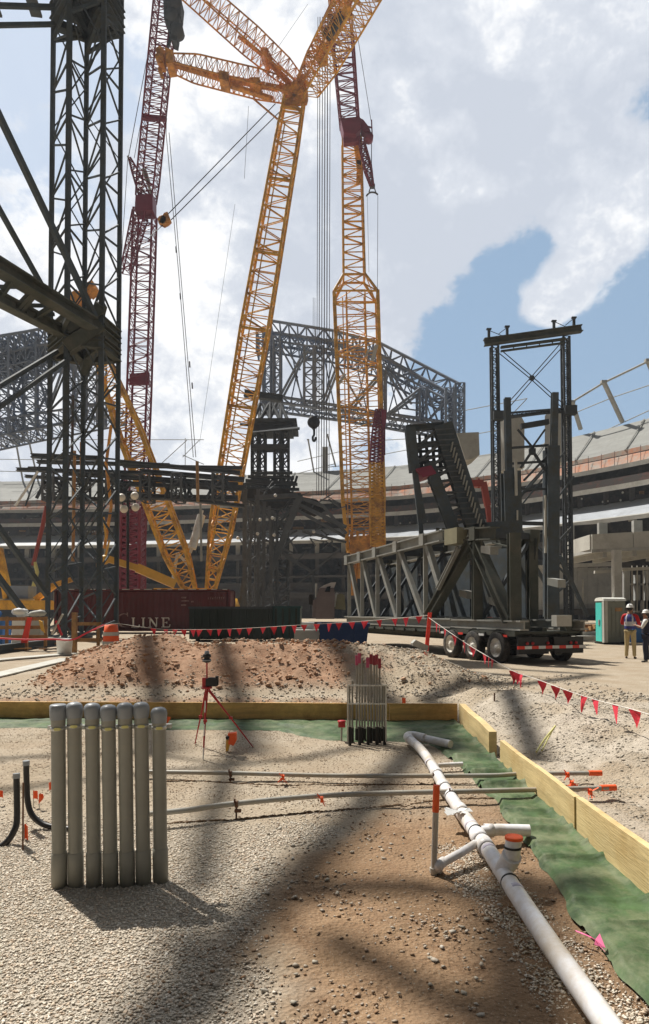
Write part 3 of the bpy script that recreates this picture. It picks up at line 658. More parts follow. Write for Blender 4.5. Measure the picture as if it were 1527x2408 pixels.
def clamp(px, py, z, label):
    c = Pz(px, py, z); mb = MB(); mb.lathe(c, [(.025,-.012),(.027,-.012),(.027,.012),(.025,.012)], 14, axis=V((1,0,0)))
    mb.bar(c+V((0,-.01,.0)), V((c.x, c.y-.03, gz(c.x, c.y)-.02)), .012, .02); mb.box(c+V((.012,-.02,-.045)), (.05,.03,.02)); mb.box(c+V((-.015,-.01,.03)), (.012,.012,.03))
    tag(mb.build('pipe_clamp', 'rebar'), label, 'clamp')
clamp(543, 1820, .065, 'dark support clamp under the farther long conduit, left part')
clamp(557, 1891, .105, 'dark support clamp under the nearer long conduit, left part')
clamp(1023, 1829, .07, 'dark clamp where the farther conduit crosses the white pipe')
clamp(1062, 1866, .10, 'dark clamp where the nearer conduit crosses the white pipe')
# dark crumbly strips that stand in for the conduits' cast shadows
def lay_shadow(pts, label):
    n = 160; q = polyline([Pz(a, b, 0) for a, b in pts], 20); mb = MB()
    for i in range(0, len(q)-1):
        p = q[i]; r = .008+.012*random.random(); p = V((p.x, p.y+random.uniform(-.01,.01), gz(p.x, p.y)))
        mb.ball(p, r, 6, sz=(1.8,1,.8))
    tag(mb.build('shadow_strip', 'shadowtone'), label, 'soil ridge', kind='stuff')
M['shadowtone'] = mat('painted_shadow', (.16,.10,.055), .95, 0, .4, 20, .5, 40)
lay_shadow([(395,1838),(540,1840),(700,1846),(900,1846),(1110,1842)], 'thin dark strip standing in for the shadow of the farther long conduit')
lay_shadow([(395,1936),(560,1926),(700,1912),(900,1896),(1060,1880),(1160,1878)], 'thin dark strip standing in for the shadow of the nearer long conduit')
# ------------------------------------------------------------------ white drain pipe
WZ = .075
o = thing('drain_pipe', 'long white plastic drain pipe running from the far sheet to the lower right corner', 'pipe', Pz(1150,1995,0))
main = [Pz(966,1741,.09), Pz(985,1757,.08), Pz(1008,1786,WZ), Pz(1045,1850,WZ), Pz(1098,1928,WZ), Pz(1145,1993,WZ), Pz(1200,2078,WZ), Pz(1300,2228,WZ), Pz(1440,2425,WZ), Pz(1560,2600,WZ)]
MB().path(polyline(main, 6), .049, 24).build('pipe_body', 'pvcwhite', o)
def coup(px, py, r=.056, L=.06, nm='coupling', m='pvcwhite'):
    i = min(range(len(main)-1), key=lambda k: abs((Pz(px,py,WZ)-main[k]).length)); c = Pz(px, py, WZ)
    j = max(1, min(len(main)-2, i)); a = (main[j+1]-main[j-1]).normalized()
    MB().lathe(c, [(.049,-L),(r,-L),(r,L),(.049,L)], 24, axis=a).build(nm, m, o)
for (px, py) in [(1028,1820),(1044,1850),(1085,1908),(1128,1970),(1142,1990)]: coup(px, py)
for (px, py) in [(1062,1875),(1120,1957),(1200,2076)]: coup(px, py, .0535, .007, 'joint_band', 'black')
for (px, py) in [(1012,1796),(1055,1866),(1110,1945),(1152,2003),(1215,2100)]: coup(px, py, .0497, .022, 'primer_ring', 'primer')
# far elbow and stub
MB().path(polyline([main[0], Pz(960,1732,.10), Pz(975,1731,.10), Pz(1000,1737,.09)], 6), .055, 20).build('elbow', 'pvcwhite', o)
MB().path([Pz(992,1735,.09), Pz(1060,1750,.08)], .045, 20).build('branch_pipe', 'pvcwhite', o)
MB().path([Pz(1030,1800,.06), Pz(1088,1797,.06)], .024, 16).build('branch_pipe', 'pvcwhite', o)
MB().path([Pz(1128,1957,.075), Pz(1170,1951,.075), Pz(1246,1953,.075)], .040, 20).build('branch_pipe', 'pvcwhite', o)
MB().lathe(Pz(1150,1953,.075), [(.04,-.03),(.046,-.03),(.046,.03),(.04,.03)], 20, axis=V((1,0,0))).build('coupling', 'pvcwhite', o)
# wye and cleanout riser
wy = Pz(1180,2052,WZ); MB().path([wy, P(1198,2025,3.98), P(1204,2012,3.95)], [.05,.055,.056], 24).build('wye_fitting', 'pvcwhite', o)
MB().path([P(1203,2020,3.96), P(1209,1971,3.98)], .046, 24).build('cleanout_riser', 'pvcwhite', o)
MB().lathe(P(1206,1992,3.97), [(.046,-.006),(.050,-.006),(.050,.006),(.046,.006)], 24).build('joint_band', 'black', o)
MB().lathe(P(1209,1971,3.98), [(.047,-.006),(.052,-.006),(.052,.008),(.049,.012),(0,.013)], 24).build('cleanout_cap', 'orangeflag', o)
# side branch down to the small riser
MB().path(polyline([Pz(1118,1984,.08), Pz(1085,2005,.07), Pz(1050,2024,.06), Pz(1036,2034,.05)], 6), .026, 18).build('branch_pipe', 'pvcwhite', o)
MB().path(polyline([Pz(1044,2026,.055), Pz(1034,2034,.05), Pz(1030,2042,.02), Pz(1028,2050,-.03)], 6), .031, 18).build('elbow', 'pvcwhite', o)
b = Pz(1020,2052,0); t = P(1027,1848,b.y)
rp = thing('riser_pipe', 'slim upright white pipe with a fluorescent orange top, beside the small bent branch', 'pipe', b)
MB().tube(b-V((0,0,.03)), t, .0185, n=18).build('pipe_body', 'pvcshade', rp); MB().tube(b+V((0,0,.0)), b+V((0,0,.03)), .024, n=18).build('coupling', 'pvcshade', rp)
q = b.lerp(t, .70); MB().tube(q, t+V((0,0,.004)), .0205, n=18).build('painted_top', 'orangeflag', rp)
# plastic wrap round the pipe
mb = MB(); c = Pz(1085,1915,.1)
for k in range(16):
    a = k/16*6.28; r1 = .05+.03*random.random()
    p = lambda a, r, s: c+V((math.cos(a)*r*1.25-.02*s, math.sin(a)*r, s*.02*math.sin(a*3)+.02))
    mb.plate([p(a,.01,0), p(a+.45,.02,0), p(a+.45,r1,1), p(a,r1+.01,1)], V((0,0,.0012)))
tag(mb.build('plastic_wrap', 'clearfilm'), 'torn scrap of clear plastic wrapped round the white pipe between two fittings', 'plastic scrap')
# pink tape, red cap stake, tool, strap
mb = MB(); tp = [Pz(1354,2189,.03), Pz(1372,2196,.035), Pz(1390,2204,.03), Pz(1400,2210,.05), Pz(1408,2222,.03), Pz(1422,2236,.03)]
for i in range(len(tp)-1): mb.plate([tp[i]+V((0,.008,0)), tp[i+1]+V((0,.009,0)), tp[i+1]-V((0,.010,0)), tp[i]-V((0,.008,0))], V((0,0,.002)))
mb.plate([tp[3], tp[3]+V((.03,.02,.02)), tp[4]+V((.02,-.03,0)), tp[4]-V((.02,.0,0))], V((0,0,.002)))
tag(mb.build('marking_tape', 'pinktape'), 'crumpled bright pink tape at the edge of the green sheet', 'tape')
b = G(803, 1742, 0); o = thing('capped_stake', 'short stake with a square red cap left of the thin conduits', 'stake', b)
MB().tube(b, P(804,1712,b.y), .012, n=8).build('stake', 'pvcthin', o); MB().box(P(804,1703,b.y), (.085,.07,.07)).lathe(P(804,1696,b.y),[(.05,-.01),(.05,.008),(0,.008)],12).build('cap', 'redp', o)
# orange hand tool standing on the sand
b = G(543, 1768, 0); o = thing('survey_tool', 'orange and yellow hand tool with dark grip standing on the sand inside the tripod', 'tool', b)
u = 7.75/1600
pp = lambda x, y: P(x, y, b.y)
MB().plate([pp(537,1724), pp(556,1722), pp(557,1740), pp(551,1752), pp(538,1748), pp(540,1738)], V((0,.09,0))).build('housing', 'orangeflag', o)
MB().plate([pp(533,1738), pp(541,1740), pp(541,1752), pp(537,1766), pp(532,1765)], V((0,.06,0))).build('foot', 'yellow', o)
MB().plate([pp(532,1731), pp(541,1729), pp(541,1735), pp(533,1737)], V((0,.10,0))).build('grip', 'black', o)
mb = MB(); mb.path(polyline([Pz(1262,1768,.05), Pz(1280,1740,.14), Pz(1306,1708,.25)]), .012, 6); mb.path(polyline([Pz(1275,1765,.05), Pz(1290,1735,.12), Pz(1306,1706,.25)]), .010, 6)
tag(mb.build('yellow_strap', 'yellowtag'), 'old yellow strap sticking out of the gravel bank beyond the board gap', 'strap')
b = Pz(1163, 1665, .15); tag(MB().tube(b, P(1163,1630,b.y), .012, n=6).build('steel_pin', 'rebar'), 'thin dark steel pin standing in the bank behind the board corner', 'pin')
# ------------------------------------------------------------------ survey tripod
b = G(487, 1765, 0); d = b.y; o = thing('survey_tripod', 'red survey tripod with a small instrument and prism pole standing on the sand', 'tripod', b)
apex = P(487, 1617, d)
for i, (px, py) in enumerate([(598,1758),(458,1751),(479,1776)]):
    e = G(px, py, 0); mid = apex.lerp(e, .5)
    m = MB(); off = V((.012,0,0)); m.tube(apex+off, mid, .008, n=8); m.tube(apex-off, mid, .008, n=8); m.tube(mid, e+V((0,0,-.01)), .010, .006, n=8); m.box(mid, (.04,.03,.03))
    m.build('leg', 'redp', o)
m = MB(); m.lathe(apex, [(.0,-.01),(.06,-.01),(.06,.01),(.03,.02),(0,.02)], 14); m.build('tripod_head', 'redp', o)
m = MB(); m.tube(apex, P(487,1556,d), .009, n=8); m.build('pole', 'redp', o)
m = MB(); m.box(P(483,1604,d), (.06,.06,.10)); m.build('battery_case', 'redp', o)
m = MB(); m.box(P(499,1604,d), (.13,.10,.085)); m.box(P(511,1600,d), (.03,.05,.10)); m.box(P(499,1595,d), (.08,.05,.02)); m.build('controller', 'black', o)
c = P(487,1548,d); m = MB(); m.lathe(c, [(.02,-.05),(.045,-.04),(.048,-.01),(.030,.0),(.050,.02),(.045,.045),(.02,.055),(0,.056)], 14); m.build('receiver', 'black', o)
m = MB(); m.lathe(c, [(.0495,-.03),(.0505,-.03),(.0505,-.015),(.0495,-.015)], 14); m.lathe(P(487,1537,d), [(.03,0),(.025,.03),(0,.035)], 12); m.build('receiver_band', 'pvccap', o)
e = G(480, 1800, 0)
# prism pole with red and white stripes
pb = G(478, 1786, 0); pl = thing('range_pole', 'thin red and white pole standing between the tripod legs', 'pole', pb)
for k in range(6):
    a = pb.lerp(P(484,1620,pb.y), k/6); c2 = pb.lerp(P(484,1620,pb.y), (k+1)/6); MB().tube(a, c2, .007, n=8).build('pole_section', 'white' if k % 2 == 0 else 'redp', pl)
# ------------------------------------------------------------------ bundle of thin conduits
BG = 'thin conduits standing in the bundle'
bd = 8.15
bun = [(823,1612,0),(829,1600,0),(839,1545,1),(846,1540,1),(852,1548,0),(858,1612,0),(866,1550,1),(873,1542,2),(880,1545,2),(887,1543,2),(893,1552,2),(899,1612,0),(905,1610,0)]
desc = ['leftmost, short and uncapped','second from left, short','tall with pink tape on top, left one','tall with pink tape on top, right one','tall, just right of the pink taped pair','short one in the middle','tall with red tape, leftmost of the red topped','red topped, second of its group','red topped, third of its group','red topped, fourth of its group','red topped, rightmost of its group','short, second from the right','rightmost, short and uncapped']
for i, (px, yt, c) in enumerate(bun):
    dd = bd+(i % 3)*.11; b = G(px, 1750-(i % 3)*5, 0); b = V((P(px,1700,dd).x, dd, gz(P(px,1700,dd).x, dd)-.02)); t = P(px+(i%3-1)*.8, yt, dd)
    o = thing('thin_conduit', 'thin grey conduit in the upright bundle, '+desc[i], 'pipe', b, BG)
    s = P(px, 1713+(i % 3)*2, dd); MB().tube(s, t, .0125, n=10).build('pipe_body', 'bundlegrey', o)
    MB().tube(b, s+V((0,0,.02)), .020, n=10).build('black_sleeve', 'blackpipe', o)
    MB().tube(s-V((0,0,.01)), s+V((0,0,.035)), .017, n=10).build('coupling', 'pvcthin', o)
    if c: MB().tube(t-V((0,0,.10)), t+V((0,0,.02)), .021, n=10).build('tape_wrap', 'bundletape' if c == 1 else 'bundlered', o)
mb = MB()
for y in (1612, 1655):
    mb.bar(P(818,y,bd-.02), P(910,y,bd-.02), .02, .016); 
mb.bar(P(818,1612,bd-.02), P(818,1745,bd-.02), .016); mb.bar(P(908,1612,bd-.02), P(908,1745,bd-.02), .016)
tag(mb.build('conduit_rack', 'galv'), 'light metal rack holding the bundle of thin conduits upright', 'rack')
# ================================================================== bunting
def pennants(name, label, pts, flags, w, h, post=None):
    o = thing(name, label, 'bunting', pts[0])
    MB().path(polyline(pts, 4), .006, 5).build('string', 'string', o)
    q = polyline(pts, 20)
    for i, (px, m, k) in enumerate(flags):
        c = min(q, key=lambda p: abs(CX+F*p.x/p.y-px)); j = q.index(c); a = (q[min(j+1, len(q)-1)]-q[max(j-1, 0)]).normalized()
        s = random.uniform(.85, 1.1); sw = random.uniform(-.5, .5)*w; tw = random.uniform(-.3, .6)
        n_ = V((-a.y, a.x, 0)).normalized(); mb = MB(); N = 5
        for r in range(N):
            t0, t1 = r/N, (r+1)/N
            f = lambda t, e: c+a*(e*w*.5*(1-t*.92)*k+sw*t*.5)+n_*(tw*.06*math.sin(t*3+e)+e*tw*.04)-V((0,0,h*s*t))
            mb.add([f(t0,-1), f(t0,0)+n_*.01*tw, f(t0,1), f(t1,1), f(t1,0)+n_*.012*tw, f(t1,-1)], [(0,1,4,5),(1,2,3,4)])
        mb.build('pennant', m, o)
LP = [P(150,1512,22), P(200,1492,21.5), P(262,1467,21), P(330,1474,20.5), P(395,1480,20), P(540,1479,19.4), P(700,1470,18.6), P(850,1461,17.8), P(1008,1447,17)]
fl = [(x, 'pink' if i % 3 else 'pinkred', 1) for i, x in enumerate([362,390,411,430,451,473,496,520,542,566,591,616,641,667,693,719,746,774,801,828,858,890,924,952,987])]
pennants('pennant_bunting', 'string of pink pennants stretched level behind the dirt pile to the red post', LP, fl, .17, .21)
def inter(pts):
    return [P(x, y, 17*17/h) for x, y, h in pts]
RP = inter([(1008,1452,17),(1045,1478,18.5),(1100,1515,21),(1150,1545,23),(1205,1577,26),(1265,1598,28),(1335,1624,32),(1400,1645,34),(1480,1666,38),(1560,1690,42)])
fr = [(1027,'pinkred',.8),(1034,'pinkred',.8),(1048,'pinkred',.8),(1068,'pinkred',.7),(1091,'pinkred',1),(1109,'pinkred',1),(1140,'pinkred',1),(1150,'pinkred',.8),(1158,'pinkred',.9),(1206,'pinkred',.7),(1216,'pink',1),(1226,'pink',.9),(1274,'pinkred',.7),(1303,'pinkred',.7),(1334,'pinkred',.8),(1371,'pinkred',.8),(1398,'pink',1),(1443,'pink',.9),(1488,'pinkred',1)]
pennants('pennant_bunting', 'string of red and pink pennants sagging from the red post towards the right edge', RP, fr, .19, .21)
b = P(1000,1512,17); b.z = gz(b.x, b.y)-.05; MBp = MB(); MBp.plate([b+V((-.05,0,0)), b+V((.05,0,0)), P(1012,1440,17)+V((.04,0,0)), P(1012,1440,17)-V((.05,0,0))], V((0,.05,0)))
tag(MBp.build('red_post', 'redfluo'), 'fluorescent red post holding the pennant strings, beside a pale block', 'post')
c = P(988,1515,16.6); mb = MB(); mb.plate([P(968,1512,16.5), P(976,1504,16.5), P(1006,1518,16.5), P(1004,1528,16.5), P(1000,1530,16.5), P(970,1518,16.5)], V((0,.35,0)))
tag(mb.build('concrete_block', 'conc'), 'pale tilted block lying at the foot of the red post', 'block')
mb = MB(); mb.path(polyline([P(-10,1500,22), P(60,1504,22), P(120,1503,21.8), P(170,1504,21.6), P(205,1488,21.4), P(245,1470,21.2)]), .03, 6)
tag(mb.build('red_rope', 'pinkred'), 'slack red barrier tape looping from the left edge up to the orange barrel', 'barrier tape')
# ================================================================== flatbed trailer
TU = V((-.361, .9326, 0)); TV = V((.9326, .361, 0)); T0 = V((5.62, 20.0, 0))
T = lambda t, s, z: T0+TU*t+TV*s+V((0,0,z))
tr = thing('flatbed_trailer', 'long low flatbed trailer with three visible rear wheels carrying the grey steel truss', 'trailer', T(6,1.2,0))
mb = MB()
mb.frame(T(6.7,1.25,.93), TU*6.6, TV*1.25, V((0,0,.035)))
for s in (.75, 1.75): mb.ibeam(T(.1,s,.72), T(13.2,s,.72), .16, .34, .025)
for t in np.arange(.3, 13.2, .75): mb.bar(T(t,0,.85), T(t,2.5,.85), .07, .09)
for s in (0.02, 2.48): mb.bar(T(.05,s,.90), T(13.3,s,.90), .05, .15)
mb.build('deck', 'steelgreen', tr)
mb = MB()
for t in np.arange(.6, 13, .9): MB().bar(T(t,-.04,.80), T(t,-.04,.92), .05, .05).build('stake_pocket', 'black', tr)
mb.frame(T(0,.6,.55), TU*.04, TV*.55, V((0,0,.25))); mb.frame(T(0,1.9,.55), TU*.04, TV*.55, V((0,0,.25)))
for t in (.85, 2.15, 3.45): MB().bar(T(t,.1,.46), T(t,2.4,.46), .12, .12).build('axle', 'black', tr)
mb.bar(T(.02,.05,.42), T(.02,2.45,.42), .06, .12); mb.bar(T(.02,.5,.42), T(.02,.5,.85), .06); mb.bar(T(.02,2.0,.42), T(.02,2.0,.85), .06)
mb.build('chassis', 'black', tr)
mb = MB()
for k in range(10): mb.frame(T(-.08,.12+k*.25,.50), TU*.012, TV*.125, V((0,0,.045)), mi=k % 2)
for k in range(4): mb.frame(T(.5+k*1.2,-.05,.83), TU*.14, TV*.004, V((0,0,.035)), mi=k % 2)
mb.build('reflector_strip', ['redfluo','white'], tr)
for k in (.35, .55, 1.1, 1.95, 2.15): MB().lathe(T(-.055,k,.62), [(.0,.0),(.05,.0),(.045,.03),(0,.035)], 12, axis=-TU).build('tail_light', 'redp', tr)
def wheel(c, parent, ax, r=.44, w=.24, nm='wheel'):
    m = MB(); m.lathe(c, [(r*.62,-w/2),(r*.93,-w/2),(r,-w*.38),(r,w*.38),(r*.93,w/2),(r*.62,w/2)], 28, axis=ax); 
    for i in range(36):
        a = i/36*6.283; u = V((0,0,1)); x = V(ax).cross(u).normalized(); dirn = x*math.cos(a)+u*math.sin(a); m.frame(V(c)+dirn*r*.995, dirn*.012, V(ax)*w*.36, V(ax).cross(dirn)*.018)
    o = m.build(nm, 'tyre', parent); WH = o
    m = MB(); m.lathe(c, [(r*.66,w*.42),(r*.60,w*.45),(r*.56,w*.2),(r*.34,w*.05),(r*.30,w*.28),(r*.18,w*.34),(r*.16,w*.5),(0,w*.5)], 24, axis=-V(ax))
    for i in range(10):
        a = i/10*6.283; u = V((0,0,1)); x = V(ax).cross(u).normalized(); dirn = x*math.cos(a)+u*math.sin(a); m.lathe(V(c)+dirn*r*.24-V(ax)*w*.28, [(.018,0),(.018,.03),(0,.03)], 6, axis=-V(ax))
    m.build('rim', 'rim', o); return o
for t in (.85, 2.15, 3.45): wheel(T(t,.0,.46), tr, TV, r=.47); wheel(T(t,2.36,.46), tr, TV, r=.47)
for t in (.85, 2.15, 3.45):
    mb = MB(); pts = [T(t+.56*math.cos(a), .14, .46+.56*math.sin(a)) for a in np.linspace(.5, 2.64, 8)]
    for i in range(7): mb.frame((pts[i]+pts[i+1])/2, (pts[i+1]-pts[i])/2, TV*.15, (pts[i+1]-pts[i]).normalized().cross(TV)*.008)
    mb.build('mudguard', 'black', tr)
mb = MB(); mb.box(T(.5,.5,1.15), (.5,.4,.34), .36); mb.frame(T(.9,1.2,1.0), TU*.7, TV*.08, V((0,0,.08))); mb.frame(T(.3,2.1,1.2), TU*.15, TV*.12, V((0,0,.25)))
mb.build('cribbing', 'steelgreen', tr)
mb = MB(); mb.frame(T(.1,1.75,1.28), TU*.12, TV*.28, V((0,0,.17))); mb.build('control_box', 'concwhite', tr)
# ------------------------------------------------------------------ steel truss on the trailer
st = thing('steel_truss', 'big grey fabricated steel truss section riding upright on the flatbed trailer', 'steel truss', T(6,1.2,.97))
def zt(t): return np.interp(t, [0, 1, 4.5, 12.8], [4.0, 4.0, 4.25, 3.95])
xt = [12.3, 10.45, 8.9, 7.15, 5.05, 2.4]            # panel points along the trailer
def tpx(px):
    k = (px-CX)/F; return (T0.x-k*T0.y)/(k*TU.y-TU.x)
xt = [tpx(p) for p in (815, 845, 881, 930, 993, 1113)]
for si, s in enumerate((.15, 2.35)):
    m = MB(); 
    m.ibeam(T(13.0,s,zt(13)), T(4.3,s,zt(4.3)), .34, .40, .05); m.build('top_chord', 'steellight', st)
    m = MB(); m.ibeam(T(4.2,s,zt(4.2)), T(1.2 if si == 0 else 3.2,s,zt(1)), .36, .42, .05); m.build('top_chord', 'steelgreen', st)
    m = MB(); m.ibeam(T(13.0,s,1.15), T(3.6,s,1.15), .34, .34, .05); m.ibeam(T(3.6,s,1.15), T(-.2,s,1.15), .30, .30, .05); m.build('bottom_chord', 'steellight', st)
    for i, t in enumerate(xt):
        m = MB(); m.bar(T(t,s,1.3), T(t,s,zt(t)-.18), .16, .16) if i < 5 else m.ibeam(T(t,s,1.3), T(t,s,zt(t)-.2), .3, .3, .05)
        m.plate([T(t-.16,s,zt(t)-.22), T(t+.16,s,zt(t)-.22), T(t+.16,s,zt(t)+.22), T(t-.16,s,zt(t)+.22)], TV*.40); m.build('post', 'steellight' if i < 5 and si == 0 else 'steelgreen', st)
    for i in range(5):
        t0, t1 = xt[i], xt[i+1]
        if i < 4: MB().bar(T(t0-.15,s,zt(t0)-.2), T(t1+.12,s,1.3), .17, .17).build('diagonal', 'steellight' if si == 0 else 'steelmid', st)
        else: MB().bar(T(t0-.15,s,zt(t0)-.2), T(t0-1.1,s,2.35), .2, .2).build('diagonal', 'steellight', st)
    # heavy chevron at the near end
    ta = tpx(1106)
    m = MB(); m.ibeam(T(ta,s,3.95), T(tpx(1000),s,1.35), .34, .34, .05); m.ibeam(T(ta,s,3.95), T(tpx(1190),s,1.3), .34, .34, .05) if si == 0 else None; m.build('chevron_brace', 'steelgreen', st)
    if si == 0: m = MB(); m.ibeam(T(tpx(1200),s,1.3), T(tpx(1200),s,3.9), .34, .34, .05); m.build('end_post', 'steelgreen', st)
    m = MB(); m.plate([T(ta-.5,s,4.0), T(ta+.5,s,4.0), T(ta+.35,s,3.3), T(ta-.35,s,3.3)], TV*.06); m.build('gusset_plate', 'steelgreen', st)
m = MB(); m.ibeam(T(tpx(1085),-.1,3.7), T(tpx(1036),-.1,2.35), .14, .14); m.build('light_strut', 'steellight', st)
m = MB()
for t in xt+[3.3]:
    m.bar(T(t,.3,zt(t)), T(t,2.2,zt(t)), .2, .2); m.bar(T(t,.3,1.15), T(t,2.2,1.15), .2, .2)
for i in range(5): m.bar(T(xt[i],.3,zt(xt[i])), T(xt[i+1],2.2,zt(xt[i+1])), .12); m.bar(T(xt[i],2.2,1.3), T(xt[i+1],.3,1.3), .12)
for i in range(6): t = xt[i]; m.bar(T(t,.3,1.3), T(t,2.2,zt(t)-.2), .12)
m.build('cross_bracing', 'steelmid', st)
m = MB()
for i in range(5): m.plate([T(xt[i]-.2,2.15,1.35), T(xt[i+1]+.1,2.15,1.35), T(xt[i+1]+.1,2.15,zt(xt[i+1])-.35), T(xt[i]-.2,2.15,zt(xt[i])-.35)], TV*.03)
m.build('web_plate', 'steel', st)
m = MB(); m.plate([T(tpx(1062),-.02,3.82), T(tpx(1092),-.02,3.82), T(tpx(1092),-.02,4.35), T(tpx(1062),-.02,4.35)], TV*.5); m.build('gusset_box', 'olive', st)
for (px, z, s) in [(1170,3.3,-.1),(1195,2.3,2.0),(1060,2.0,.8),(1150,1.7,.5)]:
    m = MB(); t = tpx(px); m.plate([T(t,s,z), T(t+.5,s,z+.1), T(t+.5,s,z+.32), T(t,s,z+.25)], TV*.3); m.build('bracket', 'steellight', st)
# ------------------------------------------------------------------ inclined box node behind it
nd = thing('steel_node', 'dark leaning steel box frame with bolt holes, standing up behind the truss', 'steel frame', P(1050,1435,34))
D = 34.0
def quad(mb, a, b, c, d, th, m=0): mb.plate([a, b, c, d], th, m)
for k, dd in enumerate((D, D+2.2)):
    m = MB()
    m.ibeam(P(964,1006,dd), P(975,1110,dd), .5, .5, .08); m.bar(P(974,1100,dd), P(992,1262,dd), .22); m.bar(P(978,1110,dd), P(1000,1230,dd), .18)
    m.ibeam(P(955,1008,dd), P(1045,1000,dd), .3, .3, .06); m.ibeam(P(965,1050,dd), P(1052,1040,dd), .3, .25, .06)
    m.build('end_frame', 'steel', nd)
    m = MB(); m.ibeam(P(1040,1000,dd), P(1122,1250,dd), .95, .6, .08); m.ibeam(P(1008,1090,dd), P(1072,1262,dd), .55, .5, .08); m.build('inclined_chord', 'steel', nd)
    m = MB()
    for i in range(9):
        t = i/8; a = P(1040,1000,dd).lerp(P(1122,1250,dd), t); b_ = P(972,1060,dd).lerp(P(1066,1262,dd), t)
        m.bar(a, b_, .14)
        t2 = min(1, t+.13); m.bar(P(1040,1000,dd).lerp(P(1122,1250,dd), t2), b_, .12)
    for i in range(20):
        t = i/19; m.bar(P(1045,1010,dd-.4).lerp(P(1118,1245,dd-.4), t)-V((.45,0,0)), P(1045,1010,dd-.4).lerp(P(1118,1245,dd-.4), t)+V((.40,0,.05)), .05)
    m.build('lacing', 'steelgray', nd)
m = MB()
plate = [P(968,1020,D+.4), P(1046,1012,D+.4), P(1062,1110,D+.4), P(1010,1100,D+.4), P(972,1112,D+.4)]
# plate with holes: built as strips between round openings
for i in range(6):
    x0 = 968+i*15
    m.plate([P(x0,1022,D+.4), P(x0+6.5,1021,D+.4), P(x0+14,1108,D+.4), P(x0+5,1108,D+.4)], V((0,.04,0)))
for i in range(6):
    y0 = 1046+i*13
    m.plate([P(970,y0,D+.42), P(1052,y0-3,D+.42), P(1056,y0+3,D+.42), P(971,y0+7,D+.42)], V((0,.04,0)))
m.build('perforated_plate', 'steelmid', nd)
m = MB()
for i in range(16):
    t = i/15; a = P(1062,1052,D-.3).lerp(P(1134,1246,D-.3), t); m.frame(a, V((.035,0,0)), V((0,.16,0)), V((.05,0,.24)))
m.build('stiffener', 'steellight', nd)
m = MB(); m.plate([P(975,1108,D+.1), P(1010,1100,D+.1), P(1022,1118,D+.1), P(992,1128,D+.1)], V((0,1.2,0))); m.build('primer_panel', 'maroon', nd)
m = MB()
for i in range(7): m.bar(P(1030+i*14,1242,D-1), P(1026+i*15,1290,D-1), .16)
m.build('leg', 'steelgreen', nd)
# ================================================================== dumpsters and container
def dumpster(name, label, x0, x1, ytop, d, dep, mats, ribs, group=None, slope=0, lip=True):
    a = P(x0, ytop, d); b = P(x1, ytop, d); z = a.z; o = thing(name, label, 'dumpster', V(((a.x+b.x)/2, d, 0)), group)
    m = MB(); X0, X1 = a.x, b.x; w = X1-X0
    for i in range(ribs*2): 
        pass
    zz = .12
    m.plate([(X0+slope,d,zz),(X1-slope,d,zz),(X1,d,z),(X0,d,z)], V((0,.06,0)))
    m.plate([(X0+slope,d+dep,zz),(X1-slope,d+dep,zz),(X1,d+dep,z),(X0,d+dep,z)], V((0,.06,0)))
    m.plate([(X0+slope,d,zz),(X0+slope,d+dep,zz),(X0,d+dep,z),(X0,d,z)], V((.06,0,0)))
    m.plate([(X1-slope,d,zz),(X1-slope,d+dep,zz),(X1,d+dep,z),(X1,d,z)], V((.06,0,0)))
    m.box(((X0+X1)/2, d+dep/2, .35), (w-slope*2-.1, dep-.1, .5)); m.build('body', mats[0], o)
    for i in range(ribs):
        x = X0+w*(i+.5)/ribs; MB().box((x, d-.07, (z+zz)/2), (.10, .09, z-zz-.1)).build('rib', mats[1], o)
    m = MB(); m.box(((X0+X1)/2, d-.06, z), (w+.12, .14, .12)); m.box(((X0+X1)/2, d+dep, z), (w+.12, .14, .12)); m.box((X0, d+dep/2, z), (.14, dep, .12)); m.box((X1, d+dep/2, z), (.14, dep, .12)); m.build('rim', mats[2], o)
    m = MB()
    for x in (X0+.4, X1-.4): m.lathe((x, d+.1, .1), [(0,-.1),(.1,-.1),(.1,.1),(0,.1)], 10, axis=V((1,0,0)))
    m.build('roller', 'black', o); return o
dumpster('dumpster', 'long dark green dumpster standing between the red container and the dirt pile', 447, 639, 1429, 35, 2.3, ['dump','dump','steelmid'], 11)
dumpster('dumpster', 'short dark teal dumpster standing right of the long dark green one', 642, 705, 1428, 35.3, 2.3, ['teal','dump','teal'], 4)
dumpster('dumpster', 'low blue dumpster with sloped right end behind the pennants, in front of the trailer', 751, 866, 1470, 25.5, 1.6, ['blue','blue','blue'], 2, slope=.12)
b = P(722,1500,26.5); mb = MB(); mb.box((b.x, 26.5, .42), (.95,.9,.84)); tag(mb.build('concrete_block', 'concwhite'), 'white concrete barrier block left of the blue dumpster', 'block')
b = P(722,1478,27.5); mb = MB(); mb.box((b.x-.1, 27.5, .45), (.7,.5,.9)); mb.box((b.x+.05, 27.5, 1.0), (.5,.5,.22)); tag(mb.build('white_bin', 'white'), 'small white bin standing behind the white barrier block', 'bin')
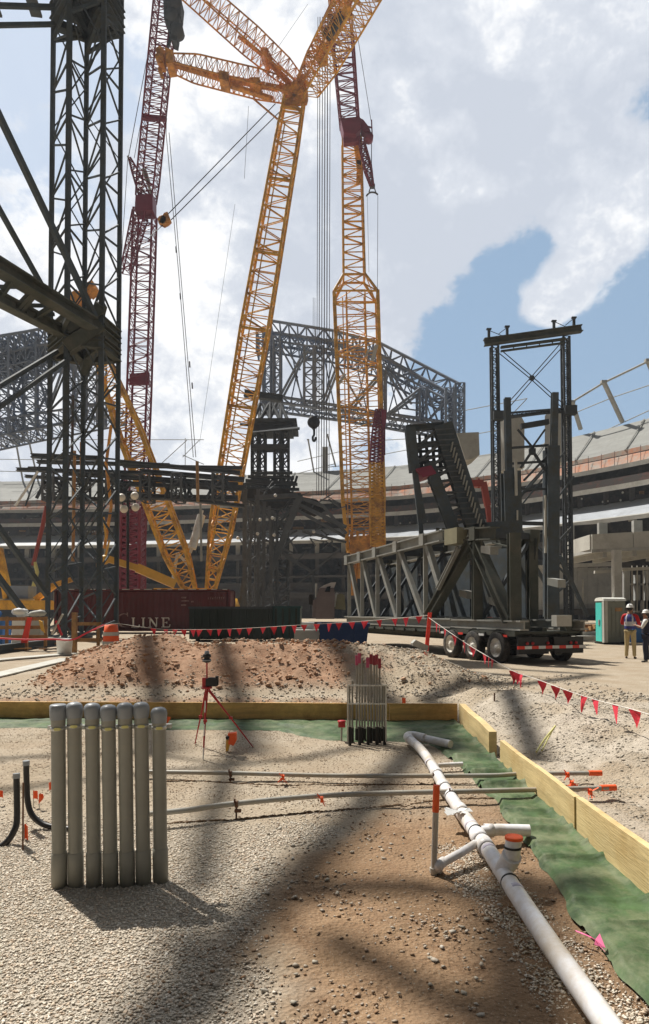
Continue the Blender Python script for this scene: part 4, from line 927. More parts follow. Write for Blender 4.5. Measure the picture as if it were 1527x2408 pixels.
# red container with writing
CD = 47.0; ct = thing('shipping_container', 'long dark red shipping container with large white lettering, behind the lattice tower', 'container', V(((P(337,1435,CD)).x, CD, 0)))
X0, X1, ZT = P(132,1388,CD).x, P(540,1388,CD).x, P(540,1388,CD).z; ZB = ZT-2.75
m = MB(); n = 60; pts = []
for i in range(n*2+1):
    x = X0+.15+(X1-X0-.3)*i/(n*2); pts.append((x, CD+(0 if (i//2) % 2 else .04)))
vs = [(x, y, ZB+.1) for x, y in pts]+[(x, y, ZT-.1) for x, y in pts]; L_ = len(pts)
m.add(vs, [(i, i+1, L_+i+1, L_+i) for i in range(L_-1)]); m.plate([(X0,CD+2.4,ZB),(X1,CD+2.4,ZB),(X1,CD+2.4,ZT),(X0,CD+2.4,ZT)], V((0,.05,0)))
m.plate([(X0,CD,ZT-.02),(X1,CD,ZT-.02),(X1,CD+2.4,ZT-.02),(X0,CD+2.4,ZT-.02)], V((0,0,.05)))
for x in (X0+.02, X1-.02): m.plate([(x,CD+.05,ZB),(x,CD+2.4,ZB),(x,CD+2.4,ZT),(x,CD+.05,ZT)], V((.04,0,0)))
m.build('side_panel', 'cont', ct)
m = MB()
for z in (ZB, ZT): 
    m.box(((X0+X1)/2, CD-.02, z), (X1-X0, .12, .14)); m.box(((X0+X1)/2, CD+2.42, z), (X1-X0, .12, .14))
for x in (X0, X1): m.box((x, CD-.03, (ZB+ZT)/2), (.16, .16, ZT-ZB)); m.box((x, CD+2.43, (ZB+ZT)/2), (.16, .16, ZT-ZB))
m.build('frame', 'cont', ct)
m = MB()
for i in range(16): x = X0+.3+(X1-X0-.6)*i/15; m.box((x, CD-.05, ZT+.06), (.5*random.uniform(.5,1.1), .1, .05))
m.build('bright_edge', 'concwhite', ct)
m = MB()
for x in (X0+.3, X1-.3):
    for y in (CD+.2, CD+2.2): m.box((x, y, ZB/2), (.4,.4,ZB))
m.build('blocking', 'wood', ct)
# letters: C LINE, serif capitals built from strokes
SCL = CD/F
def Lx(zx): return P(200*.588+zx*740/1527*.588, 1435, CD).x
def Lz(zy): return P(763, 2320*.588+zy*740/1527*.588, CD).z
def stroke(mb, x0, y0, x1, y1, w):
    a = V((Lx(x0), CD-.075, Lz(y0))); b_ = V((Lx(x1), CD-.075, Lz(y1))); mb.bar(a, b_, w*SCL*.285, .03, up=(0,1,0))
def serif(mb, x, y, w=9): stroke(mb, x-w, y, x+w, y, 6)
b0, b1 = 387, 312
m = MB(); 
for i in range(22):
    a0 = math.radians(60+i*11.5); a1 = math.radians(60+(i+1)*11.5); w = 15-9*abs(math.cos(a0-math.pi)) if 0 else (6+12*max(0, -math.cos(a0)))
    stroke(m, 615+50*math.cos(a0), 330-52*math.sin(a0), 615+50*math.cos(a1), 330-52*math.sin(a1), w)
stroke(m, 642, 268, 645, 300, 9)
m.build('letter_c', 'letterdim', ct)
m = MB(); stroke(m, 692,b0,692,b1,13); serif(m, 692, b1, 13); stroke(m, 676,b0,738,b0,7); stroke(m, 738,b0+2,742,b0-22,7); m.build('letter_l', 'letter', ct)
m = MB(); stroke(m, 774,b0,774,b1,13); serif(m,774,b0,15); serif(m,774,b1,15); m.build('letter_i', 'letter', ct)
m = MB(); stroke(m, 830,b0,830,b1,7); stroke(m, 830,b1,884,b0,13); stroke(m, 884,b0,884,b1,7); serif(m,830,b0,12); serif(m,826,b1,12); serif(m,884,b1,13); m.build('letter_n', 'letter', ct)
m = MB(); stroke(m, 940,b0,940,b1,13); stroke(m, 924,b0,990,b0,7); stroke(m, 924,b1,985,b1,7); stroke(m, 940,350,968,350,6); stroke(m, 985,b1,986,b1+20,7); stroke(m,990,b0,994,b0-22,7); stroke(m,968,342,968,358,7); m.build('letter_e', 'letter', ct)
m = MB()
for (x0, y0, x1) in [(1088,145,1128),(1088,172,1150),(1088,206,1130),(1172,178,1188)]:
    x = x0
    while x < x1: stroke(m, x, y0-6, x, y0+6, 5); stroke(m, x, y0-5, x+6, y0-5, 4); stroke(m, x, y0+3, x+6, y0+3, 3); x += 11
m.build('data_marks', 'letterdim', ct)
m = MB(); x = 1310
for k in range(8): stroke(m, x, 140, x, 158, 5); stroke(m, x, 140, x+8, 140, 4); x += 18
m.build('number_marks', 'letterdim', ct)
# ================================================================== tractor unit at the head of the trailer
td = 34.0; o = thing('truck_tractor', 'mauve grey lorry cab with tall roof fairing at the far end of the trailer', 'truck', P(775,1435,td)*1.0)
o['_w'] = tuple(V((P(775,1435,td).x, td, 0))); o.location = o['_w']
Q = lambda x, y, e=0: P(x, y, td+e)
m = MB(); m.plate([Q(743,1455),Q(786,1455),Q(787,1400),Q(785,1384),Q(752,1384),Q(746,1400)], V((0,2.2,0))); m.build('cab', 'truck', o)
m = MB(); m.plate([Q(751,1385,-.05),Q(785,1385,-.05),Q(790,1371,-.05),Q(778,1372,-.05),Q(762,1378,-.05)], V((0,2.0,0))); m.build('roof_fairing', 'trucktop', o)
m = MB(); m.plate([Q(764,1392,-1.2),Q(776,1392,-1.2),Q(778,1378,-1.2),Q(769,1380,-1.2)], V((0,.1,0))); m.build('window', 'glass', o)
m = MB(); m.plate([Q(735,1452),Q(746,1452),Q(746,1408),Q(737,1412)], V((0,1.8,0))); m.build('door', 'truck', o)
m = MB(); m.plate([Q(788,1432,-.3),Q(813,1434,-.3),Q(810,1400,-.3),Q(803,1396,-.3),Q(793,1398,-.3)], V((0,.5,0))); m.build('tank_panel', 'olive', o)
m = MB(); m.tube(Q(789,1428,-.45), Q(789,1402,-.45), .10, n=12); m.tube(Q(789,1402,-.45), Q(796,1396,-.45), .10, n=12); m.build('exhaust_stack', 'white', o)
m = MB(); m.tube(Q(744,1405,-.4), Q(744,1372,-.4), .05, n=8); m.build('air_pipe', 'steellight', o)
m = MB(); m.box(Q(733,1410,-.2), (.25,.1,.5)); m.build('mirror', 'black', o)
for px in (740, 764, 800): wheel(V((P(px,1435,td-.4).x, td-.3, .5)), o, V((.25,.97,0)).normalized(), r=.5, w=.3)
m = MB(); m.box(V((P(772,1435,td).x, td+.9, .85)), (2.0,2.0,.3)); m.build('chassis', 'black', o)
# ================================================================== portable toilet
def toilet():
    td = 31.6; c = P(1440,1435,td); o = thing('portable_toilet', 'portable toilet with a teal door, grey walls and a pale roof', 'portable toilet', V((c.x, td, 0)))
    A = V((P(1402,1435,33.0).x, 33.0, 0)); B = V((P(1422,1435,32.0).x, 32.0, 0)); C = V((P(1470,1435,32.4).x, 32.4, 0)); h = 2.02
    e1 = (B-A); e2 = (C-B)
    m = MB(); D_ = A+e2; m.plate([A+V((0,0,.08)), B+V((0,0,.08)), B+V((0,0,h)), A+V((0,0,h))], e2.normalized()*.05); m.plate([B+V((0,0,.08)), C+V((0,0,.08)), C+V((0,0,h)), B+V((0,0,h))], V((0,.05,0))); m.plate([C+V((0,0,.08)), C+e1*-1+V((0,0,.08)), C-e1+V((0,0,h)), C+V((0,0,h))], V((.05,0,0))); m.plate([A+V((0,0,.08)), D_+V((0,0,.08)), D_+V((0,0,h)), A+V((0,0,h))], V((0,.05,0)))
    m.build('wall_panel', 'toilet', o)
    off = V((-.97,-.24,0))*.05
    f = lambda t, z: A.lerp(B, t)+V((0,0,z))+V((-.03,-.05,0))
    m = MB(); m.plate([f(.02,.12), f(.72,.12), f(.72,h-.06), f(.02,h-.06)], V((-.05,-.03,0))); m.build('door', 'tealdoor', o)
    m = MB(); m.plate([f(.35,.9), f(.5,.9), f(.5,1.15), f(.35,1.15)], V((-.12,-.10,0))); m.build('door_latch', 'pvccap', o)
    m = MB(); m.plate([f(.76,.08), f(1.0,.08), f(1.0,h), f(.76,h)], V((-.05,-.04,0)))
    g = lambda t, z: B.lerp(C, t)+V((0,-.03,z)); m.plate([g(0,.08), g(.13,.08), g(.13,h), g(0,h)], V((0,-.05,0))); m.build('corner_trim', 'toiletlight', o)
    m = MB()
    for t in (.35,.55,.75): m.plate([g(t-.015,.3), g(t+.015,.3), g(t+.015,h-.3), g(t-.015,h-.3)], V((0,-.03,0)))
    m.plate([g(.5,1.55), g(.85,1.55), g(.85,1.72), g(.5,1.72)], V((0,-.04,0)), 1); m.build('wall_rib', ['toilet','wood'], o)
    cc = (A+C)/2; m = MB(); N = 6; sec = []
    for i in range(N+1):
        a = math.pi*i/N; s = math.cos(a); z = h+.02+.17*math.sin(a)**.6; mid = A.lerp(B, .5-.56*s)-V((0,0,0)); sec.append([mid-e2*.05+V((0,0,z)), mid+e2*1.05+V((0,0,z))])
    vs = [p for q in sec for p in q]; m.add(vs, [(2*i,2*i+1,2*i+3,2*i+2) for i in range(N)]); m.add([q[0] for q in sec], [tuple(range(N+1))]); m.add([q[1] for q in sec], [tuple(range(N+1))[::-1]])
    m.build('roof', 'roofw', o)
    m = MB(); m.tube(cc+V((.25,.2,1.9)), cc+V((.25,.2,2.42)), .05, n=10); m.build('vent_pipe', 'toiletlight', o)
    m = MB(); m.box(cc+V((0,0,.05)), ((C-A).length*.9, .9, .10), .1); m.build('skid_base', 'black', o)
toilet()
# ================================================================== people
def skinned(name, m, nodes, edges, parent, root=0, sub=2):
    bm = bmesh.new(); L = V(parent['_w']) if parent else V(nodes[0][0]); vs = []
    sl_ = bm.verts.layers.skin.verify()
    for i, (p, r) in enumerate(nodes):
        v = bm.verts.new(V(p)-L); rr = r if isinstance(r, tuple) else (r, r); v[sl_].radius = rr; v[sl_].use_root = (i == root); vs.append(v)
    for a, b_ in edges: bm.edges.new((vs[a], vs[b_]))
    me = bpy.data.meshes.new(name); bm.to_mesh(me); bm.free(); o = bpy.data.objects.new(name, me); COL.objects.link(o)
    if parent: o.parent = parent
    else: o.location = L
    o['_w'] = tuple(L); me.materials.append(M[m])
    md = o.modifiers.new('Skin', 'SKIN'); md.use_smooth_shade = True
    s2 = o.modifiers.new('Sub', 'SUBSURF'); s2.levels = sub; s2.render_levels = sub
    return o
def person(label, foot, H, face, armsL, armsR, cols, stance=.11, lean=0):
    """face: unit plan vector the body faces; arms: (elbow, wrist) in body coordinates (right, fwd, up), all in units of H"""
    f = V((face[0], face[1], 0)).normalized(); r = V((f.y, -f.x, 0)); B = V(foot)
    W = lambda x, y, z: B+r*x*H+f*y*H+V((0,0,z*H))
    nodes = []; edges = []
    def N(p, rad, par=None):
        nodes.append((W(*p), rad*H if not isinstance(rad, tuple) else (rad[0]*H, rad[1]*H)))
        if par is not None: edges.append((par, len(nodes)-1))
        return len(nodes)-1
    pel = N((0,0,.53), .060); wa = N((0,.005,.60), .055, pel); ch = N((0,.01,.72), .068, wa); sh = N((0,0,.80), .045, ch); nk = N((0,.008,.845), .030, sh)
    jaw = N((0,.022,.875), .034, nk); hd = N((0,.012,.925), .046, jaw); tp = N((0,.008,.965), .034, hd)
    no = N((0,.060,.905), .008, jaw)
    wr = {}
    for sx, (el, ws) in ((-1, armsL), (1, armsR)):
        s1 = N((sx*.10,0,.795), .034, sh); e = N(el, .024, s1); w = N(ws, .016, e)
        d = V(ws)-V(el); d.normalize(); side = V((0,0,1)).cross(d).normalized(); up = d.cross(side)
        pm = N(tuple(V(ws)+d*.028), .016, w)
        for k in range(4):
            off = side*(k-1.5)*.011; a = N(tuple(V(ws)+d*.05+off), .0055, pm); b1 = N(tuple(V(ws)+d*(.068+.004*(1.5-abs(k-1.5)))+off-up*.008), .005, a); N(tuple(V(ws)+d*.078+off-up*.02), .0045, b1)
        a = N(tuple(V(ws)+d*.025+side*.022*-sx), .0058, w); N(tuple(V(ws)+d*.045+side*.03*-sx), .005, a)
    o = skinned('body', 'skin', nodes, edges, None); o.name = 'person'; tag(o, label, 'person')
    # trousers
    for_legs = [(W(0,0,.535), (.078*H,.062*H))]; le = []
    for sx in (-1, 1):
        k = len(for_legs); yk = .012 if sx < 0 else -.01
        for_legs += [(W(sx*.05,0,.49), .057*H), (W(sx*stance*.55,.012+yk,.28), .043*H), (W(sx*stance*.62,yk,.14), .036*H), (W(sx*stance*.64,yk,.035), .034*H)]
        le += [(0,k),(k,k+1),(k+1,k+2),(k+2,k+3)]
    skinned('trousers', cols['trousers'], for_legs, le, o)
    for sx in (-1, 1):
        yk = .012 if sx < 0 else -.01
        skinned('boot', cols['boot'], [(W(sx*stance*.64,yk-.012,.024), .024*H),(W(sx*stance*.68,yk+.03,.020), (.024*H,.018*H)),(W(sx*stance*.74,yk+.075,.016), (.024*H,.014*H))], [(0,1),(1,2)], o, sub=1)
    # shirt with sleeves
    sn = [(W(0,0,.56), (.082*H,.062*H)), (W(0,.005,.66), (.086*H,.064*H)), (W(0,.005,.75), (.094*H,.066*H)), (W(0,0,.80), (.058*H,.046*H)), (W(0,.004,.828), .038*H)]; se = [(0,1),(1,2),(2,3),(3,4)]
    for sx, (el, ws) in ((-1, armsL), (1, armsR)):
        k = len(sn); wv = V(el).lerp(V(ws), .85 if cols.get('long') else .1)
        sn += [(W(sx*.102,0,.792), .044*H), (W(*el), .033*H), (W(*wv), .024*H)]; se += [(3,k),(k,k+1),(k+1,k+2)]
    skinned('shirt', cols['shirt'], sn, se, o)
    # vest: open tube round the torso with armholes
    m = MB(); n = 22; prof = [(.55,.098,.076),(.60,.100,.078),(.68,.102,.080),(.735,.107,.082),(.775,.098,.074),(.815,.070,.055)]
    vs = []
    for z, a, b_ in prof:
        for k in range(n): t = 2*math.pi*k/n; vs.append(W(a*math.cos(t), .004+b_*math.sin(t), z))
    for i in range(len(prof)-1):
        for k in range(n):
            z = (prof[i][0]+prof[i+1][0])/2; mi = 0
            t = 2*math.pi*(k+.5)/n
            if i >= 3 and abs(math.cos(t)) > .93: continue
            if i == 1: mi = 1
            elif i >= 2 and .35 < abs(math.cos(t)) < .72: mi = 1
            m.add([vs[i*n+k], vs[i*n+(k+1)%n], vs[(i+1)*n+(k+1)%n], vs[(i+1)*n+k]], [(0,1,2,3)], mi, True)
    m.build('vest', [cols['vest'], cols['stripe']], o)
    # hair, ears, eyes, mouth
    hc = W(0,.010,.930)
    m = MB(); m.ball(W(0,-.004,.925), .052*H, 16, sz=(.93,.98,1.0)); m.build('hair', 'hair', o)
    m = MB()
    for sx in (-1, 1): m.ball(W(sx*.048,.006,.912), .013*H, 8, sz=(.5,.8,1.2))
    m.build('ear', 'skin', o)
    m = MB()
    for sx in (-1, 1): m.ball(W(sx*.018,.052,.918), .0055*H, 8)
    m.box(W(0,.055,.882), (.024*H,.008*H,.004*H)); m.build('face_features', 'black', o)
    ax = V((0,0,1)); m = MB(); m.lathe(W(0,.004,.940), [(.062*H,-.004*H),(.070*H,-.002*H),(.071*H,.002*H),(.061*H,.006*H),(.060*H,.022*H),(.053*H,.042*H),(.036*H,.058*H),(.016*H,.066*H),(0,.067*H)], 22)
    m.plate([W(-.045,.045,.938), W(-.030,.090,.934), W(.030,.090,.934), W(.045,.045,.938)], V((0,0,.004*H))); m.bar(W(0,-.05,.975), W(0,.055,.975), .014*H, .05*H); m.build('hard_hat', 'hat', o)
    return o
f1 = G(1483, 1549, 0); f1.z = gz(f1.x, f1.y)
person('person in white hard hat, blue reflective vest, red sleeves and khaki trousers', f1, 1.80, (.55,.80), ((-.15,.05,.64),(-.09,.17,.66)), ((.15,.02,.64),(.12,.15,.60)), dict(trousers='khaki', boot='boot', shirt='shirt', vest='vest', stripe='stripe', long=True))
f2 = G(1521, 1557, 0); f2.z = gz(f2.x, f2.y)
person('person in white hard hat and dark clothes at the right edge, arms raised', f2, 1.62, (-.75,.45), ((-.14,.06,.66),(-.06,.17,.70)), ((.14,.06,.66),(.06,.17,.70)), dict(trousers='navy', boot='black', shirt='white', vest='navy', stripe='navy', long=False))
# ================================================================== near lattice tower, left
TD = 38.0
tw = thing('lattice_tower', 'tall dark steel lattice shoring tower filling the left side, standing behind the dirt pile', 'tower', V((P(195,1435,TD).x, TD, 0)))
legs = [(125,113,38.5),(163,152,36.6),(204,192,39.4),(244,234,37.0),(285,274,39.0)]     # px at row 180, px at row 1415
ZTOP = 42.5
def leg_pt(i, z):
    a, b, d = legs[i]; p0 = P(a, 180, d); p1 = P(b, 1415, d); xb = p1.x; xt = p0.x     # stands plumb, centred
    t = (z-p1.z)/(p0.z-p1.z); return V((p1.x+(p0.x-p1.x)*t, d, z))
for i in range(5):
    MB().bar(leg_pt(i, -.1), leg_pt(i, ZTOP), .22 if i % 2 == 0 else .26, .22).build('leg', 'steel', tw)
MB()
per = 130/F*TD
for (i, j, ph, rr) in [(0,1,0,.055),(1,2,.1,.055),(2,3,.55,.055),(3,4,.02,.055)]:
    m = MB(); z = .6+ph*per - per
    while z < 35:
        z0, z1, z2 = max(z,0), z+per*.5, z+per
        m.bar(leg_pt(i, z0), leg_pt(j, z0+.35), .09); m.bar(leg_pt(i, z0+.05), leg_pt(j, z1+.2), .085)
        m.bar(leg_pt(j, z1+.2), leg_pt(i, z2-.05), .085)
        z += per
    m.build('bracing', 'steel', tw)
for (i, j, ph) in [(0,2,.3),(2,4,.8),(1,3,.5)]:
    m = MB(); z = .6+ph*per-per; k = 0
    while z < 35:
        a, b = (i, j) if k % 2 == 0 else (j, i)
        m.bar(leg_pt(a, max(z, 0)), leg_pt(b, z+per), .06); z += per; k += 1
    m.build('rear_bracing', 'steel', tw)
# ladder strips on the lower legs
m = MB()
for i in (1, 3):
    for z in np.arange(.3, 12, .45):
        p = leg_pt(i, z); m.bar(p+V((-.14,-.14,0)), p+V((.14,-.14,.22)), .03)
m.build('batten', 'steelgreen', tw)
# top cap and middle node
Wd = lambda px, py, d: P(px, py, d)
m = MB()
zc0, zc1 = P(200,38,TD).z, ZTOP
for (i, j) in [(0,1),(1,2),(2,3),(3,4),(0,2),(2,4),(1,3)]:
    for z in (zc0, zc0+.9, zc0+2.2): m.ibeam(leg_pt(i, z), leg_pt(j, z), .5, .42, .06)
    m.bar(leg_pt(i, zc0-1.0), leg_pt(j, zc0), .16)
m.plate([leg_pt(0,zc0+.2), leg_pt(1,zc0-.9), leg_pt(1,zc0+2.2), leg_pt(0,zc0+2.2)], V((0,.06,0))); m.plate([leg_pt(1,zc0-.9), leg_pt(2,zc0-.4), leg_pt(2,zc0+2.2), leg_pt(1,zc0+2.2)], V((0,.06,0)))
m.plate([leg_pt(2,zc0-.6), leg_pt(3,zc0-.2), leg_pt(3,zc0+1.0), leg_pt(2,zc0+1.0)], V((0,.06,0))); m.plate([leg_pt(3,zc0+.5), leg_pt(4,zc0+.4), leg_pt(4,zc0+2.0), leg_pt(3,zc0+2.0)], V((0,.06,0)))
m.plate([leg_pt(0,zc0+1), leg_pt(1,zc0+1), leg_pt(3,zc0+1), leg_pt(4,zc0+1), leg_pt(2,zc0+1)], V((0,0,.1)))
m.build('head_frame', 'steel', tw)
nz = P(195,792,TD).z
m = MB()
for (i, j) in [(0,1),(1,2),(2,3),(3,4),(0,2),(2,4),(1,3)]:
    for dz in (-.85, -.2, .5): m.ibeam(leg_pt(i, nz+dz), leg_pt(j, nz+dz), .4, .45, .06)
m.plate([leg_pt(0,nz-1.0), leg_pt(1,nz-1.1), leg_pt(1,nz+.9), leg_pt(0,nz+.7)], V((0,.06,0))); m.plate([leg_pt(1,nz-1.1), leg_pt(3,nz-.9), leg_pt(3,nz+1.4), leg_pt(2,nz+1.6), leg_pt(1,nz+.7)], V((0,.08,0)))
m.plate([leg_pt(2,nz-1.1), leg_pt(4,nz-.6), leg_pt(4,nz+.6), leg_pt(2,nz+.9)], V((0,.06,0)))
m.bar(leg_pt(1,nz-1.2), leg_pt(3,nz+.2), .7); m.bar(leg_pt(1,nz-.2), leg_pt(3,nz+1.1), .6); m.bar(leg_pt(2,nz-1.6), leg_pt(3,nz+1.4), .5)
m.build('node_plate', 'steelgreen', tw)
# arms that reach left from the tower
def arm(name, label, parts, m='steelgreen'):
    o = thing(name, label, 'steel beam', parts[0][1]); 
    for nm, a, b, w, h in parts: MB().ibeam(a, b, w, h, .05).build(nm, m, o)
    return o
U0, U1 = P(-60,592,29), P(218,762,36.4); L0, L1 = P(-60,672,29.5), P(150,782,36.6)
o = thing('roof_truss_arm', 'heavy dark steel truss arm sloping from the left edge into the tower', 'steel truss', U1)
MB().ibeam(U0, U1, .75, .62, .08).build('upper_beam', 'steelgreen', o)
MB().ibeam(L0, L1, .60, .55, .08).build('lower_beam', 'steelgreen', o)
at = lambda a, b, px: min((a.lerp(b, k/200) for k in range(201)), key=lambda p: abs(CX+F*p.x/p.y-px))
for (a, b) in [(75,33),(82,42),(130,75),(25,-10),(160,140)]: MB().bar(at(U0,U1,a), at(L0,L1,b), .22).build('web_member', 'steelgreen', o)
for (x0, x1, y) in [(-20,52,674),(50,122,718),(60,125,738)]: MB().bar(P(x0,y,33), P(x1,y+1,36), .2).build('tie_beam', 'steelgreen', o)
SG = 'inclined dark struts tied into the tower'
def strut(label, a, b, w):
    o = MB().bar(a, b, w, w).build('steel_strut', 'steel'); tag(o, label, 'strut', SG)
strut('long thick dark strut running from the left edge down to the tower middle', P(-30,212,31), P(224,745,36.3), .26)
strut('shorter dark strut at the left edge meeting the truss arm above the tower node', P(-30,440,31), P(101,675,33.5), .2)
strut('dark strut rising from the left edge to the tower node, upper of two', P(-30,925,32), P(135,826,37), .2)
strut('dark strut rising from the left edge to the tower node, lower of two', P(-30,977,31.5), P(165,842,36.8), .2)
strut('dark strut sloping down to the foot of the tower, steeper upper one', P(-30,1202,33), P(111,1400,36.5), .24)
strut('dark strut sloping down to the tower base plate, lowest one', P(-30,1322,33), P(109,1508,36.2), .26)
strut('horizontal dark tie leaving the tower head, upper one at the top left', P(-40,12,36), P(130,17,TD), .22)
strut('horizontal dark tie leaving the tower head, lower one at the top left', P(-40,60,36), P(130,57,TD), .2)
MB_ = MB(); MB_.box(leg_pt(0,0)+V((0,0,.05)), (1.0,1.0,.3)); MB_.box(leg_pt(2,.15), (1.0,1.0,.3)); MB_.build('base_plate', 'steel', tw)
# ------------------------------------------------------------------ unseen added bars, shaped along the ground shadows so as to cast them
HS = 24.0
def lift(px, py, h=HS): g = G(px, py, 0); return g + V((SUN.x/SUN.z*h, SUN.y/SUN.z*h, h))
rf = thing('shadow_caster_frame', 'unseen dark steel bars added high beyond the left edge to cast the ground shadows', 'steel truss', lift(700,2060))
def cast(name, pts, w, h=HS, m='steel', gz_=0.0):
    mb = MB(); q = [G(a, b, gz_) + V((SUN.x/SUN.z*(h-gz_), SUN.y/SUN.z*(h-gz_), h-gz_)) for a, b in pts]
    for i in range(len(q)-1): mb.ibeam(q[i], q[i+1], w, .14, .04)
    mb.build(name, m, rf)
cast('main_caster', [(1080,1690),(960,1772),(850,1900),(700,2058),(560,2190),(400,2370),(250,2600)], .29)
cast('outer_caster', [(1100,1690),(985,1772),(870,1905),(725,2070),(590,2215),(480,2420)], .13, HS+1.0)
cast('caster_brace', [(570,1700),(530,1830),(495,1930),(470,2090)], .17)
cast('caster_brace', [(430,2100),(400,2250),(380,2500)], .08, HS+1)
cast('cross_caster', [(640,2105),(860,2080),(1160,2092),(1420,2090)], .17)
cast('cross_caster', [(770,2200),(900,2275),(1030,2340),(1300,2500)], .20)
cast('cross_caster', [(1195,2040),(1215,2160),(1230,2280),(1240,2600)], .38)
cast('cross_caster', [(1000,1725),(700,1785),(545,1798),(200,1835),(-100,1870)], .08)
cast('cross_caster', [(540,1798),(300,1770),(-100,1790)], .07)
cast('edge_caster', [(1000,1640),(1250,1652),(1560,1690),(1800,1730)], .50, HS)
cast('caster_brace', [(1215,1650),(1235,1700),(1262,1790)], .28)
cast('caster_brace', [(380,1500),(345,1560),(330,1640)], .5, h=40.5, gz_=.6)
cast('caster_brace', [(540,1500),(530,1570),(545,1640)], .4, h=40.5, gz_=.6)
cast('caster_brace', [(700,1500),(860,1560),(1000,1640)], .7, h=40.5, gz_=.6)
cast('caster_brace', [(180,1530),(300,1512),(400,1500)], .4, h=40.5, gz_=.6)
cast('caster_link', [(1000,1640),(1080,1690)], .3)
q = MB(); q.ibeam(leg_pt(1,ZTOP-.5), G(380,1500,.6)+V((SUN.x/SUN.z*40,SUN.y/SUN.z*40,40)), .5, .5, .08); q.ibeam(G(1000,1640,0)+V((SUN.x/SUN.z*HS,SUN.y/SUN.z*HS,HS)), leg_pt(3,ZTOP-.2), .3, .3, .05); q.ibeam(lift(-100,1790), lift(-100,1870), .3,.3,.05); q.build('caster_link', 'steel', rf)
# ================================================================== cranes
def along(o, name, A, B, wA, wB, n, m, rc, rb, prof=None, **k):
    return boom(o, name, A, B, prof or [(0,wA,wA),(1,wB,wB)], n, m, rc, rb, **k)
# --- big yellow derrick crane
cr_ = thing('crawler_crane', 'huge yellow lattice crane whose leaning mast forks into lattice arms near the top centre', 'crane', V((P(480,1435,82).x, 82, 0)))
A0, A1 = P(495,1392,80), P(694,228,86); k = lambda px, d: px/F*d
def pb(w0, w1, w2, d0, d1): return [(0,k(18,d0),k(18,d0)),(.12,k(w0,d0),k(44,d0)),(.5,k(w1,(d0+d1)/2),k(44,d0)),(.9,k(w2,d1),k(40,d1)),(1,k(w2-6,d1),k(32,d1))]
boom(cr_, 'main_boom', A0, A1, pb(50,64,52,80,86), 44, 'orange', .18, .07)
R_ = rings(A0, A1, pb(50,64,52,80,86), 52); m = MB()
for i in range(2, 52, 8): m.bar(R_[i][0], R_[i][1], .28); m.bar(R_[i][0], R_[i+1][1], .16)
m.tube(A0.lerp(A1,.08)+V((-.5,-1.2,0)), A0.lerp(A1,.93)+V((-.5,-1.2,0)), .09, n=6); m.build('boom_joint', 'orange', cr_)
B0, B1 = P(449,1390,80), P(182,690,74)
boom(cr_, 'back_mast', B0, B1, [(0,k(24,80),k(20,80)),(.12,k(50,80),k(40,80)),(.55,k(52,78),k(40,78)),(.8,k(26,76),k(24,76)),(1,k(16,74),k(16,74))], 30, 'orange', .20, .07)
R_ = rings(B0, B1, [(0,k(24,80),k(20,80)),(.12,k(50,80),k(40,80)),(.55,k(52,78),k(40,78)),(.8,k(26,76),k(24,76)),(1,k(16,74),k(16,74))], 30); m = MB()
for i in range(0, 22): m.bar(R_[i][0], R_[i+1][0], .42, .3); m.bar(R_[i][1], R_[i+1][1], .42, .3)
m.build('mast_rail', 'orange', cr_)
m = MB(); m.plate([P(170,700,73.5),P(188,690,73.5),P(196,706,73.5),P(186,730,73.5),P(172,722,73.5)], V((0,2,0))); m.plate([P(202,680,73.5),P(224,668,73.5),P(230,680,73.5),P(212,696,73.5)], V((0,2,0))); m.bar(P(190,715,74), P(215,682,74), .8); m.build('mast_head', 'orange2', cr_)
# derrick arms
AP = P(697,212,86)
boom(cr_, 'left_arm', P(672,214,86), P(404,148,80), [(0,k(34,86),2.0),(.25,k(40,86),2.4),(.8,k(36,80),2.4),(1,k(22,80),1.6)], 22, 'orange2', .10, .042)
m = MB(); m.bar(P(411,152,80), P(534,189,82.5), .55, .45); m.bar(P(534,185,82.5), P(655,208,85.5), .75, .45); m.bar(P(534,198,82.5), P(640,233,85.5), .6, .4); m.plate([P(518,180,82),P(540,184,82),P(540,206,82),P(518,200,82)], V((0,2,0))); m.plate([P(590,196,84),P(612,196,84),P(616,208,84),P(600,215,84),P(588,206,84)], V((0,2,0))); m.build('arm_cylinder', 'orange2', cr_)
m = MB(); m.plate([P(393,128,80),P(412,136,80),P(412,164,80),P(396,166,80)], V((0,2.2,0))); m.plate([P(369,124,80),P(380,118,80),P(392,130,80),P(388,160,80),P(376,158,80)], V((0,1.4,0)))
m.lathe(P(378,140,79.6), [(0,-.5),(.55,-.5),(.55,.5),(0,.5)], 14, axis=V((0,1,0))); m.tube(P(375,160,80), P(382,182,80), .25, n=6); m.build('arm_head', 'orange2', cr_)
boom(cr_, 'upper_left_arm', P(703,196,86), P(440,-36,78), [(0,k(20,86),1.5),(.15,k(34,86),2.4),(.45,k(44,84),2.6),(1,k(38,78),2.6)], 26, 'orange2', .10, .042)
m = MB(); m.bar(P(690,205,86), P(622,134,84), .5, .5); m.bar(P(622,134,84), P(560,85,82), .28, .28); m.plate([P(614,130,84),P(630,126,84),P(640,146,84),P(626,152,84)], V((0,2,0))); m.bar(P(595,231,85), P(661,287,85), .18); m.build('arm_strut', 'orange2', cr_)
boom(cr_, 'upper_right_arm', P(722,210,86), P(876,-60,74), [(0,k(40,86),2.4),(.25,k(52,84),3.2),(.6,k(56,80),3.4),(1,k(60,74),3.4)], 19, 'orange', .13, .055)
boom(cr_, 'inner_right_arm', P(712,198,85), P(830,-50,76), [(0,k(14,85),1.5),(.3,k(26,82),2),(1,k(24,76),2)], 20, 'orange2', .12, .055)
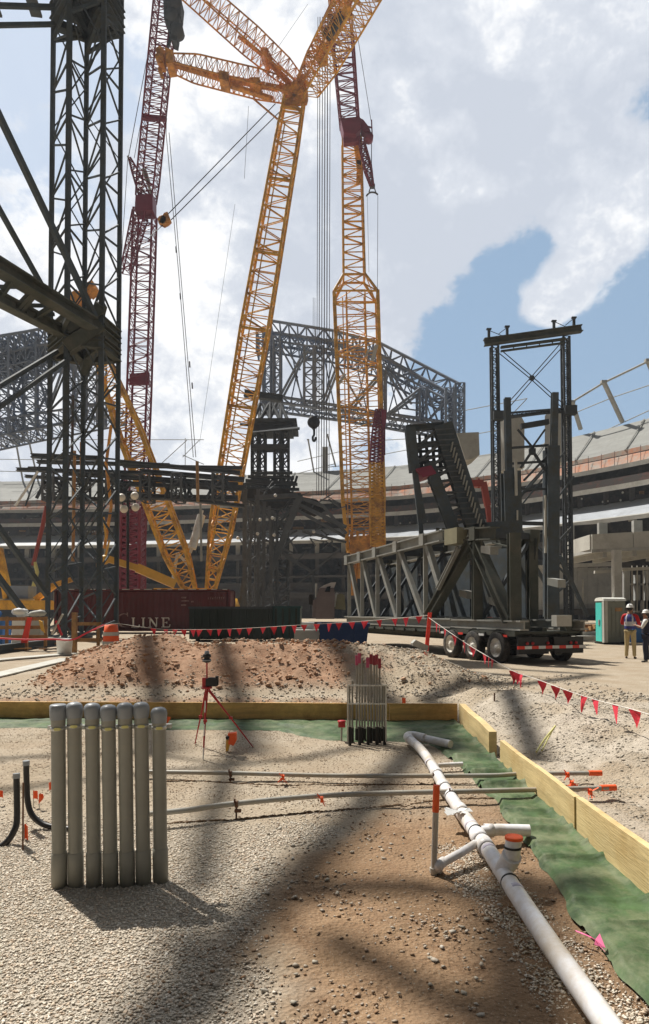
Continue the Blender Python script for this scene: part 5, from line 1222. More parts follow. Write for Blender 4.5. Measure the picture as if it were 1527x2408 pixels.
m = MB(); m.bar(P(757,130,83), P(818,8,78), 1.0, .9); m.plate([P(745,128,83),P(766,118,83),P(772,134,83),P(752,142,83)], V((0,2.4,0))); m.build('luffing_frame', 'orange', cr_)
m = MB(); m.tube(P(760,84,80), P(800,22,78), .28, n=10); m.build('hoist_drum', 'steelmid', cr_); m = MB(); m.tube(P(772,92,80), P(806,38,78), .34, n=10); m.build('hoist_drum', 'steelmid', cr_)
m = MB(); 
for (x, y, r) in [(697,214,.7),(712,198,.5),(676,222,.6),(716,226,.5)]: m.lathe(P(x,y,86), [(0,-1.2),(r*.8,-1.2),(r,-.7),(r,.7),(r*.8,1.2),(0,1.2)], 14, axis=V((0,1,0)))
m.bar(P(668,214,85),P(722,196,85),.5); m.bar(P(668,246,85),P(722,240,85),.5); m.bar(P(668,214,85),P(720,240,85),.35); m.bar(P(670,246,85),P(718,205,85),.35); m.bar(P(656,204,86),P(690,224,86),.6); m.build('fork_head', 'orange2', cr_)
m = MB(); m.lathe(V((P(480,1435,82).x,82,0)), [(0,.9),(4.5,.9),(4.5,1.6),(4.0,3.0),(0,3.0)], 20); m.box((P(440,1435,84).x, 84, 3.0), (7,5,2.5)); m.build('slewing_platform', 'orange', cr_)
for dx in (-4.2, 4.2):
    MB().plate([(P(480,1435,82).x+dx-.8,77,.1),(P(480,1435,82).x+dx-.8,87,.1),(P(480,1435,82).x+dx-.8,87.5,.8),(P(480,1435,82).x+dx-.8,86.5,1.5),(P(480,1435,82).x+dx-.8,77.5,1.5),(P(480,1435,82).x+dx-.8,76.5,.8)], V((1.3,0,0))).build('crawler_track', 'black', cr_)
m = MB(); m.bar(P(448,1300,79), P(476,1200,80), .3); m.tube(P(452,1290,79), P(474,1212,80), .5, n=8); m.bar(P(404,1378,79), P(418,1300,79), .3); m.bar(P(418,1300,79), P(452,1340,79), .3); m.build('backstay_cylinder', 'white', cr_)
# rope pair to the counter block
rp = thing('rope_block', 'small yellow sheave block hanging on two slanting ropes left of the yellow mast', 'pulley block', P(388,517,80))
m = MB(); m.lathe(P(383,520,80), [(0,-.4),(.5,-.4),(.55,0),(.5,.4),(0,.4)], 14, axis=V((0,1,0))); m.plate([P(388,505,80),P(396,502,80),P(403,520,80),P(396,527,80),P(386,532,80),P(376,526,80)], V((0,.8,0))); m.build('sheave', 'orange2', rp)
m = MB(); m.tube(P(396,503,80), P(648,244,86), .06, n=5); m.tube(P(403,517,80), P(661,260,86), .06, n=5); m.tube(P(384,528,80), P(350,560,79), .05, n=5); m.build('rope', 'rope', rp)
# --- maroon crane, left
mc = thing('lattice_crane', 'tall dark maroon lattice crane behind the near tower, left of the yellow mast', 'crane', V((P(315,1435,88).x, 88, 0)))
boom(mc, 'lower_boom', P(314,1345,88), P(342,500,88), [(0,k(40,88),2.2),(.5,k(46,88),2.4),(1,k(44,88),2.4)], 44, 'maroon', .15, .06)
boom(mc, 'upper_boom', P(344,470,88), P(396,-60,84), [(0,k(38,88),2.2),(.1,k(42,88),2.4),(1,k(44,84),2.4)], 36, 'maroon', .12, .055)
m = MB(); m.plate([P(324,470,87),P(364,466,87),P(364,504,87),P(322,506,87)], V((0,2.0,0))); m.build('boom_head', 'maroon', mc); m = MB(); m.plate([P(306,880,87),P(352,876,87),P(352,905,87),P(305,905,87)], V((0,.4,0))); m.build('boom_collar', 'maroon', mc); m = MB(); m.bar(P(336,275,86), P(392,280,86), .5); m.build('boom_collar', 'maroon', mc)
boom(mc, 'boom_foot', P(312,1400,87), P(313,1200,87), [(0,k(44,87),2.6),(1,k(42,87),2.4)], 14, 'maroon', .24, .16, x=True)
boom(mc, 'folded_jib', P(330,505,87), P(296,640,86), [(0,k(30,88),1.6),(1,k(20,88),1.0)], 10, 'maroon', .10, .055)
boom(mc, 'back_strut', P(344,470,88), P(306,372,87), [(0,k(26,88),1.6),(.7,k(14,88),1.2),(1,k(4,88),.4)], 8, 'maroon', .10, .06)
m = MB(); m.bar(P(301,367,87), P(324,450,87), .22); m.bar(P(336,398,87), P(361,468,87), .35); m.bar(P(341,398,87), P(352,432,87), .35); m.build('tension_bar', 'concwhite', mc)
m = MB(); m.tube(P(346,139,86), P(303,367,87), .05, n=5); m.tube(P(337,260,86), P(316,372,87), .04, n=5); m.tube(P(301,372,87), P(284,640,86), .04, n=5); m.build('pendant_rope', 'rope', mc)
m = MB(); 
for (x, y, w, h) in [(404,20,16,46),(416,60,20,44),(400,70,10,30),(412,96,16,26),(424,30,14,40),(392,30,10,60)]: m.plate([P(x-w/2,y-h/2,84),P(x+w/2,y-h/2+6,84),P(x+w/2-3,y+h/2,84),P(x-w/2+2,y+h/2-5,84)], V((0,1.5,0)))
for (x, y) in [(405,40),(418,75),(412,12)]: m.lathe(P(x,y,83.6), [(0,-.6),(.8,-.6),(.8,.6),(0,.6)], 14, axis=V((0,1,0)))
m.bar(P(396,110,84), P(430,-20,84), .3); m.build('sheave_cluster', 'steelmid', mc)
m = MB(); m.tube(P(391,312,86), P(421,647,86), .045, n=5); m.tube(P(421,647,86), P(455,1075,86), .045, n=5); m.tube(P(398,312,86), P(461,1075,86), .045, n=5); m.tube(P(391,312,86), P(396,100,84), .045, n=5)
for (x, y) in [(414,580),(424,690),(446,850),(452,900)]: m.tube(P(x,y,86), P(x+1,y+14,86), .09, n=6)
tag(m.build('hoist_rope', 'rope'), 'pair of thin hanging ropes with small clips right of the maroon crane', 'rope')
# --- yellow tower crane, right, with maroon upper boom
yc = thing('lattice_crane', 'broad shouldered yellow lattice crane tower right of centre, topped by a maroon boom', 'crane', V((P(865,1435,100).x, 100, 0)))
boom(yc, 'shoulder_mast', P(858,1296,100), P(836,697,100), [(0,k(80,100),3.0),(.2,k(96,100),3.6),(.5,k(98,100),3.6),(1,k(102,100),3.6)], 20, 'orange', .20, .075, x=False)
R0 = rings(P(836,697,100), P(836,694,100), [(0,k(102,100),3.6),(1,k(102,100),3.6)], 1); R1 = rings(P(833,655,100), P(833,650,100), [(0,k(50,100),2.8),(1,k(50,100),2.8)], 1)
m = MB()
for i in range(4): m.tube(R0[0][i], R1[0][i], .22, n=6); m.tube(R0[0][i], R0[0][(i+1) % 4], .14, n=6); m.tube(R1[0][i], R1[0][(i+1) % 4], .14, n=6); m.tube(R0[0][i], R1[0][(i+1) % 4], .08, n=5); m.tube(R0[0][(i+1) % 4], R1[0][i], .08, n=5)
m.build('shoulder_frame', 'orange', yc)
boom(yc, 'upper_mast', P(833,655,100), P(827,330,98), [(0,k(50,100),2.8),(1,k(44,98),2.6)], 18, 'orange', .15, .08)
boom(yc, 'inner_mast', P(852,1280,101), P(836,690,101), [(0,k(46,100),2.4),(1,k(44,100),2.4)], 20, 'orange', .11, .042)
boom(yc, 'dense_mast', P(888,1285,97), P(885,1090,97), [(0,k(34,97),2.4),(1,k(30,97),2.2)], 24, 'orange', .12, .075, x=True)
boom(yc, 'dense_mast_top', P(885,1090,97), P(890,965,97), [(0,k(30,97),2.2),(.5,k(26,97),2),(1,k(14,97),1.2)], 15, 'maroon', .11, .08, x=True)
m = MB(); m.plate([P(897,966,96.5),P(908,966,96.5),P(908,995,96.5),P(903,1010,96.5),P(897,1000,96.5)], V((0,1.2,0))); m.tube(P(905,1000,96.5), P(905,1070,96.5), .12, n=6); m.build('side_bracket', 'maroon', yc)
m = MB(); m.plate([P(826,1262,97),P(904,1256,97),P(904,1290,97),P(870,1300,97),P(826,1306,97)], V((0,.5,0)))
for i in range(6): m.bar(P(826+i*15,1250,97), P(826+i*15,1300,97), .35)
m.tube(P(832,1300,98), P(832,1400,98), .5, n=8); m.tube(P(845,1300,98), P(845,1360,98), .4, n=8); m.build('mast_foot', 'orange2', yc)
R_ = rings(P(858,1296,100), P(836,697,100), [(0,k(80,100),3.0),(.2,k(96,100),3.6),(.5,k(98,100),3.6),(1,k(102,100),3.6)], 16); m = MB()
for i in range(16):
    for c in (0, 1): m.bar(R_[i][c], R_[i+1][c], .50, .30)
for px in (806, 815): m.bar(P(px,700,100), P(px+14,1280,100), .16)
m.build('corner_rail', 'orange', yc)
m = MB(); 
for (x0, y0, x1, y1) in [(1320,2470,1380,2400)]: pass
m.bar(P(798,902,97), P(812,880,97), .35); m.bar(P(868,822,97), P(860,838,97), .3); m.bar(P(876,848,97), P(886,812,97), .5); m.build('platform', 'concwhite', yc)
boom(yc, 'maroon_boom', P(823,300,98), P(806,92,94), [(0,k(42,98),2.4),(1,k(48,94),2.6)], 12, 'maroon', .16, .07)
boom(yc, 'top_section', P(806,92,94), P(792,-70,92), [(0,k(48,94),2.6),(1,k(46,92),2.6)], 10, 'orange2', .11, .05)
m = MB(); m.plate([P(801,296,96),P(846,290,96),P(848,318,96),P(836,330,96),P(808,326,96)], V((0,2.6,0))); m.bar(P(808,335,96), P(848,330,96), .8); m.build('boom_head', 'maroon', yc)
m = MB(); m.plate([P(846,284,96),P(854,288,96),P(868,306,96),P(873,320,96),P(866,326,96),P(850,312,96)], V((0,1.2,0))); m.tube(P(858,296,96), P(874,300,96), .12, n=6); m.tube(P(874,282,96), P(876,325,96), .10, n=6); m.lathe(P(868,325,95), [(0,-.5),(.6,-.5),(.6,.5),(0,.5)], 12, axis=V((0,1,0))); m.build('sheave_block', 'maroon', yc)
boom(yc, 'hanging_jib', P(850,332,96), P(876,440,96), [(0,k(12,96),.8),(.6,k(16,96),1.0),(1,k(6,96),.5)], 12, 'maroon', .13, .07)
m = MB(); m.bar(P(870,438,96), P(882,438,96), .5); m.tube(P(872,440,96), P(868,452,96), .08, n=5); m.tube(P(880,440,96), P(884,452,96), .08, n=5); m.path(polyline([P(862,461,96), P(870,453,96), P(882,453,96), P(889,458,96)]), .12, 6); m.build('spreader', 'rope', yc)
m = MB(); m.bar(P(845,430,98), P(847,380,98), .9, .6); m.bar(P(838,340,98), P(846,400,98), .8, .6); m.build('service_ladder', 'orange', yc)
m = MB(); m.tube(P(842,89,94), P(873,285,96), .04, n=5); m.tube(P(874,330,96), P(874,440,96), .06, n=5); m.tube(P(889,460,96), P(888,690,96), .035, n=5); m.tube(P(864,462,96), P(868,640,96), .025, n=5); tag(m.build('hoist_rope', 'rope'), 'thin ropes hanging from the maroon jib on the right', 'rope')
m = MB()
for (x, r) in [(745,.045),(750,.06),(756,.06),(762,.07),(768,.07),(774,.05)]: m.tube(P(x+3,40,96), P(x,1165,96), r, n=5)
tag(m.build('hoist_rope', 'rope'), 'bundle of parallel vertical hoist ropes between the yellow mast and the yellow tower', 'rope')
m = MB(); m.tube(P(585,250,86), P(575,420,86), .025, n=5); m.tube(P(553,480,86), P(470,1040,86), .02, n=5); m.tube(P(724,10,86), P(655,110,86), .02, n=5); tag(m.build('hoist_rope', 'rope'), 'hair thin ropes against the clouds left of the yellow mast', 'rope')
hk = thing('crane_hook', 'dark crane hook block hanging in front of the sky at centre', 'hook', P(738,992,95))
m = MB(); m.lathe(P(738,993,95), [(0,-.5),(.75,-.5),(.9,0),(.75,.5),(0,.5)], 16, axis=V((0,1,0))); m.plate([P(732,980,95),P(745,980,95),P(745,1004,95),P(739,1012,95),P(733,1006,95)], V((0,.8,0))); m.build('block', 'black', hk)
m = MB(); m.path(polyline([P(739,1010,95),P(739,1022,95),P(736,1028,95),P(737,1036,95),P(741,1036,95),P(743,1028,95)]), .16, 8); m.build('hook', 'steelmid', hk)
m = MB(); m.tube(P(736,982,95), P(737,700,95), .03, n=5); m.tube(P(741,982,95), P(741,700,95), .03, n=5); m.build('rope', 'rope', hk)
# ================================================================== arched steel roof frame, centre
def boxtruss(o, pts, m, rc, rb, depth, n, nm='truss'):
    """pts: list of (px_top, py_top, px_bot, py_bot, d) stations"""
    mb = MB(); c2 = MB(); S_ = []
    for i in range(len(pts)-1):
        a, b = pts[i], pts[i+1]
        for j in range(n + (1 if i == len(pts)-2 else 0)):
            t = j/n; v = [a[q]+(b[q]-a[q])*t for q in range(5)]
            t0, b0 = P(v[0], v[1], v[4]), P(v[2], v[3], v[4]); S_.append([t0, b0, b0+V((0,depth,0)), t0+V((0,depth,0))])
    chords(mb, S_, rc); lacing(c2, S_, rb, hor=True)
    mb.build('chord', m, o); c2.build('lacing', m, o); return S_
gt = thing('roof_steel_frame', 'long arched blue grey steel roof frame on a shoring stand behind the yellow cranes', 'steel frame', P(770,1435,110))
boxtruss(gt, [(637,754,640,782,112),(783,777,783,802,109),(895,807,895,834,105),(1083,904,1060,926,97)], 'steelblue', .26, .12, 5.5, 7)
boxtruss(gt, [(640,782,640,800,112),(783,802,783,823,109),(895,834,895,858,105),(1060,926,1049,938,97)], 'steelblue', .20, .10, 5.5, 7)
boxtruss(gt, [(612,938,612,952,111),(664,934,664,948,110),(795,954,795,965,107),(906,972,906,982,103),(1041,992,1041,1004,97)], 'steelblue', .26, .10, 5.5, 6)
def vtruss(o, x0, x1, y0, y1, d, n, m='steelblue', rc=.2, rb=.09, dep=3.5, nm='post'):
    R_ = []
    for i in range(n+1):
        y = y0+(y1-y0)*i/n; a, b = P(x0, y, d), P(x1, y, d); R_.append([a, b, b+V((0,dep,0)), a+V((0,dep,0))])
    mb = MB(); chords(mb, R_, rc); lacing(mb, R_, rb); mb.build(nm, m, o)
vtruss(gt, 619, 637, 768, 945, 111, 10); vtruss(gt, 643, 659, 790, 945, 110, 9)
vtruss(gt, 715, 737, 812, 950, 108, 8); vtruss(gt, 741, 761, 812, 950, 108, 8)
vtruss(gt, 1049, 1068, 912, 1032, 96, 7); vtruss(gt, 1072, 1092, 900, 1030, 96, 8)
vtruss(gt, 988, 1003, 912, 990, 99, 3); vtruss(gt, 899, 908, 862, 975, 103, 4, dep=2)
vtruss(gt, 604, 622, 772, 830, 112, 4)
m = MB()
for (a, b, c, d_, e, f_, w) in [(660,930,110,718,822,108,.20),(667,932,110,724,824,108,.20),(658,812,110,700,888,109,.16),(668,812,110,706,870,109,.16),(758,948,108,792,862,106,.2),(766,948,108,798,864,106,.2),(762,818,108,792,876,107,.14),(790,850,107,850,955,105,.16),(820,960,106,892,880,104,.2),(828,962,106,897,884,104,.2),(908,868,103,960,962,101,.18),(916,868,103,968,950,101,.18),(914,972,102,990,912,99,.2),(920,975,102,996,918,99,.2),(1004,910,99,1030,992,98,.14),(1010,986,99,1050,940,97,.2),(946,960,101,988,966,99,.12),(946,946,101,988,948,99,.12),(690,870,109,714,945,108,.12),(600,945,111,622,840,111,.12)]:
    m.tube(P(a,b,c), P(d_,e,f_), w, n=6); 
m.build('diagonal', 'steelblue', gt)
# dim back plane of diagonals
m = MB()
for i in range(11):
    x0 = 640+i*38; yt = np.interp(x0, [637,783,895,1083], [785,805,840,925]); yb_ = np.interp(x0, [612,1041], [945,1000])
    m.tube(P(x0,yt,116), P(x0+38*(1 if i % 2 else -1)*.9, yb_-2, 116), .12, n=5)
m.build('rear_diagonal', 'steelblue', gt)
# bearing trapezoid, table, columns
sd = thing('shoring_stand', 'dark steel shoring stand with broad table top under the arched roof frame', 'shoring stand', P(635,1435,93))
m = MB(); m.ibeam(P(575,925,108), P(665,938,108), 1.2, 1.0, .15); m.build('bearing_beam', 'steelmid', sd); m = MB()
for (a, b, c, d_) in [(612,950,595,990),(660,950,678,990),(620,952,640,992),(650,950,632,992),(610,955,612,990),(662,955,660,990),(636,948,636,990),(640,950,660,990),(634,950,610,990)]: m.tube(P(a,b,100), P(c,d_,97), .28, n=6)
m.build('bearing_frame', 'steelmid', sd)
m = MB(); m.plate([P(592,996,92),P(690,996,92),P(703,1008,90),P(590,1018,90)], V((0,.5,0))); m.frame(P(645,1006,95), V((3.3,0,0)), V((0,4,0)), V((0,0,.25))); m.frame(P(645,1012,95), V((2.6,0,0)), V((0,3.6,0)), V((0,0,.3))); m.bar(P(565,998,95), P(705,1008,95), .4, .3); m.build('table_top', 'steelmid', sd)
for (x0, x1) in ((592,606),(609,623),(645,659),(664,678)): vtruss(sd, x0, x1, 1016, 1140, 93, 6, 'steelmid', .16, .085, 2.0, 'column')
m = MB(); m.frame(P(636,1054,93), V((2.6,0,0)), V((0,1.2,0)), V((0,0,.3))); m.build('tie_frame', 'steelmid', sd)
vtruss(sd, 578, 600, 1135, 1440, 92, 11, 'steelgray', .13, .06, 3, 'column'); vtruss(sd, 612, 640, 1135, 1440, 92, 11, 'steelgray', .13, .06, 3, 'column'); vtruss(sd, 650, 676, 1135, 1440, 91, 11, 'steelmid', .13, .06, 3, 'column')
m = MB()
for i in range(8): y = 1112+i*9; x0 = 590-i*6; x1 = 688+i*4; m.bar(P(x0,y,90-i*.3), P(x1,y+(i % 3)*3,90-i*.3), .5, .35)
for i in range(12): m.bar(P(560+i*11,1180,89), P(600+i*9,1120,90), .3)
m.build('platform_beam', 'steelmid', sd)
# heavy dark roof node between the stand and the truss on the trailer
cn = thing('roof_node_frame', 'dark tangle of heavy steel struts below the shoring stand, spreading to the right', 'steel frame', P(690,1435,86))
m = MB()
for (x0, y0, x1, y1, w, d) in [(614,1400,705,1170,1.0,85),(560,1440,604,1190,.5,86),(576,1442,576,1150,.7,84),(607,1442,607,1150,.5,84),(620,1440,622,1180,.5,84),(640,1440,634,1190,.45,84),(655,1440,650,1230,.4,85),(588,1440,590,1180,.35,84),
    (690,1180,815,1240,.7,86),(700,1200,812,1262,.6,86),(690,1165,760,1190,.7,86),(760,1190,815,1255,.6,86),(712,1250,815,1275,.5,87),(650,1290,735,1345,.55,86),(735,1345,670,1310,.4,86),(735,1345,800,1290,.4,86),(645,1420,735,1345,.4,85),(700,1180,640,1250,.5,86),(600,1170,700,1165,.9,86),(735,1345,745,1440,.5,87),(560,1240,690,1300,.35,88),(680,1440,560,1260,.3,88),(700,1300,640,1200,.4,86)]:
    m.bar(P(x0,y0,d), P(x1,y1,d), w*.75, w*.6)
m.build('strut', 'steelgray', cn)
m = MB()
for i in range(70):
    x = random.uniform(565, 790); y = random.uniform(1160, 1290) if x > 690 else random.uniform(1150, 1430); l = random.uniform(15, 50); a = random.uniform(-1, 1)
    m.bar(P(x,y,87), P(x+l*math.cos(a), y+l*math.sin(a), 88), random.uniform(.08,.22))
m.build('bracing', 'steelgray', cn)
m = MB(); m.plate([P(690,1165,88),P(745,1175,88),P(770,1200,88),P(740,1215,88),P(700,1200,88)], V((0,.4,0))); m.plate([P(585,1150,88),P(680,1150,88),P(700,1185,88),P(640,1200,88),P(580,1180,88)], V((0,.6,0))); m.build('gusset_plate', 'void', cn)
m = MB()
for (x, y) in [(612,1222),(641,1218),(606,1255),(645,1258),(648,1165),(738,1250),(560,1265)]: m.ball(P(x,y,83), .22, 8)
tag(m.build('work_lamp', 'white'), 'small white work lamps fixed among the dark steel struts', 'lamp')
# left part of roof frame behind tower
lf = thing('roof_steel_frame', 'blue grey steel roof frame seen through and left of the near lattice tower', 'steel frame', P(60,1435,75))
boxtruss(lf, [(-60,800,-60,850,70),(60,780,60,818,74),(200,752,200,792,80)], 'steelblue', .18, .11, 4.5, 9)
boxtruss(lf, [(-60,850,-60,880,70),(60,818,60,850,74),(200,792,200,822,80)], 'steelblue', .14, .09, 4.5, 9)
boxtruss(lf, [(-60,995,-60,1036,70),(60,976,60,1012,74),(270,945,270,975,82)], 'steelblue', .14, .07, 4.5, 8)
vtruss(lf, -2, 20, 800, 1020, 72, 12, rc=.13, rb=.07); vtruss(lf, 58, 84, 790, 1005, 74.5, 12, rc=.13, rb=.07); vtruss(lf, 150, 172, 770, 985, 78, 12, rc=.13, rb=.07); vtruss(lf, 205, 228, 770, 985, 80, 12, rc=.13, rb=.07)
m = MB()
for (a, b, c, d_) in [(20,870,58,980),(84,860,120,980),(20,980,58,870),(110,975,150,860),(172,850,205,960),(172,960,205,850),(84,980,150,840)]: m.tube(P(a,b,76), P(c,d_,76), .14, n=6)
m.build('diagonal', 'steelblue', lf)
# ================================================================== stacked roof beams, left middle
bs = thing('beam_stack', 'long dark steel beams lying level on trestles behind the yellow back mast', 'steel beams', P(300,1435,68))
m = MB()
for (x0, y0, x1, y1, w) in [(74,1072,240,1078,.5),(88,1086,400,1094,.4),(40,1104,330,1112,.4),(66,1103,120,1104,.5),(150,1112,560,1140,.5),(280,1086,565,1112,.45),(290,1096,570,1100,.35),(330,1108,575,1128,.5),(300,1122,575,1150,.4),(60,1120,560,1152,.35),(270,1168,560,1172,.6),(100,1172,300,1176,.5),(280,1140,580,1145,.35),(240,1152,575,1190,.45)]:
    m.ibeam(P(x0,y0,68), P(x1,y1,69), w*1.6, w*.8, .08)
m.build('beam', 'steelgray', bs)
vt = [(100,126),(172,196),(250,274),(330,352),(404,426),(500,524)]
for (a, b) in vt: vtruss(bs, a, b, 1112, 1176, 67, 4, 'steelgray', .13, .07, 2, 'trestle')
m = MB()
for i in range(18): x = 108+i*25; m.bar(P(x,1130,67.5), P(x+22*(1 if i % 2 else -1),1172,67.5), .25)
m.bar(P(60,1190,66), P(100,1075,67), .12); m.build('bracing', 'steelmid', bs)
m = MB(); m.path([P(36,1190,66), P(90,1108,66)], .12, 6); tag(m.build('white_prop', 'white'), 'thin white inclined prop left of the beam stack', 'prop')
# ================================================================== gantry frame, right
gf = thing('gantry_frame', 'tall dark steel gantry with raised top beam, crossed cables and lattice columns', 'gantry', P(1253,1435,46))
GD = 46.0
for (x0, x1, xb0, xb1, yt) in [(1161,1176,1166,1181,812),(1331,1345,1334,1348,790)]:
    R_ = []; n = 44; zt_ = P(1168,yt,GD).z
    for i in range(n+1):
        z = zt_*(1-i/n); t = i/n; a = V((P(x0+(xb0-x0)*t,1435,GD).x, GD, z)); b = V((P(x1+(xb1-x1)*t,1435,GD).x, GD, z)); R_.append([a, b, b+V((0,.45,0)), a+V((0,.45,0))])
    m = MB(); chords(m, R_, .065, sq=True); lacing(m, R_, .028, n=4); m.build('column', 'steelmid', gf)
m = MB(); m.ibeam(P(1139,805,GD), P(1368,773,GD), .5, .45, .06); m.ibeam(P(1178,817,GD), P(1330,797,GD), .3, .12, .04); m.ibeam(P(1178,826,GD), P(1330,806,GD), .2, .1, .03)
for t in (.2,.4,.6,.8): m.bar(P(1178,817,GD).lerp(P(1330,797,GD),t), P(1178,826,GD).lerp(P(1330,806,GD),t), .06)
m.build('top_beam', 'steelgreen', gf)
for (x, y) in [(1150,795),(1193,789),(1303,776),(1350,768)]:
    m = MB(); m.bar(P(x,y,GD), P(x,y-20,GD), .16); m.box(P(x,y-21,GD), (.32,.2,.09)); m.build('lifting_post', 'steelmid', gf)
m = MB()
for (a, b) in [((1150,777),(1180,789)),((1193,770),(1172,786)),((1303,756),(1330,768)),((1350,748),(1330,765))]: m.tube(P(*a,GD), P(*b,GD), .025, n=5)
m.build('stay', 'steelmid', gf)
m = MB()
for dx in (-4, 4):
    for (a, b) in [((1179+dx,829-dx*.6),(1251+dx*.6,889-dx*.6)),((1251+dx*.6,889-dx*.6),(1328+dx,958-dx*.6)),((1325+dx,807+dx*.6),(1251+dx*.6,890+dx*.6)),((1251+dx*.6,890+dx*.6),(1190+dx,960+dx*.6))]: m.tube(P(*a,GD), P(*b,GD), .035, n=5)
m.box(P(1251,889,GD-.05), (.28,.2,.28), .0); m.build('cross_cable', 'steelmid', gf)
m = MB()
R_ = [[P(1180+i*10.5,972-i*.85,GD), P(1180+i*10.5,981-i*.85,GD), P(1180+i*10.5,981-i*.85,GD+.4), P(1180+i*10.5,972-i*.85,GD+.4)] for i in range(16)]
chords(m, R_, .05, sq=True); lacing(m, R_, .03, n=4); m.ibeam(P(1180,983,GD+3), P(1345,962,GD+3), .3,.2,.04); m.build('middle_tie', 'steelmid', gf)
MB().box(P(1172,978,GD-.1), (.7,.5,.6)).build('connection_box', 'steelmid', gf); m = MB(); m.box(P(1341,965,GD-.1), (.8,.5,.6)); m.build('connection_box', 'steelmid', gf)
m = MB()
for (a, b, w) in [((1316,1307),(1382,1450),.22),((1314,1390),(1348,1360),.16),((1216,1260),(1300,1400),.22),((1345,1240),(1290,1300),.14),((1214,1175),(1290,1090),.14),((1225,1190),(1330,1060),.10),((1230,1250),(1330,1350),.12),((1290,1200),(1350,1120),.10)]: m.bar(P(*a,GD-2), P(*b,GD-2), w)
m.build('raking_brace', 'steel', gf)
# inner dark columns
ic = thing('inner_column_frame', 'pair of thick dark steel columns inside the gantry, rising behind the trailer', 'steel frame', P(1248,1435,38)); ID = 38.0
m = MB(); m.ibeam(P(1193,936,ID), P(1197,1120,ID), .34, .3, .06, up=(0,1,0)); m.ibeam(P(1201,1110,ID), P(1205,1262,ID), .95, .8, .1, up=(0,1,0)); m.ibeam(P(1206,1100,ID), P(1210,1262,ID), .3,.3,.05); m.build('column', 'steel', ic)
m = MB(); m.ibeam(P(1305,924,ID), P(1301,1130,ID), .36, .3, .06, up=(0,1,0)); m.ibeam(P(1299,1050,ID), P(1298,1462,ID), .66, .6, .1, up=(0,1,0)); m.bar(P(1281,1060,ID+.5), P(1282,1450,ID+.5), .18); m.build('column', 'steel', ic)
m = MB()
for (a, b, w) in [((1205,1053),(1290,1047),.12),((1205,1090),(1287,1085),.12),((1225,1003),(1290,992),.28),((1216,1230),(1292,1232),.2),((1216,1150),(1288,1150),.10)]: m.bar(P(*a,ID), P(*b,ID), w)
for (a, b, w) in [((1218,1010),(1255,1055),.10),((1282,1010),(1250,1055),.10),((1232,1130),(1290,1070),.12),((1215,1180),(1286,1100),.08),((1225,1100),(1252,1060),.14),((1285,1110),(1258,1068),.14)]: m.bar(P(*a,ID), P(*b,ID), w)
m.box(P(1252,1062,ID-.1), (.35,.2,.35)); m.build('bracing', 'steelmid', ic)
m = MB(); m.bar(P(1213,1080,ID-.5), P(1214,1165,ID-.5), .14); m.bar(P(1282,1165,ID-.5), P(1283,1300,ID-.5), .10); m.bar(P(1217,1200,ID-.5), P(1217,1330,ID-.5), .08); m.build('light_pipe', 'concwhite', ic)
m = MB(); m.plate([P(1110,1232,ID-4),P(1215,1225,ID-4),P(1232,1262,ID-4),P(1222,1292,ID-4),P(1120,1290,ID-4)], V((0,.6,0))); m.build('haunch', 'steel', ic)
m = MB(); m.plate([P(1196,1268,ID-5),P(1222,1262,ID-5),P(1222,1290,ID-5),P(1205,1288,ID-5)], V((0,.4,0))); m.plate([P(1128,1287,ID-5),P(1180,1282,ID-5),P(1176,1294,ID-5),P(1130,1298,ID-5)], V((0,.3,0)));m.build('lit_plate', 'steellight', ic)
m = MB(); m.ibeam(P(1212,1290,ID-6), P(1224,1390,ID-6), .5, .4, .06); m.bar(P(1222,1300,ID-6), P(1245,1385,ID-6), .3); m.plate([P(1222,1370,ID-6),P(1252,1365,ID-6),P(1248,1385,ID-6),P(1226,1395,ID-6)], V((0,.5,0))); m.build('knee_brace', 'steelgreen', ic)
# concrete cores behind the gantry
cc = MB(); cc.plate([P(1178,985,60),P(1216,982,60),P(1226,1000,60),P(1226,1105,60),P(1178,1110,60)], V((0,2,0))); cc.plate([P(1290,970,60),P(1326,966,60),P(1326,1090,60),P(1290,1095,60)], V((0,2,0))); 
o = cc.build('concrete_core', 'conc'); tag(o, 'two tall bare concrete wall stubs standing behind the dark gantry columns', 'concrete wall')
cw = MB(); cw.plate([P(1066,1030,52),P(1116,1028,52),P(1118,1080,52),P(1100,1090,52),P(1086,1092,52)], V((0,3,0))); tag(cw.build('concrete_wall', 'conc'), 'grey concrete stub right of the leaning steel box frame', 'concrete wall')
# red boom lift
rl = thing('boom_lift', 'red boom lift with raised arm behind the leaning steel frame', 'boom lift', P(1150,1435,50))
m = MB(); m.bar(P(1137,1134,50), P(1147,1190,50), .42, .4); m.bar(P(1147,1190,50), P(1156,1262,50), .34, .34); m.bar(P(1102,1136,50), P(1137,1134,50), .30); m.build('arm', 'red', rl)
m = MB(); m.box(P(1118,1138,50), (.9,.7,.5)); m.bar(P(1108,1125,50), P(1108,1148,50), .12); m.bar(P(1126,1125,50), P(1126,1148,50), .12); m.build('basket', 'red', rl)
m = MB(); m.bar(P(1156,1262,50), P(1158,1400,50), .4); m.box((P(1158,1435,50).x, 50, 1.0), (2.2,2.6,1.2)); m.build('base', 'red', rl)
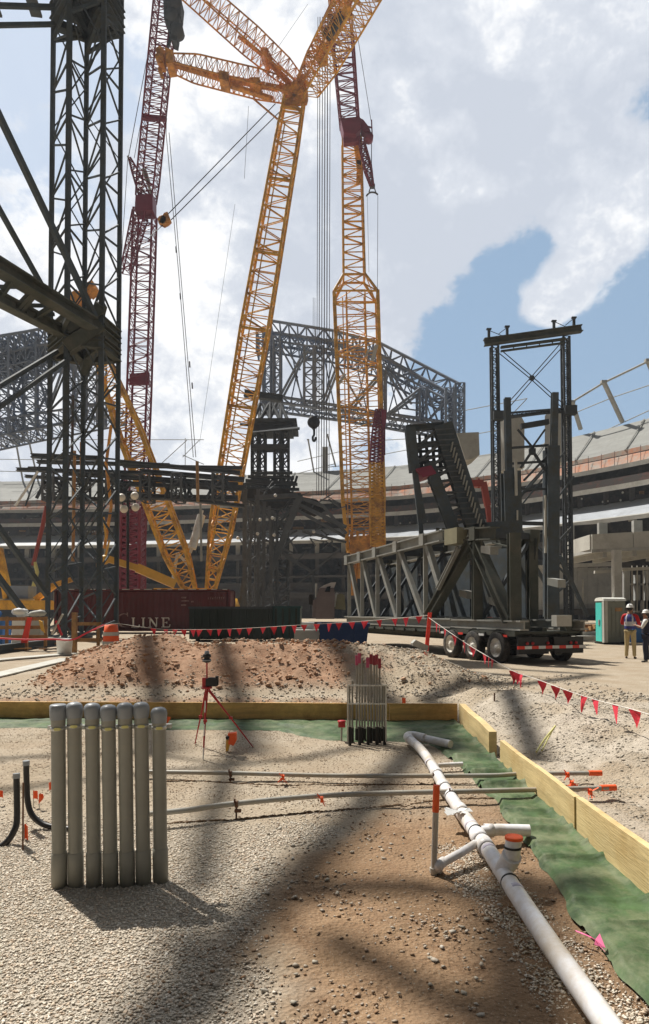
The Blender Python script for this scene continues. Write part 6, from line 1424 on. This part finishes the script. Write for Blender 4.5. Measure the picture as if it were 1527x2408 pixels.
# ================================================================== stadium bowl
def Dp(px): return float(np.interp(px, [-700,-300,0,300,730,940,1200,1365,1527,1750,2100,2600], [120,150,166,165,157,150,136,124,113,98,78,50]))
HB = 32.0
def ring(px, frac, kk, dpx=0):
    Y = Dp(px)*kk; return V(((px-CX)/F*Y, Y, EYE+frac*HB*kk))
PXS = list(range(-700, 2620, 26))
def adj(px): return float(np.interp(px, [0, 700, 1527], [.97, 1.0, 1.0]))
def band(mb, fk, mi=0, jitter=0, px0=-700, px1=2600):
    xs = [p for p in PXS if px0 <= p <= px1]
    for (f0, k0), (f1, k1) in zip(fk[:-1], fk[1:]):
        vs = []
        for px in xs:
            j0 = jitter*(float(vnoise(px*.02, f0*40, 5))-.5)
            vs += [ring(px, f0*adj(px)+j0 if f0 < .97 else f0*adj(px)**.5, k0), ring(px, f1*adj(px), k1)]
        mb.add(vs, [(2*i, 2*i+2, 2*i+3, 2*i+1) for i in range(len(xs)-1)], mi)
sb = thing('stadium', 'curved concrete stadium bowl under construction encircling the site behind the cranes', 'stadium', V((0, 155, 0)))
m = MB(); band(m, [(1.0,1.03),(1.0,1.0),(.965,.98),(.93,.958),(.895,.936),(.86,.915)]); band(m, [(1.0,1.03),(.6,1.03)]); m.build('upper_seating', 'deckconc', sb)
m = MB()
for px in range(-650, 2600, 118): a = ring(px+46, 1.003*adj(px)**.5, .997); b = ring(px, .863*adj(px), .912); m.bar(a, b, .22, .12)
m.build('aisle_kerb', 'deckconc', sb)
m = MB(); band(m, [(.862,.913),(.835,.912),(.79,.905)], jitter=.012); m.build('orange_netting', 'net', sb)
m = MB()
for px in range(-690, 2600, 31):
    a = ring(px, (.868+.01*random.random())*adj(px), .910); b = ring(px, .79*adj(px), .902); m.bar(a, b, .06)
band(m, [(.838,.9095),(.833,.9095)]); m.build('guard_rail', 'netred', sb)
m = MB(); band(m, [(.79,.91),(.79,.902),(.765,.902),(.765,.985)]); m.build('slab_edge', 'conc', sb)
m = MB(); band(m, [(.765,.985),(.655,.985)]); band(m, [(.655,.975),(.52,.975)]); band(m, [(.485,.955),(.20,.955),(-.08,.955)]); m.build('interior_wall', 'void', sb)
m = MB(); band(m, [(.722,.897),(.683,.896)], jitter=.006); m.build('red_netting', 'netred', sb)
m = MB(); band(m, [(.683,.90),(.683,.892),(.655,.892),(.655,.975)]); m.build('suite_slab', 'concwhite', sb)
m = MB(); band(m, [(.585,.935),(.575,.915),(.51,.865)]); m.build('lower_deck_cover', 'silver', sb)
m = MB(); band(m, [(.51,.865),(.505,.86),(.482,.86),(.482,.955)]); m.build('lower_deck_edge', 'conc', sb)
m = MB(); band(m, [(.41,.885),(.41,.862),(.37,.862),(.37,.955)]); band(m, [(.25,.885),(.25,.87),(.235,.87),(.235,.955)]); band(m, [(.13,.87),(.13,.86),(.08,.86),(.08,.95)]); m.build('concourse_slab', 'concdark', sb)
m = MB()
for px in range(-680, 2600, 62):
    for (f0, f1, kk, w) in [(.50,.40,.875,1.1),(.38,-.07,.885,.9),(.66,.50,.93,.8)]:
        a = ring(px, f0*adj(px), kk); b = ring(px, f1*adj(px), kk)
        if -80 < px < 1650: MB().bar(a, b, w*.8, w*.8).build('column', 'concdark' if f0 != .50 else 'conc', sb)
        else: m.bar(a, b, w, w)
m.build('outer_columns', 'conc', sb)['kind'] = 'stuff'
m = MB()
for i in range(260):
    px = random.uniform(-500, 2100); f = random.choice([.70,.64,.60,.45,.30,.18,.33,.05]); f += random.uniform(-.02,.02); kk = .95
    a = ring(px, f, kk); m.box(a, (random.uniform(.4,3.0), .5, random.uniform(.3,1.4)), mi=random.choice([0,0,1,2,1,3]))
m.build('interior_clutter', ['concdark','conc','steelmid','wood'], sb)['kind'] = 'stuff'
m = MB()
for i in range(70):
    px = random.uniform(-400, 2000); a = ring(px, random.choice([.70,.635,.60,.595]), .93); m.ball(a, .2, 6)
m.build('site_lamp', 'white', sb)['kind'] = 'stuff'
m = MB(); band(m, [(.20,.875),(-.06,.875)], px0=-300, px1=760); m.build('ground_floor_wall', 'concdark', sb)
# rim masts and cables
RG = 'pale leaning masts on the stadium rim'
for (xb, yb, xt_, yt_, lab) in [(1464,992,1420,898,'pale leaning mast on the stadium rim, second from the right edge'),(1366,1010,1346,945,'pale leaning mast on the rim seen just right of the gantry column'),(1570,960,1524,848,'pale mast head cut by the right edge of the photo'),(739,1112,725,1034,'thin pale mast on the far rim left of the vertical ropes'),(790,1098,770,1022,'thin pale mast on the far rim right of the vertical ropes'),(56,1140,36,1030,'thin mast on the far rim at the far left'),(92,1140,60,1000,'thin mast on the rim left of the lattice tower')]:
    d = Dp(xb)*1.0; a = P(xb, yb, d); b = P(xt_, yt_, d-2); w = .62 if xb > 1300 else .35; o = thing('rim_mast', lab, 'mast', a, RG)
    MB().bar(a, b, w, w*.8).build('pole', 'concwhite' if xb > 1300 else 'conc', o); m = MB(); m.box(b, (w*1.5, w*1.2, w*.7)); m.build('cap', 'conc', o)
def cabs(lst, label, extra=()):
    m = MB()
    for a, b in lst: m.tube(P(a[0],a[1],Dp(a[0])), P(b[0],b[1],Dp(b[0])), .09, n=5)
    for a, b, d0, d1 in extra: m.tube(P(*a,d0), P(*b,d1), .18, n=6)
    tag(m.build('rim_cable', 'conc'), label, 'cable')
cabs([((1350,972),(1440,935)),((1440,935),(1560,895)),((1430,1010),(1560,950))], 'pale rail and cables between the masts on the right stadium rim', [((1346,945),(1420,900),122,117),((1420,900),(1524,850),117,111)])
cabs([((1095,965),(1240,937)),((1240,937),(1190,990)),((1095,1025),(1180,1010))], 'thin cables behind the left gantry column')
cabs([((600,1140),(790,1090)),((700,1085),(800,1062)),((905,1068),(1000,1050)),((905,1035),(1000,1030)),((760,1100),(900,1085))], 'thin cables along the far rim behind the yellow tower')
cabs([((0,1034),(480,1034)),((0,1080),(200,1082)),((0,1108),(160,1112)),((440,1035),(380,1090)),((436,1030),(436,1100)),((470,1034),(430,1075)),((430,1070),(480,1092))], 'thin level cables and light rigging above the beam stack')
vb = MB(); vb.box(ring(765,1.0,1.0)+V((0,0,2)), (1.3,1.3,7)); tag(vb.build('concrete_pillar', 'conc'), 'plain concrete pillar rising above the far rim behind the vertical ropes', 'pillar')
# ------------------------------------------------------------------ right side building pieces
rb = thing('balcony_block', 'pale concrete balcony on a square column at the right edge, behind the portable toilet', 'building', V((P(1460,1435,62).x, 62, 0)))
def pl(mb, pts, th, d): mb.plate([P(x,y,d) for x, y in pts], th)
D0 = 60.0; xa = P(1391,1300,D0).x
zb0, zt0 = P(1391,1296,D0).z, P(1391,1257,D0).z
m = MB(); A_ = V((xa, D0, 0)); B_ = V((xa+14, D0-9.5, 0)); dr = (B_-A_)
def wallseg(m, a, b, z0, z1, th=.25): m.plate([a+V((0,0,z0)), b+V((0,0,z0)), b+V((0,0,z1)), a+V((0,0,z1))], V((0,th,0)))
for i in range(5):
    a = A_+dr*(i/5)+dr*.002; b = A_+dr*((i+1)/5)-dr*.002; wallseg(m, a, b, zb0+.15, zt0)
m.plate([A_+V((0,.1,zb0+.15)), A_+V((.3,8,zb0+.15)), A_+V((.3,8,zt0)), A_+V((0,.1,zt0))], V((.2,0,0))); m.build('parapet', 'concwhite', rb)
m = MB(); m.plate([A_+V((0,-.1,zb0)), B_+V((0,-.1,zb0)), B_+V((0,9,zb0)), A_+V((0,9,zb0))], V((0,0,.28)))
for i in range(7): p = A_+dr*((i+.5)/7); m.bar(p+V((0,.2,zb0-.35)), p+V((0,9,zb0-.35)), .35, .5)
m.build('floor_slab', 'conc', rb)
cxp = P(1455,1435,56.5).x; m = MB(); m.box((cxp, 56.8, zb0/2-.1), (.62,.62,zb0-.2)); m.build('column', 'concwhite', rb)
m = MB()
for i in range(6):
    p = A_+dr*(i/5.5)+V((.6,7,0)); MB().box(p+V((0,0,zt0+.3)), (.8,.5,2.8)).build('upper_column', 'conc', rb)
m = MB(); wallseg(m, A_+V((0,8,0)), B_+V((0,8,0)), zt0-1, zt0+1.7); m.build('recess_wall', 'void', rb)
m = MB(); m.plate([A_+V((4,-.3,zb0+.2)), A_+V((6,-1.6,zb0+.2)), A_+V((6.4,-1.6,zb0+1.1)), A_+V((5,-.6,zb0+1.0))], V((0,.1,0))); m.build('netting_scrap', 'net', rb)
ww = thing('site_wall', 'white panelled wall under the stands between the gantry and the column', 'wall', V((P(1380,1435,74).x, 74, 0)))
m = MB()
for i in range(9):
    x0 = 1262+i*24; pl(m, [(x0,1336),(x0+23.4,1334),(x0+23.4,1446),(x0,1446)], V((0,.2,0)), 74)
m.build('panel', 'wallwhite', ww)
m = MB(); pl(m, [(1262,1330),(1440,1322),(1440,1330),(1262,1338)], V((0,1.0,0)), 73.5); pl(m, [(1370,1362),(1372,1362),(1372,1446),(1370,1446)], V((0,.3,0)), 73.7); m.build('coping', 'concwhite', ww)
m = MB(); pl(m, [(1262,1434),(1420,1430),(1420,1446),(1262,1446)], V((0,.4,0)), 73); m.build('plinth', 'concdark', ww)
gb = thing('service_building', 'open ground floor with pale piers and dark openings behind the workers', 'building', V((P(1510,1435,66).x, 66, 0)))
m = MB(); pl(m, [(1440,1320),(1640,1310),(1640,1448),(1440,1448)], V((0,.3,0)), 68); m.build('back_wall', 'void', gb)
m = MB()
for (x0, x1, y0, y1) in [(1466,1480,1340,1440),(1492,1504,1352,1440),(1514,1530,1340,1440),(1462,1600,1412,1436),(1462,1600,1335,1341),(1480,1600,1372,1376)]: pl(m, [(x0,y0),(x1,y0),(x1,y1),(x0,y1)], V((0,.4,0)), 66)
m.build('pier', 'wallwhite', gb)
m = MB(); pl(m, [(1398,1342),(1446,1340),(1446,1346),(1398,1349)], V((0,.3,0)), 69); pl(m, [(1462,1336),(1600,1330),(1600,1336),(1462,1343)], V((0,.3,0)), 65.5)
for x in (1486, 1498, 1521, 1512): pl(m, [(x,1330),(x+1.6,1330),(x+1.6,1440),(x,1440)], V((0,.1,0)), 65.5)
m.build('pipe_rack', 'concwhite', gb)
mb = MB()
for i in range(10): mb.box((P(1365+i*5,1435,50).x, 50-i*.4, .2+.12*(i % 3)), (1.2,.5,.3))
tag(mb.build('timber_pile', 'wood'), 'low stack of timber and steel offcuts behind the trailer rear, left of the toilet', 'timber stack')
mb = MB(); mb.box((P(1382,1435,36).x, 36.2, .14), (1.5,1.0,.22)); mb.box((P(1386,1435,36).x, 36.6, .36), (1.3,.6,.16)); tag(mb.build('concrete_slab', 'concwhite'), 'two pale slabs stacked on the ground between trailer and toilet', 'slab')
mb = MB(); mb.box((P(1502,1435,34).x, 34, .45), (.8,.6,.9)); mb.box((P(1502,1435,34).x, 33.9, .95), (.9,.7,.1)); tag(mb.build('blue_bin', 'bluetarp'), 'blue bin standing behind the worker in khaki trousers', 'bin')
# ================================================================== clutter on the left
lt = thing('floodlight_mast', 'black mast with four round lamps in front of the yellow back mast', 'lamp mast', V((P(301,1435,58).x, 58, 0)))
m = MB(); m.tube(V((P(301,1435,58).x,58,0)), P(301,1160,58), .12, n=8); m.bar(P(288,1180,58), P(318,1178,58), .12); m.bar(P(288,1196,58), P(318,1194,58), .12); m.bar(P(288,1165,58), P(290,1200,58), .1); m.bar(P(318,1165,58), P(318,1200,58), .1); m.build('mast', 'black', lt)
for (x, y) in [(286,1170),(317,1166),(292,1197),(319,1193)]:
    o = MB().lathe(P(x,y,57.7), [(0,-.34),(.15,-.31),(.29,-.18),(.35,0),(.33,.06),(.0,.10)], 16, axis=V((0,1,0))).build('lamp', 'globe', lt)
th = thing('telehandler', 'yellow telescopic boom with round end, sloping behind the lattice tower above the red container', 'telehandler', P(400,1435,60))
m = MB(); m.bar(P(250,1313,58), P(330,1338,59), .62, .55); m.bar(P(322,1335,59), P(412,1374,60), .9, .75); m.build('boom', 'yellow', th)
m = MB(); m.ball(P(247,1316,58), .42, 14); m.bar(P(246,1316,58), P(258,1270,58), .14); m.bar(P(250,1270,58), P(244,1216,58), .12); m.build('boom_end', 'yellow', th)
m = MB(); m.box((P(430,1435,61).x, 61, 2.0), (3.4,2.4,1.8)); m.build('body', 'orange2', th)
# thin orange and pale uprights seen through the tower
for (pts, w, mt, lab) in [([(172,1320),(176,1060)],.28,'wood','thin brownish upright pole seen through the near tower, left one'),([(195,1320),(192,1040)],.30,'orange2','thin yellow upright pole seen through the near tower, right one'),([(246,1290),(262,1190),(250,1090),(262,1000)],.28,'orange2','crooked yellow chain of rods hanging inside the near tower'),([(78,1330),(100,1240),(110,1190)],.36,'red','red lift arm rising behind the left base of the tower'),([(75,1395),(88,1345),(82,1322)],.34,'yellowtag','pale yellow arm below the red one, left of the tower'),([(146,1162),(170,1060),(172,930)],.24,'netred','thin red boom leaning beyond the near tower'),([(466,1180),(464,1085)],.30,'wood','thin brown post behind the beam stack between the two yellow booms'),([(474,1320),(472,1185)],.22,'steellight','thin grey upright between the feet of the yellow booms')]:
    mb = MB(); q = [P(x, y, 60) for x, y in pts]; mb.path(q, w/2, 6); tag(mb.build('upright_pole', mt), lab, 'pole')
ex = thing('excavator', 'orange yellow tracked machine with bent arm half hidden at the far left', 'excavator', V((P(60,1435,52).x, 52, 0)))
m = MB(); m.bar(P(-5,1290,52), P(14,1380,52), .6, .5); m.bar(P(14,1380,52), P(20,1420,52), .5); m.bar(P(-5,1290,52), P(-20,1340,52), .5); m.build('arm', 'orange', ex)
m = MB(); m.box(P(60,1423,52), (4.2,2.4,.7)); m.bar(P(115,1380,52), P(172,1362,52), .35); m.bar(P(84,1410,52), P(130,1376,52), .4); m.build('chassis', 'orange', ex)
m = MB(); m.box(P(52,1400,52.5), (1.6,1.5,1.4)); m.build('cab', 'steelblue', ex)
m = MB(); m.box(P(40,1412,51.5), (2.6,.3,.25)); m.box(P(150,1404,51.5), (1.4,.3,.7)); m.build('panel', 'concwhite', ex)
m = MB(); m.plate([(P(5,1435,52).x,50.8,.1),(P(120,1435,52).x,50.8,.1),(P(124,1435,52).x,50.8,.5),(P(118,1435,52).x,50.8,.95),(P(8,1435,52).x,50.8,.95),(P(2,1435,52).x,50.8,.5)], V((0,.6,0))); m.build('track', 'black', ex)
# timber guard rail
gr = thing('timber_barrier', 'orange brown timber guard rail at the left edge in front of stored materials', 'barrier', V((P(50,1435,27).x, 27, 0)))
m = MB()
for (y, w) in ((1455,.14),(1475,.14),(1497,.14)): m.bar(P(-60,y+1,27), P(112,y,27), .05, w)
m.build('rail', 'wood', gr)
for x in (-30, 17, 64, 108): MB().bar(V((P(x,1435,27).x,27,0)), P(x,1450,27), .1).build('post', 'wood', gr)
MB().plate([P(50,1512,26.8), P(64,1512,26.8), P(75,1452,26.8), P(66,1452,26.8)], V((0,.1,0))).build('red_stake', 'redfluo', gr)
mb = MB(); mb.plate([P(92,1458,26.5), P(100,1462,26.5), P(106,1488,26.5), P(98,1482,26.5)], V((0,.1,0))); tag(mb.build('yellow_plate', 'yellow'), 'yellow angled plate leaning beside the tower foot', 'plate')
mt = [('bluetarp','blue wrapped bundle at the left edge behind the timber barrier',-4,1446,38,16),('white','white crumpled sheet bundle behind the timber barrier',50,1442,26,16),('pinktape','pinkish sacks beside the tower foot behind the barrier',90,1443,26,16)]
for (mm, lab, x, y, w, h) in mt:
    mb = MB()
    for i in range(7): mb.ball(P(x+random.uniform(-w/2,w/2), y+random.uniform(-h/3,h/3), 31+random.random()), random.uniform(.12,.24), 8, sz=(1.4,1,.7))
    mb.box((P(x,1435,31.5).x, 31.6, .6), (w/F*31.5, .9, 1.2)); 
    M_ = {'pinktape':'toiletlight'}.get(mm, mm); tag(mb.build('material_bundle', M_), lab, 'bundle')
for (x0, y0, x1, y1, w, mt_, lab) in [(122,1492,148,1444,.14,'concwhite','pale board leaning in an X beside the tower foot'),(146,1494,132,1460,.08,'pinkred','thin red lath leaning against the pale board')]:
    mb = MB(); mb.bar(P(x0,y0,28), P(x1,y1,28), w, .05); tag(mb.build('leaning_board', mt_), lab, 'board')
mb = MB(); c = P(152,1508,24); mb.lathe(V((c.x,24,.06)), [(.0,0),(.24,0),(.28,.5),(.30,.52),(.28,.53),(0,.50)], 18); tag(mb.build('white_bucket', 'white'), 'white bucket on planks left of the dirt pile', 'bucket')
br = thing('orange_barrel', 'orange and white traffic barrel behind the left shoulder of the dirt pile', 'barrel', V((P(262,1435,22).x, 22, 0)))
c = V((P(262,1435,22).x, 22, 0)); zt2 = P(262,1469,22).z
m = MB(); m.lathe(c, [(.0,.0),(.30,0),(.29,.1),(.28,.3),(.26,.5),(.25,.7),(.23,.9),(.20,zt2),(0,zt2)], 20); m.build('body', 'orangeflag', br)
m = MB(); m.lathe(c, [(.273,.48),(.268,.60)], 20); m.lathe(c, [(.255,.78),(.248,.90)], 20); m.build('reflective_band', 'concwhite', br)
m = MB(); m.lathe(c, [(0,.0),(.38,.0),(.38,.08),(.30,.10)], 20); m.build('base_ring', 'black', br)
tb = thing('timber_barrier', 'second timber barrier with a yellow post standing before the red container', 'barrier', V((P(205,1435,25).x, 25, 0)))
MB().bar(V((P(176,1435,25).x,25,0)), P(176,1440,25), .16).build('post', 'wood', tb); MB().bar(V((P(232,1435,25).x,25,0)), P(232,1465,25), .1).build('post', 'wood', tb)
MB().bar(P(170,1467,25), P(238,1467,25), .05, .12).build('rail', 'wood', tb); MB().bar(P(168,1505,25), P(240,1505,25), .05, .14).build('rail', 'wood', tb)
# beams and planks lying on the ground, left
LB = 'long members lying on the ground at the left'
for (x0, y0, x1, y1, w, h, mt_, lab) in [(-60,1545,150,1516,.30,.30,'steel','dark steel beam lying on the ground at the left edge, nearest'),(-60,1508,180,1502,.5,.10,'concwhite','pale plank lying beyond the dark beam at the left edge'),(-60,1560,170,1540,.55,.04,'concwhite','pale sheet lying in front of the dark beam'),(-60,1604,160,1552,.5,.03,'concwhite','pale strip of board lying nearest the dirt pile at the left edge'),(105,1520,165,1517,.15,.12,'wood','short brown timber by the white bucket')]:
    a, b = G(x0,y0,0), G(x1,y1,0); a.z = gz(a.x,a.y)+h/2+.02; b.z = gz(b.x,b.y)+h/2+.02; mb = MB(); mb.ibeam(a, b, w, h, .03) if mt_ == 'steel' else mb.bar(a, b, w, h)
    tag(mb.build('ground_member', mt_), lab, 'beam', LB)
mb = MB()
for i in range(14):
    x = random.uniform(20,140); y = random.uniform(1500,1535); a = G(x,y,0); mb.bar(a+V((0,0,.12)), a+V((random.uniform(-.7,.7),random.uniform(-.3,.3),.15)), random.uniform(.04,.1), .05, mi=i % 3)
tag(mb.build('scrap_pile', ['wood','netred','concdark']), 'scraps of timber and red tape scattered on the dark beam at the left', 'scrap', kind='stuff')
# ------------------------------------------------------------------ dusty air
def haze():
    mb = MB(); mb.box((0, 150, 50), (900, 560, 106)); o = mb.build('haze', 'white'); o.data.materials.clear()
    m = bpy.data.materials.new('dusty_air'); m.use_nodes = True; nt = m.node_tree
    for n in list(nt.nodes):
        if n.type != 'OUTPUT_MATERIAL': nt.nodes.remove(n)
    v = nn(nt, 'ShaderNodeVolumePrincipled'); v.inputs['Color'].default_value = (.80, .87, .95, 1); v.inputs['Density'].default_value = .00038; v.inputs['Anisotropy'].default_value = .2
    nt.links.new(v.outputs[0], [n for n in nt.nodes if n.type == 'OUTPUT_MATERIAL'][0].inputs['Volume'])
    o.data.materials.append(m); tag(o, 'thin dusty air over the whole building site', kind='stuff')
haze()
# ------------------------------------------------------------------ finish
for o in COL.objects:
    if '_w' in o.keys(): del o['_w']
S.render.engine = 'CYCLES'
for o in COL.objects:
    if 'label' in o.keys() and len(o['label'].split()) > 15: print('LONG', o.name, len(o['label'].split()), o['label'])
